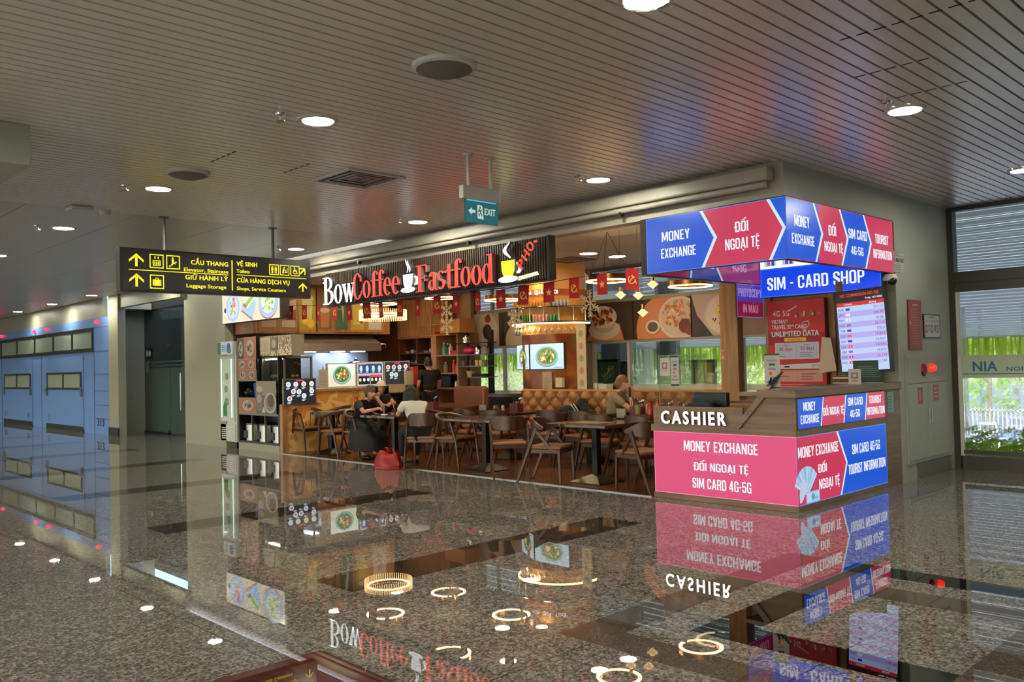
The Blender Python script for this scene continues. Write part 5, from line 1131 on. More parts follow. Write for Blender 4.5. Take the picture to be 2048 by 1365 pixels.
# steel rack shelves
for i, z in enumerate((1.93, 1.7, 1.47, 1.25)):
    x1 = -12.35+.0*i; t = thing('rack_shelf', ('dark top board of the wall rack left of the window', 'steel rack shelf holding the pink pot', 'steel rack shelf holding the yellow cup', 'steel rack shelf holding the cream bowl')[i], 'shelf', (-12.75, 11.3, z), 'steel rack shelves left of the window')
    m = MB(t); m.box(-13.2, 11.15, z, x1, 11.5, z+.02); m.build('board', M_steel if i else M_dark)
m = MB(); m.box(-12.62, 11.5, 0, -12.5, 11.56, 2.2); m.box(-13.25, 11.5, 0, -13.22, 11.54, 2.2); solo('rack_post', m, M_black, 'black uprights of the steel rack beside the left window', 'post')
M_pinkp = mat('pink_plastic', (226, 40, 120), .35)
t = thing('pink_pot', 'bright pink round pot on the steel rack', 'pot', (-12.95, 11.3, 1.72)); m = MB(t); m.ell((-12.95, 11.32, 1.80), .15, .13, .08, 18, 10); m.build('body', M_pinkp, smooth=True); m = MB(t); m.ell((-12.95, 11.32, 1.885), .03, .03, .015); m.build('knob', M_pinkp, smooth=True)
def kettle(x, z, m_, lb_):
    t = thing('kettle', lb_, 'kettle', (x, 11.3, z)); m = MB(t); m.lathe([(0, 0), (.08, 0), (.085, .06), (.05, .15), (.0, .17)], (x, 11.3, z), 16); m.build('body', m_, smooth=True); m = MB(t); m.tube([(x+.05, 11.3, z+.14), (x+.12, 11.3, z+.13), (x+.12, 11.3, z+.05)], .012, 6); m.build('handle', M_black, smooth=True)
kettle(-12.68, 1.72, M_chrome, 'steel jug right of the pink pot'); kettle(-12.48, 1.72, mat('grey_plastic', (130, 128, 124), .4), 'grey plastic jug at the right end of the rack'); kettle(-13.05, 1.95, M_chrome, 'shiny steel kettle on top of the rack')
for x, c_, lb_ in ((-13.1, (120, 90, 70), 'brown mug at the left end of the middle rack shelf'), (-12.7, (226, 190, 60), 'yellow cup on the middle rack shelf'), (-12.58, (200, 190, 180), 'white cup right of the yellow cup'), (-12.45, (110, 100, 90), 'grey cup at the right end of the middle rack shelf'), (-12.88, (60, 50, 60), 'dark cup left of the yellow cup')):
    m = MB(); m.lathe([(0, 0), (.035, 0), (.045, .11), (.04, .11), (.03, .01), (0, .01)], (x, 11.28, 1.49), 12); solo('cup', m, mat('d%02x%02x%02x' % c_, c_, .35), lb_, 'cup', 'cups on the steel rack', smooth=True)
m = MB(); m.lathe([(0, 0), (.06, 0), (.09, .12), (.085, .12), (0, .02)], (-12.9, 11.28, 1.27), 14); solo('bowl', m, mat('cream_ceramic', (200, 170, 140), .4), 'cream bowl on the lowest rack shelf', 'bowl', smooth=True)
m = MB(); m.box(-12.78, 11.2, 1.27, -12.4, 11.45, 1.33); solo('black_tray', m, M_black, 'flat black tray on the lowest rack shelf', 'tray')
# dark under-window fridge counter
t = thing('fridge_counter', 'black glass fridge counter with steel top below the left window', 'counter', (-11.2, 11.0, 0))
m = MB(t); m.box(-12.0, 10.85, 0, -10.62, 11.5, .9); m.build('cabinet', M_black); m = MB(t); m.box(-12.03, 10.82, .9, -10.6, 11.55, .96); m.build('worktop', M_steel)
m = MB(); m.box(-11.35, 10.9, .965, -10.95, 11.2, .985, 0); solo('paper_sheets', m, MATS['paper_stock'], 'curled beige paper sheets on the steel counter top', 'paper')
m = MB(); m.box(-10.9, 10.88, .965, -10.66, 11.05, 1.02); solo('yellow_cloth', m, mat('yellow_cloth', (216, 176, 40), .6), 'folded yellow cloth at the right end of the steel counter', 'cloth', bevel=.01)
a = Art(None, (-9.98, 10.32, 1.02), (1, 0, 0), (0, 0, 1)); a.rect(0, 0, .22, .34, (176, 156, 130)); a.scrib(.03, .05, .19, .25, 6, (140, 120, 100)); solo('menu_card', a.mb, M_print, 'tall cream card standing at the foot of the round column', 'card')
m = MB(); m.box(-9.72, 10.36, 1.1, -9.57, 10.42, 1.26, 0); solo('leaflet_box', m, MATS['paper_stock'], 'cream leaflet box fixed to the round column', 'box')
# ------------------------------------------------------------------ ROUND COLUMN with shelves
CX, CY, CR = -10.3, 10.98, .57
cl = thing('round_column', 'round column wrapped in orange fruit print carrying drink shelves', 'column', (CX, CY, 0))
M_wrap = mat('fruit_print_wrap', (210, 120, 40), .3)
n_ = M_wrap.node_tree; L_ = n_.links.new; tcn = n_.nodes.new('ShaderNodeTexCoord'); ns = n_.nodes.new('ShaderNodeTexNoise'); ns.inputs['Scale'].default_value = 1.3; ns.inputs['Detail'].default_value = 2; L_(tcn.outputs['Object'], ns.inputs[0])
rp = n_.nodes.new('ShaderNodeValToRGB'); e = rp.color_ramp.elements
for _ in range(3): e.new(.5)
for k_, (p_, c_) in enumerate(((.3, (70, 40, 22)), (.43, (120, 62, 28)), (.5, (170, 104, 44)), (.57, (128, 52, 28)), (.68, (96, 106, 50)))): e[k_].position = p_; e[k_].color = (*lin(c_), 1)
L_(ns.outputs[0], rp.inputs[0]); L_(rp.outputs[0], n_.nodes['Principled BSDF'].inputs['Base Color'])
m = MB(cl); m.lathe([(CR, 0), (CR, 2.0)], (CX, CY, 0), 40); m.build('wrap', M_wrap, smooth=True)
m = MB(cl); m.lathe([(CR, 2.0), (CR, 3.2)], (CX, CY, 0), 40); m.build('lit_crown', mat('amber_panel', (206, 150, 84), .3, emit=(240, 150, 60), es=.12), smooth=True)
for z, r, nm in ((2.44, .78, 'upper_shelf'), (2.19, .76, 'lower_shelf')):
    m = MB(cl); m.lathe([(CR+.002, 0), (r, 0), (r+.01, .012), (r, .024), (CR+.002, .024)], (CX, CY, z), 40, cap=False); m.build(nm, M_chrome, smooth=True)
m = MB(cl)
for i in range(9):
    an = math.radians(200+i*20); m.tube([(CX+.74*math.cos(an), CY+.74*math.sin(an), 2.214), (CX+.74*math.cos(an), CY+.74*math.sin(an), 2.44)], .01, 6)
m.build('shelf_posts', M_chrome)
m = MB(cl); m.tube([(CX+.73*math.cos(math.radians(170+i*8)), CY+.73*math.sin(math.radians(170+i*8)), 2.178) for i in range(26)], .012, 6); m.build('light_strip', mat('strip_glow', (255, 220, 160), .4, emit=(255, 214, 140), es=8))
m = MB(cl); m.lathe([(.6, 0), (.62, .1)], (CX, CY, 2.66), 40, cap=False); m.build('name_band', mat('amber_band', (190, 110, 50), .4), smooth=True)
area('strip_lamp', (CX, CY-.72, 2.15), .3, 3, (1, .72, .36), cl); area('crown_lamp', (CX+.2, CY-.7, 2.9), .2, 3, (1, .72, .36), cl)
for i, ch in enumerate('HOA QUẢ TƯƠI'):
    if ch == ' ': continue
    an = math.radians(262+i*5.2); u = V((-math.sin(an), math.cos(an), 0)); p = V((CX, CY, 2.68))+V((math.cos(an), math.sin(an), 0))*.63
    vs_, fs = text_mesh(ch if ch not in 'ƯƠ' else {'Ư': 'U', 'Ơ': 'O'}[ch]); mb = MB(cl); xs = [q[0] for q in vs_]; w_ = max(xs)-min(xs)
    mb.add([p+u*((q[0]-min(xs))*.075)+V((0, 0, 1))*q[1]*.09 for q in vs_], fs); mb.build('letter', M_lett)
# white banner strip right of the column
a = Art(None, (-9.25, 10.38, 1.02), (1, 0, 0), (0, 0, 1)); a.rect(0, 0, .2, 1.1, (206, 190, 160)); a.rect(.19, 0, .2, 1.1, (226, 206, 120))
for i in range(5): a.ell(.1, .15+i*.2, .05, .06, ((150, 160, 120), (190, 140, 120))[i % 2], 10)
solo('banner_strip', a.mb, M_print, 'narrow cream floral banner at the right edge of the round column', 'banner')
# screens on the column
def tv(x0, y0, x1, y1, z0_, z1_, lb, s):
    d = V((x1-x0, y1-y0, 0)); W = d.length; u = d.normalized(); n = V((u.y, -u.x, 0))
    t = thing('television', lb, 'screen', (x0+d.x/2, y0+d.y/2, z0_))
    m = MB(t); p = V((x0, y0, z0_)); m.prism([(0, 0), (W, 0), (W, z1_-z0_), (0, z1_-z0_)], p, u, (0, 0, 1), -n*.05); m.build('housing', M_black)
    a = Art(t, p+n*.002, u, (0, 0, 1)); H = z1_-z0_; a.rect(.01, .01, W-.01, H-.01, (206, 232, 246)); a.rect(.01, .01, W-.01, H*.4, (196, 222, 240))
    a.ell(W*.5, H*.47, W*.33*s, H*.38, (120, 150, 150), 30); a.food(W*.5, H*.5, W*.33*s, H*.37, ((70, 130, 50), (210, 60, 40), (240, 200, 70), (245, 245, 230), (50, 100, 60), (130, 170, 70), (230, 130, 60)), 70, .14, (150, 186, 180), 3, inner=(110, 150, 70)); a.rect(W*.72, H*.07, W*.95, H*.09, (60, 70, 80)); a.build('display', M_glow2)
    m = MB(t); m.box(x0+d.x/2-.04, y0+d.y/2+.05, z0_+H*.4, x0+d.x/2+.04, y0+d.y/2+.25, z0_+H*.6); m.build('wall_bracket', M_dark)
tv(-10.26, 10.32, -9.47, 10.32, 1.40, 1.84, 'right television on the round column, wide picture of a salad bowl', 1)
tv(-10.98, 10.72, -10.29, 10.33, 1.40, 1.84, 'left television on the round column, turned away to the left', 1)
# cans
def can(an, r, z, c_, lb, grp, h=.12, rr_=.03):
    x, y = CX+r*math.cos(an), CY+r*math.sin(an); t = thing('drink_can', lb, 'can', (x, y, z), grp)
    m = MB(t); m.lathe([(0, 0), (rr_*.85, 0), (rr_, .01), (rr_, h-.012), (rr_*.8, h-.002)], (x, y, z), 12); m.build('body', mat('can%02x%02x%02x' % c_, c_, .3, .3), smooth=True)
    m = MB(t); m.lathe([(rr_*.8, 0), (0, 0)], (x, y, z+h-.002), 12); m.build('lid', M_chrome)
sets = [((52, 44, 84), 'dark purple drink can on the lower column shelf', 'purple cans on the lower column shelf', 240, 5), ((60, 120, 40), 'green drink can on the lower column shelf, left group', 'green cans left on the lower column shelf', 264, 4), ((206, 150, 140), 'pinkish white drink can on the lower column shelf', 'pinkish cans on the lower column shelf', 284, 5), ((70, 130, 70), 'green drink can on the lower column shelf, right group', 'green cans right on the lower column shelf', 309, 3)]
for c_, lb, g, a0, n in sets:
    for i in range(n): can(math.radians(a0+i*4.7), .69, 2.214, c_, lb, g)
for i in range(16): can(math.radians(228+i*4.8), .70, 2.464, (206, 140, 50), 'yellow-lit bottle on the upper column shelf', 'yellow-lit bottles on the upper column shelf', .11, .025)  # yellow light on the bottles is put into their colour
for i in range(6): can(math.radians(309+i*4.8), .70, 2.464, (176, 180, 180) if i else (40, 130, 90), 'pale can on the upper column shelf right side' if i else 'green can left of the pale cans on the upper column shelf', 'pale cans on the upper column shelf' if i else None or 'pale cans on the upper column shelf', .11, .027)
# wine glasses hanging below
def wineglass(x, y, z):
    m = MB(); m.lathe([(.03, 0), (.03, -.004), (.004, -.01), (.004, -.08), (.03, -.11), (.034, -.15), (.028, -.18), (.026, -.18), (.031, -.15), (.002, -.085)], (x, y, z), 12)
    solo('wine_glass', m, mat('thin_glass', (240, 240, 230), .03, trans=.85, ior=1.3), 'upside down wine glass hanging under the lower column shelf', 'glass', 'wine glasses under the column shelf', smooth=True)
for i in range(17): an = math.radians(205+i*8.8); wineglass(CX+.68*math.cos(an), CY+.68*math.sin(an), 2.188)

# ------------------------------------------------------------------ wall posters of food
def food_poster(x0, x1, label, fn):
    t = thing('food_poster', label, 'poster', ((x0+x1)/2, 11.86, 1.9)); m = MB(t); m.box(x0, 11.87, 1.88, x1, 11.92, 2.56); m.build('board', M_woodd)
    a = Art(t, (x0, 11.867, 1.88), (1, 0, 0), (0, 0, 1)); a.clip = (0, 0, x1-x0, .68); fn(a, x1-x0, .68); a.build('print', M_print)
def fA(a, W, H):
    a.rect(0, 0, W, H, (44, 36, 32)); a.rect(0, .0, .75, H, (176, 160, 148)); a.ell(.40, .34, .34, .37, (186, 172, 160), 30); a.ell(.40, .34, .30, .34, (206, 194, 180), 30); a.ell(.4, .3, .14, .16, (44, 26, 18), 14); a.ell(.42, .56, .1, .08, (150, 44, 40), 9); a.ell(.44, .61, .05, .06, (90, 50, 40), 9); a.ell(.5, .12, .05, .03, (176, 130, 80), 9)
def fA2(a, W, H):
    a.rect(0, 0, W, H, (44, 36, 32)); a.ell(.55, .1, .5, .38, (190, 174, 160), 30); a.ell(.45, .42, .27, .24, (200, 190, 176), 26); a.food(.45, .43, .24, .2, ((120, 70, 40), (90, 110, 50), (160, 120, 70)), 26, .2, (196, 186, 170), 2)
def fB(a, W, H):
    a.rect(0, 0, W, H, (50, 42, 38)); a.poly([(.1, 0), (1.0, 0), (.9, .3), (.3, .25)], (206, 140, 96)); a.ell(.55, .2, .36, .18, (214, 204, 186), 30); a.ell(.55, .3, .26, .16, (196, 184, 166), 26); a.ell(.52, .43, .33, .2, (226, 216, 200), 30)
    rr = random.Random(6)
    for i in range(34): a.ell(.52+rr.uniform(-.22, .22), .43+rr.uniform(-.12, .12), .06, .035, rr.choice(((190, 80, 40), (90, 120, 50), (230, 214, 190), (150, 50, 30), (206, 150, 80), (60, 40, 30))), 7, rot=rr.uniform(0, 3))
def fC(a, W, H):
    a.rect(0, 0, W, H, (46, 38, 34)); a.ell(.72, .15, .66, .6, (206, 136, 96), 40); a.ell(.95, .33, .42, .36, (222, 206, 196), 36); a.ell(.95, .33, .37, .32, (206, 190, 180), 36)
    rr = random.Random(8)
    for i in range(90): q = rr.uniform(0, 2*PI); w_ = math.sqrt(rr.random())*.3; a.ell(.92+w_*math.cos(q), .40+w_*.75*math.sin(q), .03, .02, rr.choice(((216, 120, 60), (236, 160, 90), (190, 80, 40), (240, 210, 170), (140, 130, 70))), 6, rot=rr.uniform(0, 3))
    a.ell(1.08, .19, .13, .12, (96, 40, 34), 16); a.ell(1.17, .11, .1, .08, (110, 60, 50), 12); a.ell(1.22, .27, .06, .07, (140, 160, 60), 12); a.ell(.42, .2, .15, .12, (226, 214, 200), 20); a.ell(.42, .2, .11, .085, (80, 72, 66), 18)
def fD(a, W, H):
    a.rect(0, 0, W, H, (42, 34, 30)); a.poly([(.0, H), (W, H), (W, .0), (.4, .0), (.1, .35)], (186, 168, 158)); a.ell(.62, .34, .38, .33, (206, 190, 180), 34); a.ell(.62, .34, .34, .3, (216, 202, 192), 34)
    a.poly([(.42, .42), (.62, .55), (.72, .1), (.66, .06)], (226, 196, 110)); rr = random.Random(2)
    for i in range(9): x = rr.uniform(.4, .68); y = rr.uniform(.28, .5); a.line(x, y, x+rr.uniform(-.12, .12), y+rr.uniform(-.08, .08), .022, (40, 24, 20))
    a.poly([(.5, .22), (.68, .2), (.68, .16), (.52, .17)], (176, 60, 40)); a.poly([(.78, .5), (.86, .5), (.82, .36), (.9, .28), (.96, .32), (.92, .22), (.8, .24), (.74, .36)], (190, 70, 50))
def fE(a, W, H):
    a.rect(0, 0, W, H, (70, 56, 46)); a.rect(0, 0, .5, H, (120, 100, 84)); a.ell(.95, .3, .42, .34, (206, 190, 176), 30); a.ell(.98, .32, .34, .28, (50, 26, 20), 26); a.ell(1.05, .35, .1, .05, (110, 70, 60), 10)
food_poster(-13.42, -12.55, 'food poster with dark steak on an oval plate, left of the column', fA)
food_poster(-12.53, -10.6, 'food poster with a noodle bowl partly behind the snowflake', fA2)
food_poster(-10.45, -9.25, 'food poster with a salad bowl and saucer right of the column', fB)
food_poster(-9.23, -8.05, 'food poster with a large plate of orange fried rice', fC)
food_poster(-8.03, -7.46, 'food poster with crepe and sausage beside the wooden post', lambda a, W, H: fD(a, W, H))
food_poster(-7.17, -5.8, 'food poster with a dark soup bowl partly behind the kiosk', fE)
a = Art(None, (-7.43, 11.775, 1.5), (1, 0, 0), (0, 0, 1)); a.rect(0, 0, .2, .14, (206, 196, 186)); a.rect(.01, .05, .19, .13, (206, 90, 40)); a.scrib(.02, .01, .18, .045, 1, (120, 100, 90)); a.rect(.05, -.16, .15, -.06, (196, 176, 160)); solo('post_notice', a.mb, M_print, 'small orange and white notice on the wooden post', 'sign')

# ------------------------------------------------------------------ LAMPS IN THE SHOP
def ring_lamp(x, y, z, r, h, lb, fringe=False, glow=M_ring):
    t = thing('ring_pendant', lb, 'pendant lamp', (x, y, z), 'gilded ring pendants in the shop')
    m = MB(t); m.lathe([(r-.02, 0), (r, 0), (r, h), (r-.02, h), (r-.02, 0)], (x, y, z), 40); m.build('ring', M_gold, smooth=True)
    m = MB(t); m.lathe([(r-.045, -.004), (r+.002, -.004), (r+.002, -.014), (r-.045, -.014), (r-.045, -.004)], (x, y, z), 40); m.build('light_tube', glow, smooth=True)
    m = MB(t)
    for k in range(3):
        q = k*2.094+.4; m.tube([(x+r*math.cos(q), y+r*math.sin(q), z+h), (x, y, 3.198)], .003, 4)
    m.build('cable', M_black)
    if fringe:
        m = MB(t)
        for k in range(64):
            q = k*2*PI/64
            for zz in range(7): m.ell((x+(r+.03)*math.cos(q), y+(r+.03)*math.sin(q), z-.03-.028*zz+.09), .010, .010, .012, 5, 4)
        o = m.build('crystal_fringe', mat('crystal_bead', (255, 226, 170), .15, emit=(255, 206, 140), es=2.2))
ring_lamp(-12.7, 10.42, 2.81, .33, .07, 'gilded ring pendant above the lattice cupboard, behind the word Fastfood')
ring_lamp(-10.12, 9.60, 2.56, .31, .07, 'gilded ring pendant left of the round column')
ring_lamp(-6.98, 10.3, 2.56, .31, .07, 'gilded ring pendant just left of the wooden post, in front of the bright windows')
ring_lamp(-11.72, 8.27, 2.56, .31, .05, 'gilded ring pendant just above the beaded chandelier')
ring_lamp(-10.05, 8.26, 2.83, .31, .07, 'gilded ring pendant hidden behind the word Fastfood')
ring_lamp(-7.1, 8.62, 2.56, .29, .07, 'gilded ring pendant behind the two rightmost flags')
ring_lamp(-6.2, 8.9, 3.0, .31, .07, 'gilded ring pendant close to the ceiling beside the kiosk sign')
ring_lamp(-13.0, 9.25, 2.49, .40, .04, 'wide beaded chandelier glowing below the word Coffee', fringe=True)
def shop_light(x, y, lb, e=WARM_E):
    t = thing('shop_downlight', lb, 'ceiling light', (x, y, 3.2), 'white downlights in the shop ceiling'); m = MB(t); m.lathe([(.13, -.03), (.135, 0)], (x, y, 3.2), 24, cap=False); m.build('trim_ring', M_white, smooth=True)
    m = MB(t); m.lathe([(0, -.028), (.13, -.028)], (x, y, 3.2), 24); m.build('diffuser', M_lampw)
for x, y, lb in ((-8.58, 9.96, 'nearest round ceiling light right of the shop sign'), (-8.56, 10.63, 'round ceiling light just behind the nearest one'), (-9.9, 9.3, 'round ceiling light above the round column shelf'), (-12.2, 8.6, 'round ceiling light behind the shop sign over the dining tables'), (-14.4, 9.0, 'round ceiling light over the kitchen counter'), (-14.6, 10.6, 'round ceiling light at the back of the kitchen'), (-11.2, 10.4, 'round ceiling light left of the round column'), (-6.6, 10.0, 'round ceiling light near the overhead kiosk sign')): shop_light(x, y, lb)
t = thing('air_vent', 'square air diffuser in the shop ceiling', 'vent', (-9.4, 10.45, 3.2)); m = MB(t); m.box(-9.7, 10.15, 3.185, -9.1, 10.2, 3.2); m.box(-9.7, 10.7, 3.185, -9.1, 10.75, 3.2); m.box(-9.7, 10.2, 3.185, -9.65, 10.7, 3.2); m.box(-9.15, 10.2, 3.185, -9.1, 10.7, 3.2); m.box(-9.55, 10.3, 3.19, -9.25, 10.6, 3.2); m.build('frame', M_alu)
def snow(x, y, z, r, lb):
    t = thing('snowflake_ornament', lb, 'ornament', (x, y, z), 'cream snowflake ornaments'); m = MB(t)
    for k in range(6):
        q = k*PI/3+PI/6; ca, sa = math.cos(q), math.sin(q); P = lambda s_, o_: (x+s_*ca-o_*sa, y, z+s_*sa+o_*ca)
        m.beam(P(0, 0), P(r, 0), .014, .014, up=(0, 1, 0))
        for f in (.35, .6, .82):
            for sg_ in (-1, 1): m.beam(P(r*f, 0), P(r*(f+.17), sg_*r*.2), .012, .012, up=(0, 1, 0))
    m.build('flake', mat('cream_glitter', (222, 196, 160), .4)); m = MB(t); m.tube([(x, y, z+r*.9), (x, y, 3.2)], .002, 4); m.build('thread', M_white)
snow(-10.86, 9.0, 2.18, .17, 'cream snowflake hanging above the cardboard box, lower of two'); snow(-10.98, 9.1, 2.42, .15, 'cream snowflake with a glowing band, upper of two'); snow(-9.25, 9.0, 2.2, .17, 'cream snowflake at the left end of the column shelves'); snow(-7.75, 9.0, 2.32, .19, 'white snowflake at the right end of the column shelves')
def prism_lamp(x, y, z, lb):
    t = thing('crystal_pendant', lb, 'pendant lamp', (x, y, z), 'small crystal pendants'); m = MB(t); m.lathe([(0, 0), (.075, .06), (.04, .08), (.02, .1), (.0, .1)], (x, y, z), 6); m.build('crystal', mat('warm_crystal', (255, 236, 200), .05, trans=.6, emit=(255, 214, 150), es=.7))
    m = MB(t); m.lathe([(.02, 0), (.02, .06)], (x, y, z+.1), 8); m.build('socket', M_gold); m = MB(t); m.tube([(x, y, z+.16), (x, y, 3.2)], .002, 4); m.build('cable', M_black)
prism_lamp(-6.54, 8.6, 2.05, 'small crystal pendant over the fried rice poster'); prism_lamp(-6.9, 8.62, 2.3, 'small crystal pendant left of the rightmost flag'); prism_lamp(-6.68, 8.7, 2.28, 'small crystal pendant below the rightmost flag'); prism_lamp(-6.3, 8.5, 2.38, 'small crystal pendant at the edge of the overhead sign')

# ------------------------------------------------------------------ FLAGS
FL = [(-13.92, 2.53), (-13.42, 2.51), (-12.95, 2.47), (-12.44, 2.45), (-12.0, 2.42), (-11.49, 2.42), (-11.1, 2.41), (-10.6, 2.40), (-10.16, 2.38), (-9.7, 2.39), (-9.27, 2.38), (-8.81, 2.38), (-8.34, 2.38), (-7.91, 2.40), (-7.45, 2.40), (-7.02, 2.42), (-6.57, 2.43), (-6.12, 2.45)]
m = MB(); m.tube([(-14.2, 7.86, 2.69)]+[(x, 7.86, z+.125) for x, z in FL]+[(-5.79, 7.84, 2.64)], .004, 5); solo('flag_string', m, M_black, 'thin dark cord carrying the row of red flags', 'cord')
FR, FY = (176, 26, 34), (236, 190, 84)
M_cloth = mat('flag_cloth', kind='print', rough=.7)
def mkflag(star):
    t = thing('paper_flag', '', 'flag', (0, 0, 0)); a = Art(None, (-.085, 0, -.125), (1, 0, 0), (0, 0, 1)); a.mb.par = t
    a.mb.hascol = True; a.mb.box(-.085, 0, -.125, .085, .003, .125, 0, FR); a.o = V((-.085, -.001, -.125)); c = (.085, .125)
    if star: a.poly([(c[0]+(.052 if i % 2 == 0 else .021)*math.sin(i*PI/5), c[1]+(.052 if i % 2 == 0 else .021)*math.cos(i*PI/5)) for i in range(10)], FY)
    else:
        for pl in RING(c[0], c[1], .052, .056, .014, .012, 130, 355, 14):
            ar = sum(pl[i][0]*pl[(i+1) % 4][1]-pl[(i+1) % 4][0]*pl[i][1] for i in range(4)); a.poly(pl if ar > 0 else pl[::-1], FY)
        a.line(c[0]-.035, c[1]-.035, c[0]+.02, c[1]+.03, .014, FY); a.line(c[0]-.005, c[1]+.045, c[0]+.035, c[1]+.015, .02, FY); a.line(c[0]+.045, c[1]-.01, c[0]+.06, c[1]-.055, .012, FY)
    a.build('print', M_cloth); return t
f1, f2 = mkflag(True), mkflag(False)
names = ['first at the left end of the cord', 'second along the cord from the left', 'third from the left end of the cord', 'under the letter B of the shop sign', 'under the letters ow of the shop sign', 'at the left side of the beaded chandelier', 'in front of the middle of the beaded chandelier', 'at the right side of the beaded chandelier', 'left of the white cup emblem', 'under the white cup emblem', 'under the letter F of Fastfood', 'in front of the narrow wooden post', 'left against the bright upper window', 'left of the column shelves', 'in front of the amber column crown', 'right under the end of the shop sign', 'over the gilded ring', 'nearest the overhead kiosk sign']
rr = random.Random(1)
for i, (x, z) in enumerate(FL):
    st = i % 2 == 0; src = f1 if st else f2; lb = ('red flag with a gold star, ' if st else 'red flag with hammer and sickle, ')+names[i]
    if i < 2: src.location = (x, 7.86, z); props(src, lb, 'flag', 'red paper flags on the cord'); o = src
    else: o = dup(src, (x, 7.86, z), 0, lb, 'flag', 'red paper flags on the cord')
    o.rotation_euler = (rr.uniform(-.06, .06), rr.uniform(-.05, .05), rr.uniform(-.25, .25))
# ------------------------------------------------------------------ TABLES AND CHAIRS
def panel_chair(name='dining_chair'):
    t = thing(name, '', 'chair', (0, 0, 0))
    m = MB(t); m.box(-.23, -.2, .43, .23, .24, .472); m.build('seat', M_leather, bevel=.018)
    m = MB(t); m.box(-.215, -.19, .385, .215, -.16, .43); m.box(-.215, .2, .385, .215, .23, .43); m.box(-.23, -.16, .385, -.2, .2, .43); m.box(.2, -.16, .385, .23, .2, .43); m.build('seat_frame', M_chair)
    for s in (-1, 1):
        m = MB(t); m.beam((s*.215, .215, .42), (s*.225, .23, 0), .036, .036, w2=.026, h2=.026); m.build('leg', M_chair, bevel=.004)
        m = MB(t); m.beam((s*.25, -.07, .70), (s*.235, -.36, 0), .032, .046, w2=.024, h2=.03); m.build('leg', M_chair, bevel=.004)
        m = MB(t); m.beam((s*.25, -.09, .68), (s*.215, .12, .42), .026, .036); m.build('brace', M_chair, bevel=.003)
    m = MB(t); N = 16; V_ = []
    for i in range(N+1):
        u = i/N; an = PI+.12+(PI-.24)*u; k_ = math.sin(PI*u); x, y = .27*math.cos(an), .06+.31*math.sin(an)*.95; nx, ny = math.cos(an), math.sin(an)
        z1 = .71+.105*min(1, k_*1.3); z0_ = .685-.06*min(1, k_*1.3)
        for dx in (0, .022):
            for z in (z0_, z1): V_.append((x-nx*dx, y-ny*dx, z))
    F = []
    for i in range(N):
        a, b = i*4, i*4+4; F += [(a, a+1, b+1, b), (a+2, b+2, b+3, a+3), (a+1, a+3, b+3, b+1), (a, b, b+2, a+2)]
    F += [(0, 2, 3, 1), (N*4, N*4+1, N*4+3, N*4+2)]; m.add(V_, F); m.build('backrest', M_chair, smooth=True, bevel=.004); return t
def spindle_chair(name='armchair'):
    t = thing(name, '', 'chair', (0, 0, 0))
    m = MB(t); m.box(-.24, -.22, .435, .24, .24, .465); m.build('seat', mat('worn_wood_seat', (156, 104, 62), .3, kind='wood', col2=(122, 78, 46)), bevel=.015)
    m = MB(t); m.box(-.2, -.18, .39, .2, .2, .435); m.build('seat_frame', M_chair)
    for s in (-1, 1):
        m = MB(t); m.tube([(s*.26, .12, .70), (s*.235, .2, .43), (s*.235, .25, 0)], [.02, .024, .015], 8); m.build('leg', M_chair, smooth=True)
        m = MB(t); m.tube([(s*.25, -.10, .70), (s*.22, -.2, .43), (s*.24, -.36, 0)], [.02, .024, .015], 8); m.build('leg', M_chair, smooth=True)
    m = MB(t); pts = []
    for i in range(19):
        u = i/18; an = PI*1.0+PI*u; pts.append((.28*math.cos(an), .02+.29*math.sin(an)+(.14 if i in (0, 18) else .02 if i in (1, 17) else 0), .70+.09*math.sin(PI*u)))
    m.tube(pts, [.018]+[.026]*17+[.018], 8); m.build('arm_rail', M_chair, smooth=True)
    m = MB(t)
    for i in range(6): q = math.radians(215+i*22); m.tube([(.2*math.cos(q), .02+.21*math.sin(q), .45), (.275*math.cos(q), .02+.285*math.sin(q), .775)], .007, 6)
    m.build('spindles', M_chair, smooth=True); return t
pc, sp = panel_chair(), spindle_chair()
chairs = [(sp, -13.72, 8.1, -90, 'spindle armchair at the left end, against the marble counter'), (sp, -13.52, 8.56, 180, 'spindle armchair behind the leftmost table, facing the hall'),
 (sp, -12.52, 7.93, 92, 'spindle armchair right of the leftmost table, back to the woman in black'), (sp, -11.98, 8.05, -88, 'armchair in which the woman in black sits'),
 (pc, -10.1, 7.9, 38, 'panel-back chair in which the woman in white sits'), (sp, -9.66, 8.12, -80, 'armchair with a shining curved rail left of the middle table'),
 (pc, -8.35, 7.95, 52, 'panel-back chair right of the middle front table'), (pc, -7.5, 7.86, -70, 'panel-back chair left of the right front table, nearest the camera'),
 (pc, -6.12, 7.98, 80, 'chair partly hidden by the cashier counter'), (pc, -8.8, 9.3, 8, 'chair pushed to the table before the tufted bench, left one'), (pc, -8.15, 9.28, -6, 'chair pushed to the table before the tufted bench, right one'),
 (pc, -7.35, 8.72, 5, 'chair behind the right front table, in front of the drink tray table'), (pc, -10.3, 8.92, -4, 'chair before the table with the chopstick box in the middle, left one'), (pc, -9.65, 8.9, 10, 'chair before the table with the chopstick box in the middle, right one'),
 (sp, -11.35, 8.95, 20, 'armchair behind the woman in white'), (pc, -12.75, 9.55, -90, 'chair left of the rear left table'), (pc, -11.15, 9.6, 90, 'chair right of the rear left table beside the brown booth'),
 (pc, -6.7, 8.75, -12, 'chair in front of the drink tray table, close to the cashier counter')]
seen = set()
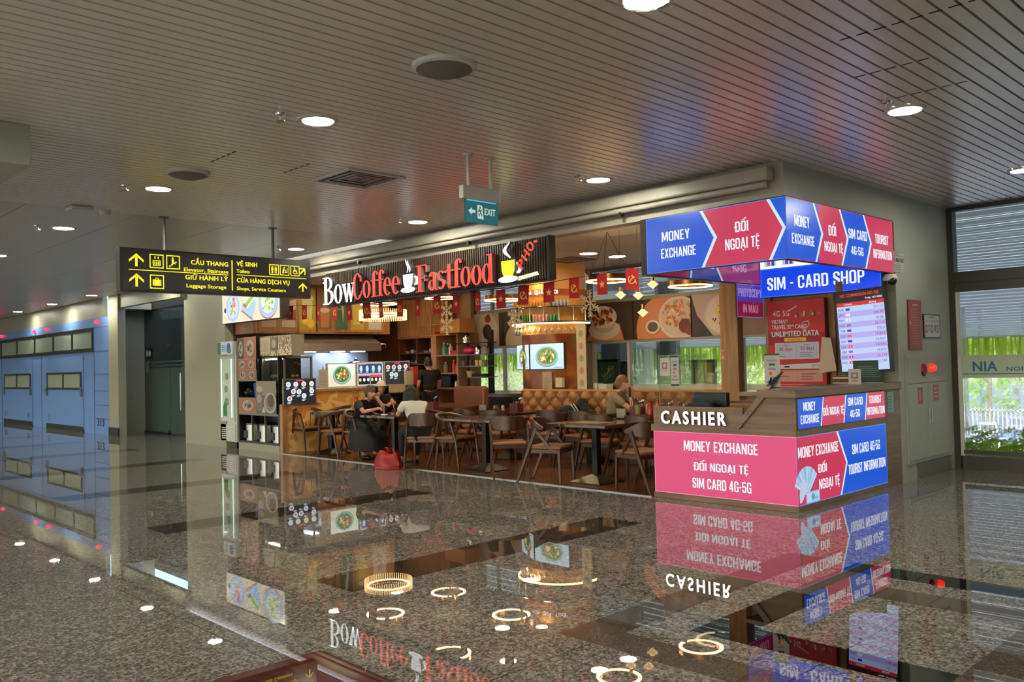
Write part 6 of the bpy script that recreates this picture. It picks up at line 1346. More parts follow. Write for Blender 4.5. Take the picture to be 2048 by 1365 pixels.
for proto, x, y, deg, lb in chairs:
    g = 'panel-back chairs at the tables' if proto is pc else 'spindle armchairs at the tables'
    if proto not in seen: seen.add(proto); o = proto; o.location = (x, y, .001); o.rotation_euler = (0, 0, math.radians(deg)); props(o, lb, 'chair', g); first = o; continue
    dup(proto, (x, y, .001), math.radians(deg), lb, 'chair', g)
M_base = mat('black_cast_iron', (14, 13, 13), .35, .3)
def live_table(x, y, w_, d_, rot, lb, seed=0, rnd=False):
    t = thing('dining_table', lb, 'table', (x, y, .001)); t.rotation_euler = (0, 0, rot)
    m = MB(); m.par = t; rr = random.Random(seed); P = []
    if rnd: P = [(w_/2*math.cos(q*PI/12), d_/2*math.sin(q*PI/12)) for q in range(24)]
    else:
        for k_ in range(8): P.append((-w_/2+w_*k_/8, -d_/2+rr.uniform(-.015, .02)))
        for k_ in range(4): P.append((w_/2+rr.uniform(-.005, .005), -d_/2+d_*k_/4))
        for k_ in range(8): P.append((w_/2-w_*k_/8, d_/2+rr.uniform(-.02, .015)))
        for k_ in range(4): P.append((-w_/2+rr.uniform(-.005, .005), d_/2-d_*k_/4))
    m.prism(P, (0, 0, .705), (1, 0, 0), (0, 1, 0), (0, 0, .042)); m.build('tabletop', M_table, bevel=.006)
    m = MB(); m.par = t; m.box(-.04, -.04, .04, .04, .04, .70); m.box(-.2, -.03, .685, .2, .03, .704); m.build('column', M_base)
    m = MB(); m.par = t; m.add([(-.24, -.24, 0), (.24, -.24, 0), (.24, .24, 0), (-.24, .24, 0), (-.24, -.24, .012), (.24, -.24, .012), (.24, .24, .012), (-.24, .24, .012), (-.05, -.05, .1), (.05, -.05, .1), (.05, .05, .1), (-.05, .05, .1)],
        [(3, 2, 1, 0), (0, 1, 5, 4), (1, 2, 6, 5), (2, 3, 7, 6), (3, 0, 4, 7), (4, 5, 9, 8), (5, 6, 10, 9), (6, 7, 11, 10), (7, 4, 8, 11), (8, 9, 10, 11)]); m.build('base_plate', M_base); return t
live_table(-13.1, 8.18, .72, .72, 0, 'small round wooden table beside the marble counter', rnd=True)
live_table(-11.12, 8.1, .95, .72, .0, 'wooden table between the two seated women in front', 2)
live_table(-9.08, 8.2, 1.0, .75, .0, 'glossy wavy-edged table in the middle of the front row', 3)
live_table(-7.02, 8.2, .95, .80, .0, 'glossy wavy-edged table in front, nearest the cashier counter', 4)
live_table(-13.32, 9.1, .6, .6, 0, 'dark table with the red bottle before the woman in the white cap', 5, rnd=True)
live_table(-11.95, 9.5, 1.0, .7, 0, 'rear table with the chopstick box left of the brown booth', 6)
live_table(-9.95, 9.5, 1.0, .7, 0, 'rear table with condiment tray in front of the black fridge counter', 7)
live_table(-8.45, 9.78, 1.1, .6, 0, 'narrow table along the tufted bench', 8)
live_table(-6.9, 9.35, 1.0, .7, 0, 'rear table with drink glass and condiments next to the cashier counter', 9)
# condiments
TZ = .7485
def caddy(x, y, lb, rot=0):
    t = thing('cutlery_box', lb, 'cutlery box', (x, y, TZ)); t.rotation_euler = (0, 0, rot)
    m = MB(); m.par = t
    for b_ in ((-.09, -.06, .0, .09, -.05, .13), (-.09, .05, 0, .09, .06, .13), (-.09, -.05, 0, -.08, .05, .13), (.08, -.05, 0, .09, .05, .13), (-.08, -.05, 0, .08, .05, .01)): m.box(*b_)
    m.build('box', mat('reddish_wood', (92, 40, 28), .35)); m = MB(); m.par = t; rr = random.Random(int(x*10))
    for i in range(12): a_ = (rr.uniform(-.06, .06), rr.uniform(-.03, .03), .01); m.tube([a_, (a_[0]*1.7, a_[1]*2, rr.uniform(.2, .26))], .005, 5)
    m.build('chopsticks', M_black); m = MB(); m.par = t
    for i in range(3): m.ell((.05+.02*i, .01*i, .19+.01*i), .016, .01, .025, 8, 6)
    m.tube([(.05, 0, .02), (.05, 0, .18)], .004, 5); m.build('spoons', M_chrome, smooth=True)
def tray(x, y, lb):
    t = thing('condiment_tray', lb, 'tray', (x, y, TZ)); m = MB(t); m.box(x-.17, y-.11, TZ, x+.17, y+.11, TZ+.012); m.box(x-.17, y-.11, TZ+.012, x+.17, y-.10, TZ+.05); m.box(x-.17, y+.1, TZ+.012, x+.17, y+.11, TZ+.05); m.build('tray', MATS['reddish_wood'])
def jar(x, y, z, r, h, c_, lb, cap=M_black, nm='jar'):
    t = thing(nm, lb, nm.replace('_', ' '), (x, y, z)); m = MB(t); m.lathe([(0, 0), (r, 0), (r, h*.7), (r*.8, h*.85)], (x, y, z), 12); m.build('body', mat('j%02x%02x%02x' % c_, c_, .25), smooth=True); m = MB(t); m.lathe([(r*.82, 0), (r*.82, h*.15), (0, h*.16)], (x, y, z+h*.85), 12); m.build('lid', cap, smooth=True)
caddy(-11.8, 9.42, 'reddish cutlery box with black chopsticks on the rear left table'); caddy(-9.7, 9.42, 'reddish cutlery box with black chopsticks on the middle rear table'); caddy(-7.25, 9.35, 'reddish cutlery box with spoons before the woman at the window'); caddy(-6.62, 9.12, 'dark cutlery box with black chopsticks behind the cashier counter edge', .2)
tray(-10.1, 9.4, 'dark wood condiment tray on the middle rear table'); tray(-6.95, 9.12, 'dark wood condiment tray on the rear table by the cashier counter')
jar(-12.1, 9.35, TZ, .035, .11, (214, 180, 90), 'small yellow jar on the rear left table'); jar(-12.2, 9.42, TZ, .035, .1, (206, 196, 160), 'small cream jar on the rear left table')
jar(-10.18, 9.4, TZ+.012, .025, .09, (120, 140, 50), 'small green jar in the middle condiment tray'); jar(-10.08, 9.37, TZ+.012, .025, .1, (60, 40, 30), 'small dark jar in the middle condiment tray'); jar(-10.02, 9.43, TZ+.012, .025, .1, (206, 196, 170), 'small cream jar in the middle condiment tray')
jar(-6.86, 9.12, TZ+.012, .04, .19, (170, 40, 30), 'red sauce bottle in the condiment tray by the cashier counter', M_red, 'sauce_bottle'); jar(-6.8, 9.2, TZ, .035, .24, (190, 120, 70), 'orange sauce bottle with red cap by the cashier counter', M_red, 'sauce_bottle')
jar(-13.45, 8.93, TZ, .04, .22, (190, 50, 30), 'red squeeze bottle on the dark table before the white cap', M_red, 'sauce_bottle')
t = thing('drink_glass', 'tall glass of pale yellow drink on the rear table by the cashier counter', 'glass', (-7.05, 9.1, TZ)); m = MB(t); m.lathe([(0, .0), (.045, 0), (.05, .2), (.046, .2), (.042, .008), (0, .008)], (-7.05, 9.1, TZ+.013), 16); m.build('glass', M_glass, smooth=True); m = MB(t); m.lathe([(0, 0), (.04, 0), (.044, .15), (0, .15)], (-7.05, 9.1, TZ+.022), 16); m.build('drink', mat('yellow_drink', (206, 190, 110), .2), smooth=True)
jar(-7.12, 9.45, TZ, .055, .2, (214, 190, 140), 'big cream jar with dark lid beside the cutlery box', M_woodd)
m = MB(); m.box(-7.35, 9.02, TZ, -7.2, 9.04, TZ+.12); solo('menu_card', m, M_cream, 'white standing card on the rear table by the cashier counter', 'card')
m = MB(); m.box(-10.33, 9.2, TZ, -10.18, 9.22, TZ+.11); solo('menu_card', m, M_cream, 'white standing card on the middle rear table', 'card')
m = MB(); m.box(-9.98, 9.62, TZ, -9.86, 9.64, TZ+.15); solo('menu_card', m, MATS['cream_card'], 'small framed cream card behind the middle condiment tray', 'card')
m = MB(); m.box(-7.3, 8.0, TZ, -6.8, 8.3, TZ+.002); solo('placemat', m, mat('patterned_paper', (170, 150, 120), .3), 'printed placemat on the right front table', 'placemat')
t = thing('drink_glass', 'dark drink glass held by the woman in black', 'glass', (-11.22, 7.98, TZ)); m = MB(t); m.lathe([(0, 0), (.032, 0), (.038, .14), (.034, .14), (0, .01)], (-11.22, 7.98, TZ), 14); m.build('glass', mat('cola_glass', (50, 22, 16), .1), smooth=True)
m = MB(); rr = random.Random(3)
for i in range(5): m.ell((-11.0+rr.uniform(-.06, .06), 7.84+rr.uniform(-.04, .04), TZ+.012), .06, .04, .012, 8, 5)
solo('paper_napkin', m, mat('napkin_white', (220, 210, 205), .7), 'crumpled white napkin on the table edge between the two women', 'napkin', smooth=True)
m = MB(); m.lathe([(0, 0), (.04, 0), (.08, .03), (.075, .032), (0, .01)], (-10.9, 8.15, TZ), 16); solo('soup_bowl', m, mat('green_bowl', (110, 120, 80), .3), 'shallow green bowl before the woman in white', 'bowl', smooth=True)
# booth end and tufted bench
t = thing('leather_booth', 'brown leather booth back with rounded corner left of the black counter', 'booth', (-11.45, 10.1, 0)); m = MB(t)
m.box(-11.95, 10.0, .0, -11.1, 10.14, 1.13); m.build('backrest', mat('brown_leather', (112, 66, 40), .35), bevel=.05); m = MB(t); m.box(-11.95, 10.14, 0, -11.1, 10.6, .45); m.build('seat', M_leather, bevel=.03)
bn = thing('tufted_bench', 'long tan leather bench with buttoned tufted back under the right window', 'bench', (-8.4, 10.3, 0))
m = MB(bn); m.box(-10.4, 9.98, 0, -6.4, 10.28, .33); m.build('base', M_woodd)
m = MB(bn); m.box(-10.4, 9.9, .33, -6.4, 10.28, .46); m.build('seat', M_leather, bevel=.03)
NX, NZ = 200, 30; m = MB(bn); P = []; F = []
for j in range(NZ+1):
    for i in range(NX+1):
        x = -10.4+4.0*i/NX; z = .44+.60*j/NZ; u = (x+10.4)/.13; v_ = (z-.44)/.13
        bump = abs(math.sin(PI*(u+v_)/2))*abs(math.sin(PI*(u-v_)/2)); P.append((x, 10.27-.075*bump**.45, z))
for j in range(NZ):
    for i in range(NX): a_ = j*(NX+1)+i; F.append((a_, a_+1, a_+NX+2, a_+NX+1))
m.add(P, F); m.box(-10.4, 10.27, .44, -6.4, 10.34, 1.04); m.build('backrest', mat('tufted_tan_leather', (160, 112, 66), .4), smooth=True)
m = MB(bn)
for j in range(5):
    for i in range(16):
        x = -10.4+.13*(2*i+(j % 2)); z = .44+.13*j
        if x < -6.5 and j > 0: m.ell((x, 10.255, z), .012, .008, .012, 8, 5)
m.build('buttons', mat('dark_button', (84, 52, 30), .4), smooth=True)
m = MB(bn); m.tube([(-10.4, 10.28, 1.045), (-6.4, 10.28, 1.045)], .03, 8); m.build('piping', MATS['tufted_tan_leather'], smooth=True)
ld = thing('window_ledge', 'white ledge running between the bench and the windows', 'ledge', (-8.2, 11.2, 0)); m = MB(ld); m.box(-9.1, 10.36, .94, -7.46, 11.9, .98); m.build('top', M_white); m = MB(ld); m.box(-9.1, 10.36, 0, -7.46, 10.40, .94); m.box(-9.1, 10.4, 0, -9.06, 11.9, .94); m.build('panel', M_white)
def jacket():
    m = MB(); rr = random.Random(31)
    for i in range(26): u = i/25; m.ell((-9.35+.95*u+rr.uniform(-.05, .05), 10.04+rr.uniform(-.05, .05), .56+.26*math.sin(PI*min(1, u*1.2))*rr.uniform(.5, 1.1)), .13, .09, .1, 10, 7, rot=Matrix.Rotation(rr.uniform(-.8, .8), 3, 'Y'))
    t = thing('backpack_jacket', 'black jacket and backpack heaped on the tufted bench', 'jacket', (-8.9, 10.04, .46)); m.o = wloc(t); m.v = [p-m.o for p in m.v]; m.par = t; m.build('fabric', mat('black_fabric', (8, 8, 9), .8), smooth=True)
    m = MB(t)
    for s in (0, .06): m.beam((-9.0+s, 9.93, .86), (-8.84+s, 9.92, .68), .012, .012)
    m.build('stripe', M_white)
jacket()
m = MB(); m.box(-8.3, 10.12, .47, -8.05, 10.16, .72); solo('paper_bag', m, M_cream, 'white paper bag leaning on the bench beside the woman', 'bag')
# plant on the ledge
t = thing('potted_plant', 'dark green spiky plant in a white square pot on the ledge', 'plant', (-8.92, 10.7, .98)); m = MB(t)
px_, py_ = -8.86, 10.62
m.add([(px_-.07, py_-.07, .98), (px_+.07, py_-.07, .98), (px_+.07, py_+.07, .98), (px_-.07, py_+.07, .98), (px_-.09, py_-.09, 1.15), (px_+.09, py_-.09, 1.15), (px_+.09, py_+.09, 1.15), (px_-.09, py_+.09, 1.15)], [(3, 2, 1, 0), (0, 1, 5, 4), (1, 2, 6, 5), (2, 3, 7, 6), (3, 0, 4, 7), (4, 5, 6, 7)]); m.build('pot', M_white)
m = MB(t); rr = random.Random(5)
for i in range(16):
    q = rr.uniform(0, 2*PI); L2 = rr.uniform(.2, .36); sp_ = rr.uniform(.05, .22); pts = []
    for k_ in range(6): u = k_/5; r_ = sp_*u**1.5; pts.append(V((px_+r_*math.cos(q), py_+r_*math.sin(q), 1.15+L2*u-.08*u*u*(sp_/.2))))
    sd_ = V((-math.sin(q), math.cos(q), 0)); P = []
    for k_, p in enumerate(pts): w_ = .016*(1-(k_/5)**2)+.001; P += [p-sd_*w_, p+sd_*w_]
    m.add(P, [(2*k_, 2*k_+1, 2*k_+3, 2*k_+2) for k_ in range(5)])
m.build('leaves', mat('dark_leaf', (34, 60, 34), .4))
m = MB(); m.box(-9.06, 10.55, .98, -8.98, 10.7, 1.16); solo('white_planter', m, M_white, 'narrow white box left of the potted plant', 'box')
# red bag on the floor
t = thing('shopping_bag', 'crumpled red plastic bag standing on the floor by the seated women', 'bag', (-10.45, 7.52, 0)); m = MB(t); rr = random.Random(2); prof = []
P = []; F = []; n1, n2 = 18, 9
for j in range(n2+1):
    u = j/n2
    for i in range(n1):
        q = 2*PI*i/n1; r = (1-.28*u*u)*(1+.09*math.sin(5*q+3*u)+rr.uniform(-.06, .06)); P.append((-10.45+.25*r*math.cos(q), 7.48+.17*r*math.sin(q), .005+.25*u+(.03*math.sin(3*q) if j == n2 else 0)))
for j in range(n2):
    for i in range(n1): F.append((j*n1+i, j*n1+(i+1) % n1, (j+1)*n1+(i+1) % n1, (j+1)*n1+i))
F.append(tuple(reversed(range(n1)))); m.add(P, F); m.build('body', mat('red_film', (150, 24, 16), .4), smooth=True)
for x in (-10.52, -10.38): m = MB(t); m.tube([(x-.05, 7.5, .23), (x-.03, 7.5, .30), (x+.03, 7.5, .30), (x+.05, 7.5, .23)], .012, 6); m.build('handle', MATS['red_film'], smooth=True)

# ------------------------------------------------------------------ PEOPLE
def skin_mesh(nodes, edges, root, sub=1):
    me = bpy.data.meshes.new('s'); names = list(nodes); idx = {n: i for i, n in enumerate(names)}
    me.from_pydata([tuple(nodes[n][0]) for n in names], [(idx[a], idx[b]) for a, b in edges], [])
    o = bpy.data.objects.new('s', me); COL.objects.link(o); md = o.modifiers.new('k', 'SKIN'); md.use_smooth_shade = True
    ly = me.skin_vertices[0].data
    for n in names: r = nodes[n][1]; ly[idx[n]].radius = r if isinstance(r, tuple) else (r, r); ly[idx[n]].use_root = (n == root)
    s2 = o.modifiers.new('u', 'SUBSURF'); s2.levels = sub; s2.render_levels = sub
    dg = bpy.context.evaluated_depsgraph_get(); ev = o.evaluated_get(dg); m2_ = bpy.data.meshes.new_from_object(ev)
    vs_ = [tuple(v.co) for v in m2_.vertices]; fs = [tuple(p.vertices) for p in m2_.polygons]
    bpy.data.objects.remove(o); bpy.data.meshes.remove(me); bpy.data.meshes.remove(m2_); return vs_, fs
def lerp(a, b, t): return V(a)*(1-t)+V(b)*t
def hand(N, E, pre, wr, d, up, curl, hold=False):
    """five-finger hand; d = direction of the fingers, up = back of the hand"""
    d = V(d).normalized(); up = V(up); up = (up-d*up.dot(d)).normalized(); sd_ = d.cross(up)
    N[pre+'palm'] = (V(wr)+d*.05, (.036, .018)); E.append((pre+'wr', pre+'palm'))
    for i, (off, ln) in enumerate(((-.03, .066), (-.01, .076), (.01, .072), (.03, .058))):
        b = V(wr)+d*.085+sd_*off; N[pre+'f%d0' % i] = (b, .0095); E.append((pre+'palm', pre+'f%d0' % i))
        p = b; dd = d
        for k_ in (1, 2):
            dd = (dd*math.cos(curl)-up*math.sin(curl)).normalized(); up2 = up; p = p+dd*ln/2; N[pre+'f%d%d' % (i, k_)] = (p, .0085-.001*k_); E.append((pre+'f%d%d' % (i, k_-1), pre+'f%d%d' % (i, k_)))
    b = V(wr)+d*.03+sd_*-.035; N[pre+'t0'] = (b, .012); N[pre+'t1'] = (b+d*.03-sd_*.02-up*.01, .0105); N[pre+'t2'] = (b+d*.055-sd_*.018-up*.025, .009)
    E.extend([(pre+'palm', pre+'t0'), (pre+'t0', pre+'t1'), (pre+'t1', pre+'t2')])
def person(label, loc, rotz, J, shirt, trousers, skin, hairfn, hair, sleeve=.6, group=None, legs_skin=False):
    t = thing('person', label, 'person', loc); t.rotation_euler = (0, 0, rotz)
    N, E = {}, []
    hd = V(J['head']); nk = V(J['neck']); N['pel'] = (J['pel'], (.15, .10)); N['belly'] = (lerp(J['pel'], J['chest'], .5), (.125, .09)); N['chest'] = (J['chest'], (.13, .08)); N['ub'] = (lerp(J['chest'], nk, .65), (.095, .055)); N['nk'] = (nk, .05); N['nk2'] = (lerp(nk, hd, .6), .048)
    E += [('pel', 'belly'), ('belly', 'chest'), ('chest', 'ub'), ('ub', 'nk'), ('nk', 'nk2')]
    for s, q in ((-1, 'l'), (1, 'r')):
        sh = V(J['sh'+q]); el = V(J['el'+q]); wr = V(J['wr'+q]); N[q+'sh'] = (sh, .05); N[q+'ua'] = (lerp(sh, el, .5), .042); N[q+'el'] = (el, .035); N[q+'fa'] = (lerp(el, wr, .4), .034); N[q+'wr'] = (wr, .024)
        E += [('ub', q+'sh'), (q+'sh', q+'ua'), (q+'ua', q+'el'), (q+'el', q+'fa'), (q+'fa', q+'wr')]
        hand(N, E, q, wr, J.get('hd'+q, (wr-el)), J.get('hu'+q, (0, 0, 1)), J.get('curl', .5))
        hp = V(J['pel'])+V((s*.09, 0, -.03)); kn = V(J['kn'+q]); an = V(J['an'+q]); N[q+'hp'] = (hp, .085); N[q+'th'] = (lerp(hp, kn, .5), .075); N[q+'kn'] = (kn, .055); N[q+'ca'] = (lerp(kn, an, .35), .052); N[q+'an'] = (an, .035)
        toe = an+V((0, .14, -.05)); N[q+'toe'] = (toe, (.035, .022)); E += [('pel', q+'hp'), (q+'hp', q+'th'), (q+'th', q+'kn'), (q+'kn', q+'ca'), (q+'ca', q+'an'), (q+'an', q+'toe')]
    vs_, fs = skin_mesh(N, E, 'pel')
    m = MB(); m.par = t; m.add(vs_, fs)
    ty, tp = J.get('turn', 0), J.get('tilt', 0); R3 = Matrix.Rotation(ty, 3, 'Z') @ Matrix.Rotation(tp, 3, 'X')
    # head: skull, jaw, nose and ears in one shape
    P = []; F = []; nu, nv = 20, 14
    for j in range(nv+1):
        th_ = PI*j/nv
        for i in range(nu):
            a = 2*PI*i/nu; x, y, z = math.sin(th_)*math.cos(a), math.sin(th_)*math.sin(a), math.cos(th_)
            wx = .074*(1-.22*max(0, -z)); q = V((wx*x, .094*y+(.012 if y > 0 and z < 0 else 0), .118*z))
            if y > .75 and -.35 < z < .12: q.y += .022*max(0, 1-abs(x)*5)*(1-(z+.35)/.5)      # nose
            if y > .6 and z > .02 and z < .3 and .2 < abs(x) < .6: q.y -= .008                  # eye sockets
            if abs(x) > .93 and abs(z) < .3: q.x *= 1.14; q.y -= .01                            # ears
            P.append(hd+R3 @ q)
    for j in range(nv):
        for i in range(nu): F.append((j*nu+i, (j+1)*nu+i, (j+1)*nu+(i+1) % nu, j*nu+(i+1) % nu))
    m.add(P, F); m.build('body', skin, smooth=True)
    for s in (-1, 1): m = MB(); m.par = t; m.ell(hd+R3 @ V((s*.029, .088, .018)), .012, .006, .006, 8, 6, rot=R3); m.build('eye', M_hair, smooth=True); m = MB(); m.par = t; m.ell(hd+R3 @ V((s*.03, .09, .04)), .018, .005, .004, 8, 5, rot=R3); m.build('eyebrow', hair, smooth=True)
    m = MB(); m.par = t; m.ell(hd+R3 @ V((0, .098, -.052)), .022, .007, .007, 10, 6, rot=R3); m.build('mouth', mat('lips', (160, 80, 76), .4), smooth=True)
    # shirt
    S, SE = {}, []
    S['pel'] = (lerp(J['pel'], J['chest'], .05), (.172, .122)); S['belly'] = (N['belly'][0], (.155, .12)); S['chest'] = (J['chest'], (.165, .118)); S['ub'] = (N['ub'][0], (.145, .10)); S['nk'] = (lerp(N['ub'][0], nk, .8), .07)
    SE += [('pel', 'belly'), ('belly', 'chest'), ('chest', 'ub'), ('ub', 'nk')]
    for q in 'lr':
        S[q+'sh'] = (N[q+'sh'][0], .07); S[q+'ua'] = (lerp(N[q+'sh'][0], N[q+'el'][0], .5), .058); S[q+'e'] = (lerp(N[q+'sh'][0], N[q+'el'][0], sleeve), .056); SE += [('ub', q+'sh'), (q+'sh', q+'ua'), (q+'ua', q+'e')] if sleeve > .55 else [('ub', q+'sh'), (q+'sh', q+'e')]
        if sleeve <= .55: del S[q+'ua']
    vs_, fs = skin_mesh(S, SE, 'pel'); m = MB(); m.par = t; m.add(vs_, fs); m.build('shirt', shirt, smooth=True)
    S, SE = {'pel': (J['pel'], (.165, .115))}, []
    for q in 'lr':
        for k_, g in (('hp', .018), ('th', .02), ('kn', .02), ('ca', .018)): S[q+k_] = (N[q+k_][0], N[q+k_][1]+g)
        S[q+'an'] = (lerp(N[q+'kn'][0], N[q+'an'][0], .93), .052); SE += [('pel', q+'hp'), (q+'hp', q+'th'), (q+'th', q+'kn'), (q+'kn', q+'ca'), (q+'ca', q+'an')]
    vs_, fs = skin_mesh(S, SE, 'pel'); m = MB(); m.par = t; m.add(vs_, fs); m.build('trousers', trousers, smooth=True)
    for q in 'lr': an = N[q+'an'][0]; m = MB(); m.par = t; m.ell(an+V((0, .07, -.045)), .048, .13, .04, 12, 8); m.build('shoe', M_black, smooth=True)
    if J.get('skirt'):
        m = MB(); m.par = t; P = []; F = []; n1, n2 = 26, 7
        for j in range(n2+1):
            u = j/n2; cx_, cy2 = 0, -.02+.22*min(1, u*2); rx, ry = .17+.10*min(1, u*2.2)+.03*u, .13+.24*min(1, u*1.8)
            for i in range(n1): a = 2*PI*i/n1; w_ = 1+.05*math.sin(7*a)*u; P.append((cx_+rx*w_*math.cos(a), cy2+ry*w_*math.sin(a), .66-.50*u))
        for j in range(n2):
            for i in range(n1): F.append((j*n1+i, (j+1)*n1+i, (j+1)*n1+(i+1) % n1, j*n1+(i+1) % n1))
        m.add(P, F); m.build('skirt', trousers, smooth=True)
    hairfn(t, hd, R3, hair); return t
def cap_hair(t, hd, R3, hm, down=.0, back=.02, top=1.0):
    m = MB(); m.par = t; P = []; F = []; nu, nv = 22, 10
    for j in range(nv+1):
        for i in range(nu):
            a = 2*PI*i/nu; y = math.sin(a); lim = .50*PI-.1 if y > .35 else (.62*PI if y > -.1 else .74*PI+down); th_ = lim*j/nv
            q = V((.085*math.sin(th_)*math.cos(a), .104*math.sin(th_)*math.sin(a)-.008, .128*math.cos(th_)*top+.006)); P.append(hd+R3 @ q)
    for j in range(nv):
        for i in range(nu): F.append((j*nu+i, (j+1)*nu+i, (j+1)*nu+(i+1) % nu, j*nu+(i+1) % nu))
    m.add(P, F); m.build('hair', hm, smooth=True)
def bun_hair(t, hd, R3, hm):
    cap_hair(t, hd, R3, hm); m = MB(); m.par = t; m.ell(hd+R3 @ V((0, -.115, -.01)), .04, .035, .04, 12, 8); m.build('hair_bun', hm, smooth=True)
def long_hair(t, hd, R3, hm):
    cap_hair(t, hd, R3, hm); m = MB(); m.par = t; rr = random.Random(4)
    for i in range(17):
        a = math.radians(185+i*10.6); x, y = .085*math.cos(a), .10*math.sin(a); L2 = .36+.05*rr.random()
        m.tube([hd+V((x*.8, y*.8, .07)), hd+V((x*1.05, y*1.05, 0)), hd+V((x*1.25, y*1.15-.01, -.12)), hd+V((x*1.35+rr.uniform(-.015, .015), y*1.1-.02, -.24)), hd+V((x*1.1+rr.uniform(-.03, .03), y*.95-.03, -L2))], [.02, .032, .034, .028, .006], 7)
    m.build('long_hair', hm, smooth=True)
def capped(t, hd, R3, hm):
    cap_hair(t, hd, R3, hm); m = MB(); m.par = t; m.ell(hd+R3 @ V((0, -.11, -.04)), .05, .04, .06, 10, 8); m.build('hair_bun', hm, smooth=True)
    m = MB(); m.par = t; P = []; F = []
    for j in range(9):
        for i in range(24): a = 2*PI*i/24; th_ = .5*PI*j/8; P.append(hd+R3 @ V((.094*math.sin(th_)*math.cos(a), .112*math.sin(th_)*math.sin(a)-.004, .03+.115*math.cos(th_))))
    for j in range(8):
        for i in range(24): F.append((j*24+i, (j+1)*24+i, (j+1)*24+(i+1) % 24, j*24+(i+1) % 24))
    m.add(P, F); k0 = len(m.v)
    for zz in (0, -.006):
        for i in range(11): a = math.radians(25+13*i); m.v.append(hd+R3 @ V((.09*math.cos(a), .105*math.sin(a), .035+zz)))
        for i in range(11): a = math.radians(25+13*i); m.v.append(hd+R3 @ V((.092*math.cos(a), .105*math.sin(a)+.11*math.sin(math.radians(18*i)), .03+zz)))
    for b0 in (k0, k0+22):
        for i in range(10): m.f.append([b0+i, b0+i+1, b0+11+i+1, b0+11+i]); m.m.append(0); m.c.append((255, 255, 255))
    m.build('cap', mat('white_cap', (222, 216, 204), .6), smooth=True)
M_bt = mat('black_shirt', (16, 15, 17), .75); M_wt = mat('white_tshirt', (206, 204, 198), .75); M_bp = mat('black_trousers', (13, 13, 15), .75); M_gt = mat('beige_tshirt', (150, 134, 112), .75); M_blond = mat('blond_hair', (112, 80, 50), .5); M_brown = mat('brown_hair', (70, 44, 32), .45)
def seat(lean=0., **k):
    J = dict(pel=(0, -.05, .56), chest=(0, -.05+lean*.5, .80), neck=(0, -.04+lean, 1.0-.15*lean), head=(0, .0+lean*1.25, 1.135-.2*lean), shl=(-.165, -.04+lean*.9, .95-.12*lean), shr=(.165, -.04+lean*.9, .95-.12*lean),
        knl=(-.11, .38, .53), knr=(.11, .38, .53), anl=(-.11, .36, .09), anr=(.11, .36, .09)); J.update({a: b for a, b in k.items()}); return J
person('woman in black leaning on the table with a hand at her mouth', (-11.98, 8.05, 0), math.radians(-90), seat(.22, elr=(.22, .38, .79), wrr=(.10, .60, .84), ell=(-.2, .42, .80), wrl=(-.06, .40, .97), hdl=(.3, -.1, .6), hul=(0, -1, .2), hdr=(-.2, 1, .1), curl=.8, tilt=-.12, anl=(-.11, .2, .09), anr=(.11, .2, .09), skirt=True), M_bt, M_bp, M_skin, bun_hair, M_brown, sleeve=.75)
person('woman in white t-shirt with long dark hair seen from behind', (-10.2, 7.84, 0), math.radians(72), seat(.22, elr=(.2, .25, .80), wrr=(.08, .45, .80), ell=(-.24, .2, .78), wrl=(-.12, .42, .80), curl=.5), M_wt, M_bp, M_skin, long_hair, M_hair, sleeve=.62)
person('woman in white cap and dark top seated behind the woman in black', (-13.50, 9.48, 0), math.radians(-100), seat(.08, elr=(.26, .15, .80), wrr=(.1, .36, .80), ell=(-.26, .15, .80), wrl=(-.05, .38, .82), curl=.5, turn=-.15), M_bt, M_bp, M_skin, capped, M_hair, sleeve=.55)
person('woman in beige t-shirt resting her face on her hands by the window', (-8.12, 9.95, .06), math.radians(-80), seat(.10, elr=(.15, .38, .72), wrr=(.05, .27, .97), ell=(-.14, .40, .72), wrl=(-.04, .27, .96), hdl=(.1, -.05, 1), hul=(0, 1, 0), hdr=(-.1, -.05, 1), hur=(0, 1, 0), curl=.7, tilt=.0), M_gt, M_bp, M_skin2, bun_hair, M_blond, sleeve=.6)
st = dict(pel=(0, 0, .95), chest=(0, .0, 1.22), neck=(0, .04, 1.43), head=(0, .09, 1.56), shl=(-.18, .02, 1.38), shr=(.18, .02, 1.38), elr=(.24, .06, 1.12), wrr=(.18, .24, .98), ell=(-.24, .05, 1.12), wrl=(-.16, .25, 1.0), knl=(-.1, .03, .5), knr=(.1, .03, .5), anl=(-.1, 0, .09), anr=(.1, 0, .09), tilt=-.35)
person('cook in black t-shirt standing with head bowed beside the menu screens', (-13.5, 10.72, 0), math.radians(75), st, M_bt, M_bp, M_skin, cap_hair, M_hair, sleeve=.6)

m = MB(); m.M = Matrix.Translation((-7.78, 9.86, .98)) @ Matrix.Rotation(.3, 4, 'Z'); m.box(-.006, -.035, 0, .006, .035, .15)
solo('phone', m, M_black, 'dark phone held at the face of the woman in beige', 'phone')
# ------------------------------------------------------------------ OUTSIDE
M_out = mat('outside_paving', (150, 146, 138), .8); M_leafb = mat('bright_leaf', (120, 160, 40), .6, kind='leaf', col2=(190, 206, 80)); M_leafd = mat('tree_leaf', (84, 116, 60), .6, kind='leaf', col2=(176, 196, 120)); M_vine = mat('hanging_vine', (120, 158, 40), .6, kind='leaf', col2=(206, 220, 90))
struct('floor_terrace', MB().box(-60, 12.05, -.12, 12, 15.2, -.02), M_out)
struct('ground_parking', MB().box(-160, 15.2, -7.5, 120, 260, -7.3), mat('asphalt', (104, 108, 116), .85))
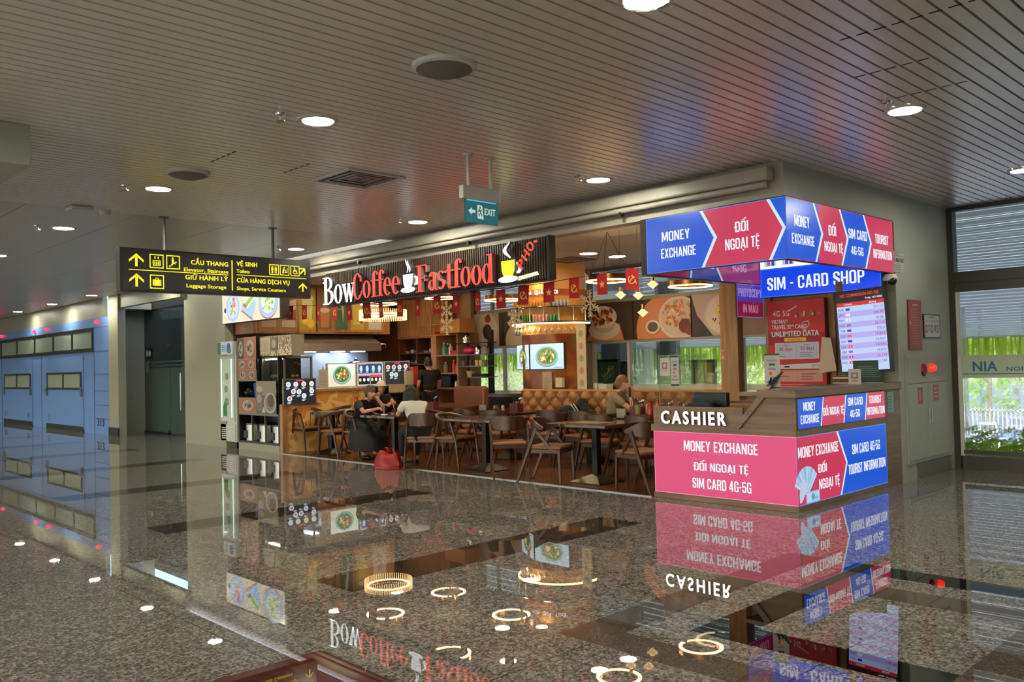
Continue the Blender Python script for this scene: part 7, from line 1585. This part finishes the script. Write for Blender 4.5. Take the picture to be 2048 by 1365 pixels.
# sloping slatted canopy outside the windows
m = MB(); n_s = 34
for i in range(n_s):
    y = 12.1+i*.53; z = 3.62-(y-12.1)*.0905; m.beam((-60, y+.25, z), (12, y+.25, z-.0), .50, .02, up=(0, .09, 1))
M_can = mat('white_canopy_slat', (226, 232, 230), .5)
_n = M_can.node_tree; _t = _n.nodes.new('ShaderNodeBsdfTranslucent'); _t.inputs[0].default_value = (.8, .86, .84, 1); _x = _n.nodes.new('ShaderNodeMixShader'); _x.inputs[0].default_value = .12
_n.links.new(_n.nodes['Principled BSDF'].outputs[0], _x.inputs[1]); _n.links.new(_t.outputs[0], _x.inputs[2]); _n.links.new(_x.outputs[0], _n.nodes['Material Output'].inputs['Surface'])
struct('canopy', m, M_can)
m = MB(); m.box(-60, 29.9, 1.98, 12, 30.2, 2.12); struct('canopy_edge', m, M_white)
rr = random.Random(44); m = MB()
for i in range(2600):
    x = rr.uniform(-50, 8); L2 = rr.uniform(.35, 1.0)*(1.5 if rr.random() < .12 else 1); w_ = rr.uniform(.02, .05); y = rr.uniform(29.9, 30.6); q = rr.uniform(-.6, .6)
    a_ = V((math.cos(q)*w_, math.sin(q)*w_, 0)); p = V((x, y, 2.05)); b_ = V((x+rr.uniform(-.06, .06), y, 2.05-L2)); m.add([p-a_, p+a_, b_+a_, b_-a_], [(0, 1, 2, 3)])
o = m.build('hanging_vines', M_vine); props(o, 'curtain of bright yellow green vines hanging from the canopy edge', 'vines', kind='stuff')
def leaves(mb, c, rx, ry, rz, n, s, rr):
    for i in range(n):
        a = rr.uniform(0, 2*PI); zc = rr.uniform(-1, 1); k_ = math.sqrt(1-zc*zc)*rr.uniform(.75, 1.05); p = V((c[0]+rx*k_*math.cos(a), c[1]+ry*k_*math.sin(a), c[2]+rz*zc*rr.uniform(.8, 1.05)))
        u = V((rr.uniform(-1, 1), rr.uniform(-1, 1), rr.uniform(-1, 1))).normalized(); v_ = u.orthogonal().normalized(); q = s*rr.uniform(.6, 1.3); mb.add([p-u*q, p-v_*q*.5, p+u*q, p+v_*q*.5], [(0, 1, 2, 3)])
rr = random.Random(5); m = MB()
for x in range(-30, 9): leaves(m, (x*.5, 13.6, .18), .42, .35, .26, 150, .05, rr)
for x in range(-12, 12): leaves(m, (x*.5, 13.0, .12), .4, .22, .17, 190, .035, rr)
o = m.build('hedge', M_leafb); props(o, 'low bright green hedge along the terrace outside the windows', 'hedge', kind='stuff')
def tree(x, y, h, r, lb, mt, seed, n=1500, bare=False):
    rr = random.Random(seed); t = thing('tree', lb, 'tree', (x, y, -7.3), 'trees beyond the car park'); m = MB(t); m.tube([(x, y, -7.3), (x+.2, y, -7.3+h*.4), (x-.1, y, -7.3+h*.8)], [.35, .25, .1], 8)
    for k_ in range(9): q = rr.uniform(0, 2*PI); z0_ = -7.3+h*rr.uniform(.3, .6); m.tube([(x, y, z0_), (x+r*.6*math.cos(q), y+r*.6*math.sin(q), z0_+h*.25), (x+r*.9*math.cos(q), y+r*.9*math.sin(q), z0_+h*.35)], [.12, .07, .03], 5)
    m.build('trunk', mat('bark', (120, 100, 80), .8)); m = MB(t)
    for k_ in range(12): q = rr.uniform(0, 2*PI); s = rr.uniform(.1, .75); leaves(m, (x+r*s*math.cos(q), y+r*s*math.sin(q), -7.3+h*rr.uniform(.35, .95)), r*.42, r*.42, h*.14, n//12, .2, rr)
    m.build('crown', mt)
M_leafo = mat('olive_leaf', (130, 130, 60), .6, kind='leaf', col2=(200, 190, 110)); M_leafg = mat('fresh_leaf', (70, 120, 40), .6, kind='leaf', col2=(150, 190, 70)); M_leafp = mat('pinkish_twig', (150, 120, 100), .7, kind='leaf', col2=(196, 176, 150))
tr = [(-96, 84, 'left of the seated woman seen through the left window', M_leafg), (-84, 80, 'seen through the left window beside the televisions', M_leafd), (-66, 70, 'just right of the potted plant in the window', M_leafp), (-58, 72, 'behind the woman in beige', M_leafp), (-52, 66, 'left behind the acrylic screen', M_leafg), (-46, 68, 'behind the acrylic screen notices', M_leafd), (-40, 66, 'behind the till window', M_leafd), (-35, 70, 'left of the kiosk wooden post', M_leafo), (-30, 72, 'seen left of the bank card stand', M_leafo),
      (-36, 118, 'at the left edge of the large window behind the cars', M_leafg), (-30, 122, 'second from the left edge of the large window', M_leafd), (-24, 120, 'behind the middle of the parked cars', M_leafo), (-17, 122, 'behind the parked cars toward the right edge', M_leafo), (-11, 118, 'at the right picture edge behind the cars', M_leafg), (-74, 76, 'between the two left windows', M_leafd)]
for i, (x, y, lb, mt) in enumerate(tr): tree(x, y, 13.5 if y < 100 else 15, 5.2 if y < 100 else 7, 'leafy tree '+lb, mt, 60+i, 3000)
m = MB(); rr = random.Random(77)
for i in range(70): leaves(m, (-150+i*3.6, 140, -4), 3, 1.5, 4.5, 60, .8, rr)
o = m.build('far_foliage', M_leafd); props(o, 'distant band of dark green foliage behind the car park', 'foliage', kind='stuff')
m = MB()
for i in range(140): x = -60+i*.45; m.box(x, 108, -7.3, x+.12, 108.1, -4.9)
m.box(-60, 108, -5.2, 3, 108.1, -5.05); solo('picket_fence', m, M_wall, 'long pale railing behind the parked cars', 'fence')
def car(x, y, rot, c_, lb, suv=False):
    t = thing('car', lb, 'car', (x, y, -7.3), 'parked cars outside'); t.rotation_euler = (0, 0, rot); cm = mat('car%02x%02x%02x' % c_, c_, .25, .2, coat=.5); H2 = 1.7 if suv else 1.42
    def body(pts, w_, m_, nm, y0_=None):
        m = MB(); m.par = t; m.prism(pts, (0, -w_/2, 0), (1, 0, 0), (0, 0, 1), (0, w_, 0)); m.build(nm, m_, bevel=.06)
    body([(-2.25, .3), (2.25, .3), (2.3, .62), (2.2, .82), (1.3, .95), (-1.9, .98), (-2.25, .9)], 1.78, cm, 'body')
    body([(-1.95, .96), (1.15, .93), (.45, H2-.03), (-.2, H2), (-1.2, H2), (-1.7, H2-.12)], 1.5, cm, 'roof')
    body([(-1.75, 1.0), (.95, .98), (.38, H2-.13), (-1.15, H2-.1)], 1.54, mat('car_window', (40, 48, 56), .08), 'side_windows')
    m = MB(); m.par = t; m.add([(1.16, -.68, .97), (1.16, .68, .97), (.5, .62, H2-.08), (.5, -.62, H2-.08)], [(0, 1, 2, 3)]); m.add([(-2.0, -.68, 1.0), (-1.72, -.62, H2-.14), (-1.72, .62, H2-.14), (-2.0, .68, 1.0)], [(0, 1, 2, 3)]); m.build('windscreen', MATS['car_window'])
    for wx in (-1.4, 1.4):
        for wy in (-.82, .82): m = MB(); m.par = t; m.M = Matrix.Translation((wx, wy, .33)) @ Matrix.Rotation(PI/2, 4, 'X'); m.lathe([(0, -.1), (.33, -.1), (.33, .1), (0, .1)], (0, 0, 0), 16); m.build('wheel', M_black)
    m = MB(); m.par = t; m.box(-2.29, -.8, .68, -2.24, -.5, .84); m.box(-2.29, .5, .68, -2.24, .8, .84); m.build('tail_light', M_red)
WC, SC, BC, GC = (186, 194, 204), (136, 144, 156), (52, 74, 120), (120, 126, 134)
cars = [(-24.8, 100, 2.2, BC, 'blue hatchback in the back row between the two flag poles', 0), (-29.5, 96, 1.9, WC, 'white car at the left window edge, back row', 1), (-25.8, 93, 2.5, (90, 110, 150), 'grey blue car in front of the back row', 0), (-22.3, 90, 2.3, WC, 'white van-like car right of the middle pole', 1), (-27.5, 86, 1.8, WC, 'white car left of the first pole, second row', 0), (-18.0, 90, 2.0, SC, 'silver car near the right picture edge, back row', 0),
        (-24.2, 82, 1.7, WC, 'white car between the poles in the second row', 0), (-20.3, 82, 2.2, WC, 'white car right of the middle pole, second row', 1), (-16.3, 84, 2.0, BC, 'blue car at the right picture edge', 0), (-22.8, 75, 1.75, (196, 196, 196), 'silver estate car with red tail light in the front row', 1), (-26.2, 75, 1.2, WC, 'white car in the front row at the left window edge', 0), (-17.6, 75, 1.5, SC, 'silver car in the front row, right side', 1), (-19.8, 96, 2.4, WC, 'white car in the back row right of the pole', 0), (-13.5, 78, 1.9, WC, 'white car beyond the right picture edge', 0)]
for x, y, r_, c_, lb, s in cars: car(x, y, r_, c_, lb, s)
for x, y, lb in ((-7.2, 22, 'slim white flag pole outside, left one'), (-5.65, 22, 'slim white flag pole outside, right one')):
    m = MB(); m.tube([(x, y, -7.3), (x, y, 2.6)], .055, 8); solo('flag_pole', m, M_white, lb, 'pole', smooth=True)
m = MB(); m.box(-9.3, 12.6, -.02, -9.0, 12.9, 3.5); m.box(-10.9, 12.8, -.02, -10.3, 13.3, 3.5); struct('wall_outside_pier', m, mat('blue_grey_cladding', (120, 130, 134), .5))
m = MB(); m.box(-24.2, 27.5, -7.3, -20.9, 28.1, 3.0); struct('wall_outside_column', m, mat('pale_cladding', (190, 198, 200), .5))
def board(x0, x1, z1_, lb, c_, txt):
    t = thing('advertising_board', lb, 'board', ((x0+x1)/2, 12.4, -.02)); m = MB(t)
    m.box(x0, 12.38, -.02, x0+.05, 12.44, z1_); m.box(x1-.05, 12.38, -.02, x1, 12.44, z1_); m.box(x0+.05, 12.38, z1_-.05, x1-.05, 12.44, z1_); m.box(x0+.05, 12.38, .5, x1-.05, 12.44, .55); m.build('frame', M_dark)
    a = Art(t, (x0+.05, 12.40, .55), (1, 0, 0), (0, 0, 1)); a.rect(0, 0, x1-x0-.1, z1_-.6, c_)
    if txt: a.text('0933.22.66.88', (x1-x0)/2-.05, .45, .05, (90, 100, 40), w_=(x1-x0)*.75); a.rect(.1, .56, x1-x0-.2, .58, (130, 140, 60))
    a.build('sheet', M_print)
board(-10.58, -10.0, 1.55, 'grey framed green board outside the window behind the plant', (96, 116, 84), False); board(-9.95, -9.8, 1.5, 'narrow yellow green board beside the green framed board', (170, 180, 96), False); board(-8.42, -7.95, 1.5, 'grey framed yellow board outside the window behind the till', (176, 180, 80), True)
# small lamp in the kiosk that its sign panels light: daylight-white worklight under the overhead box
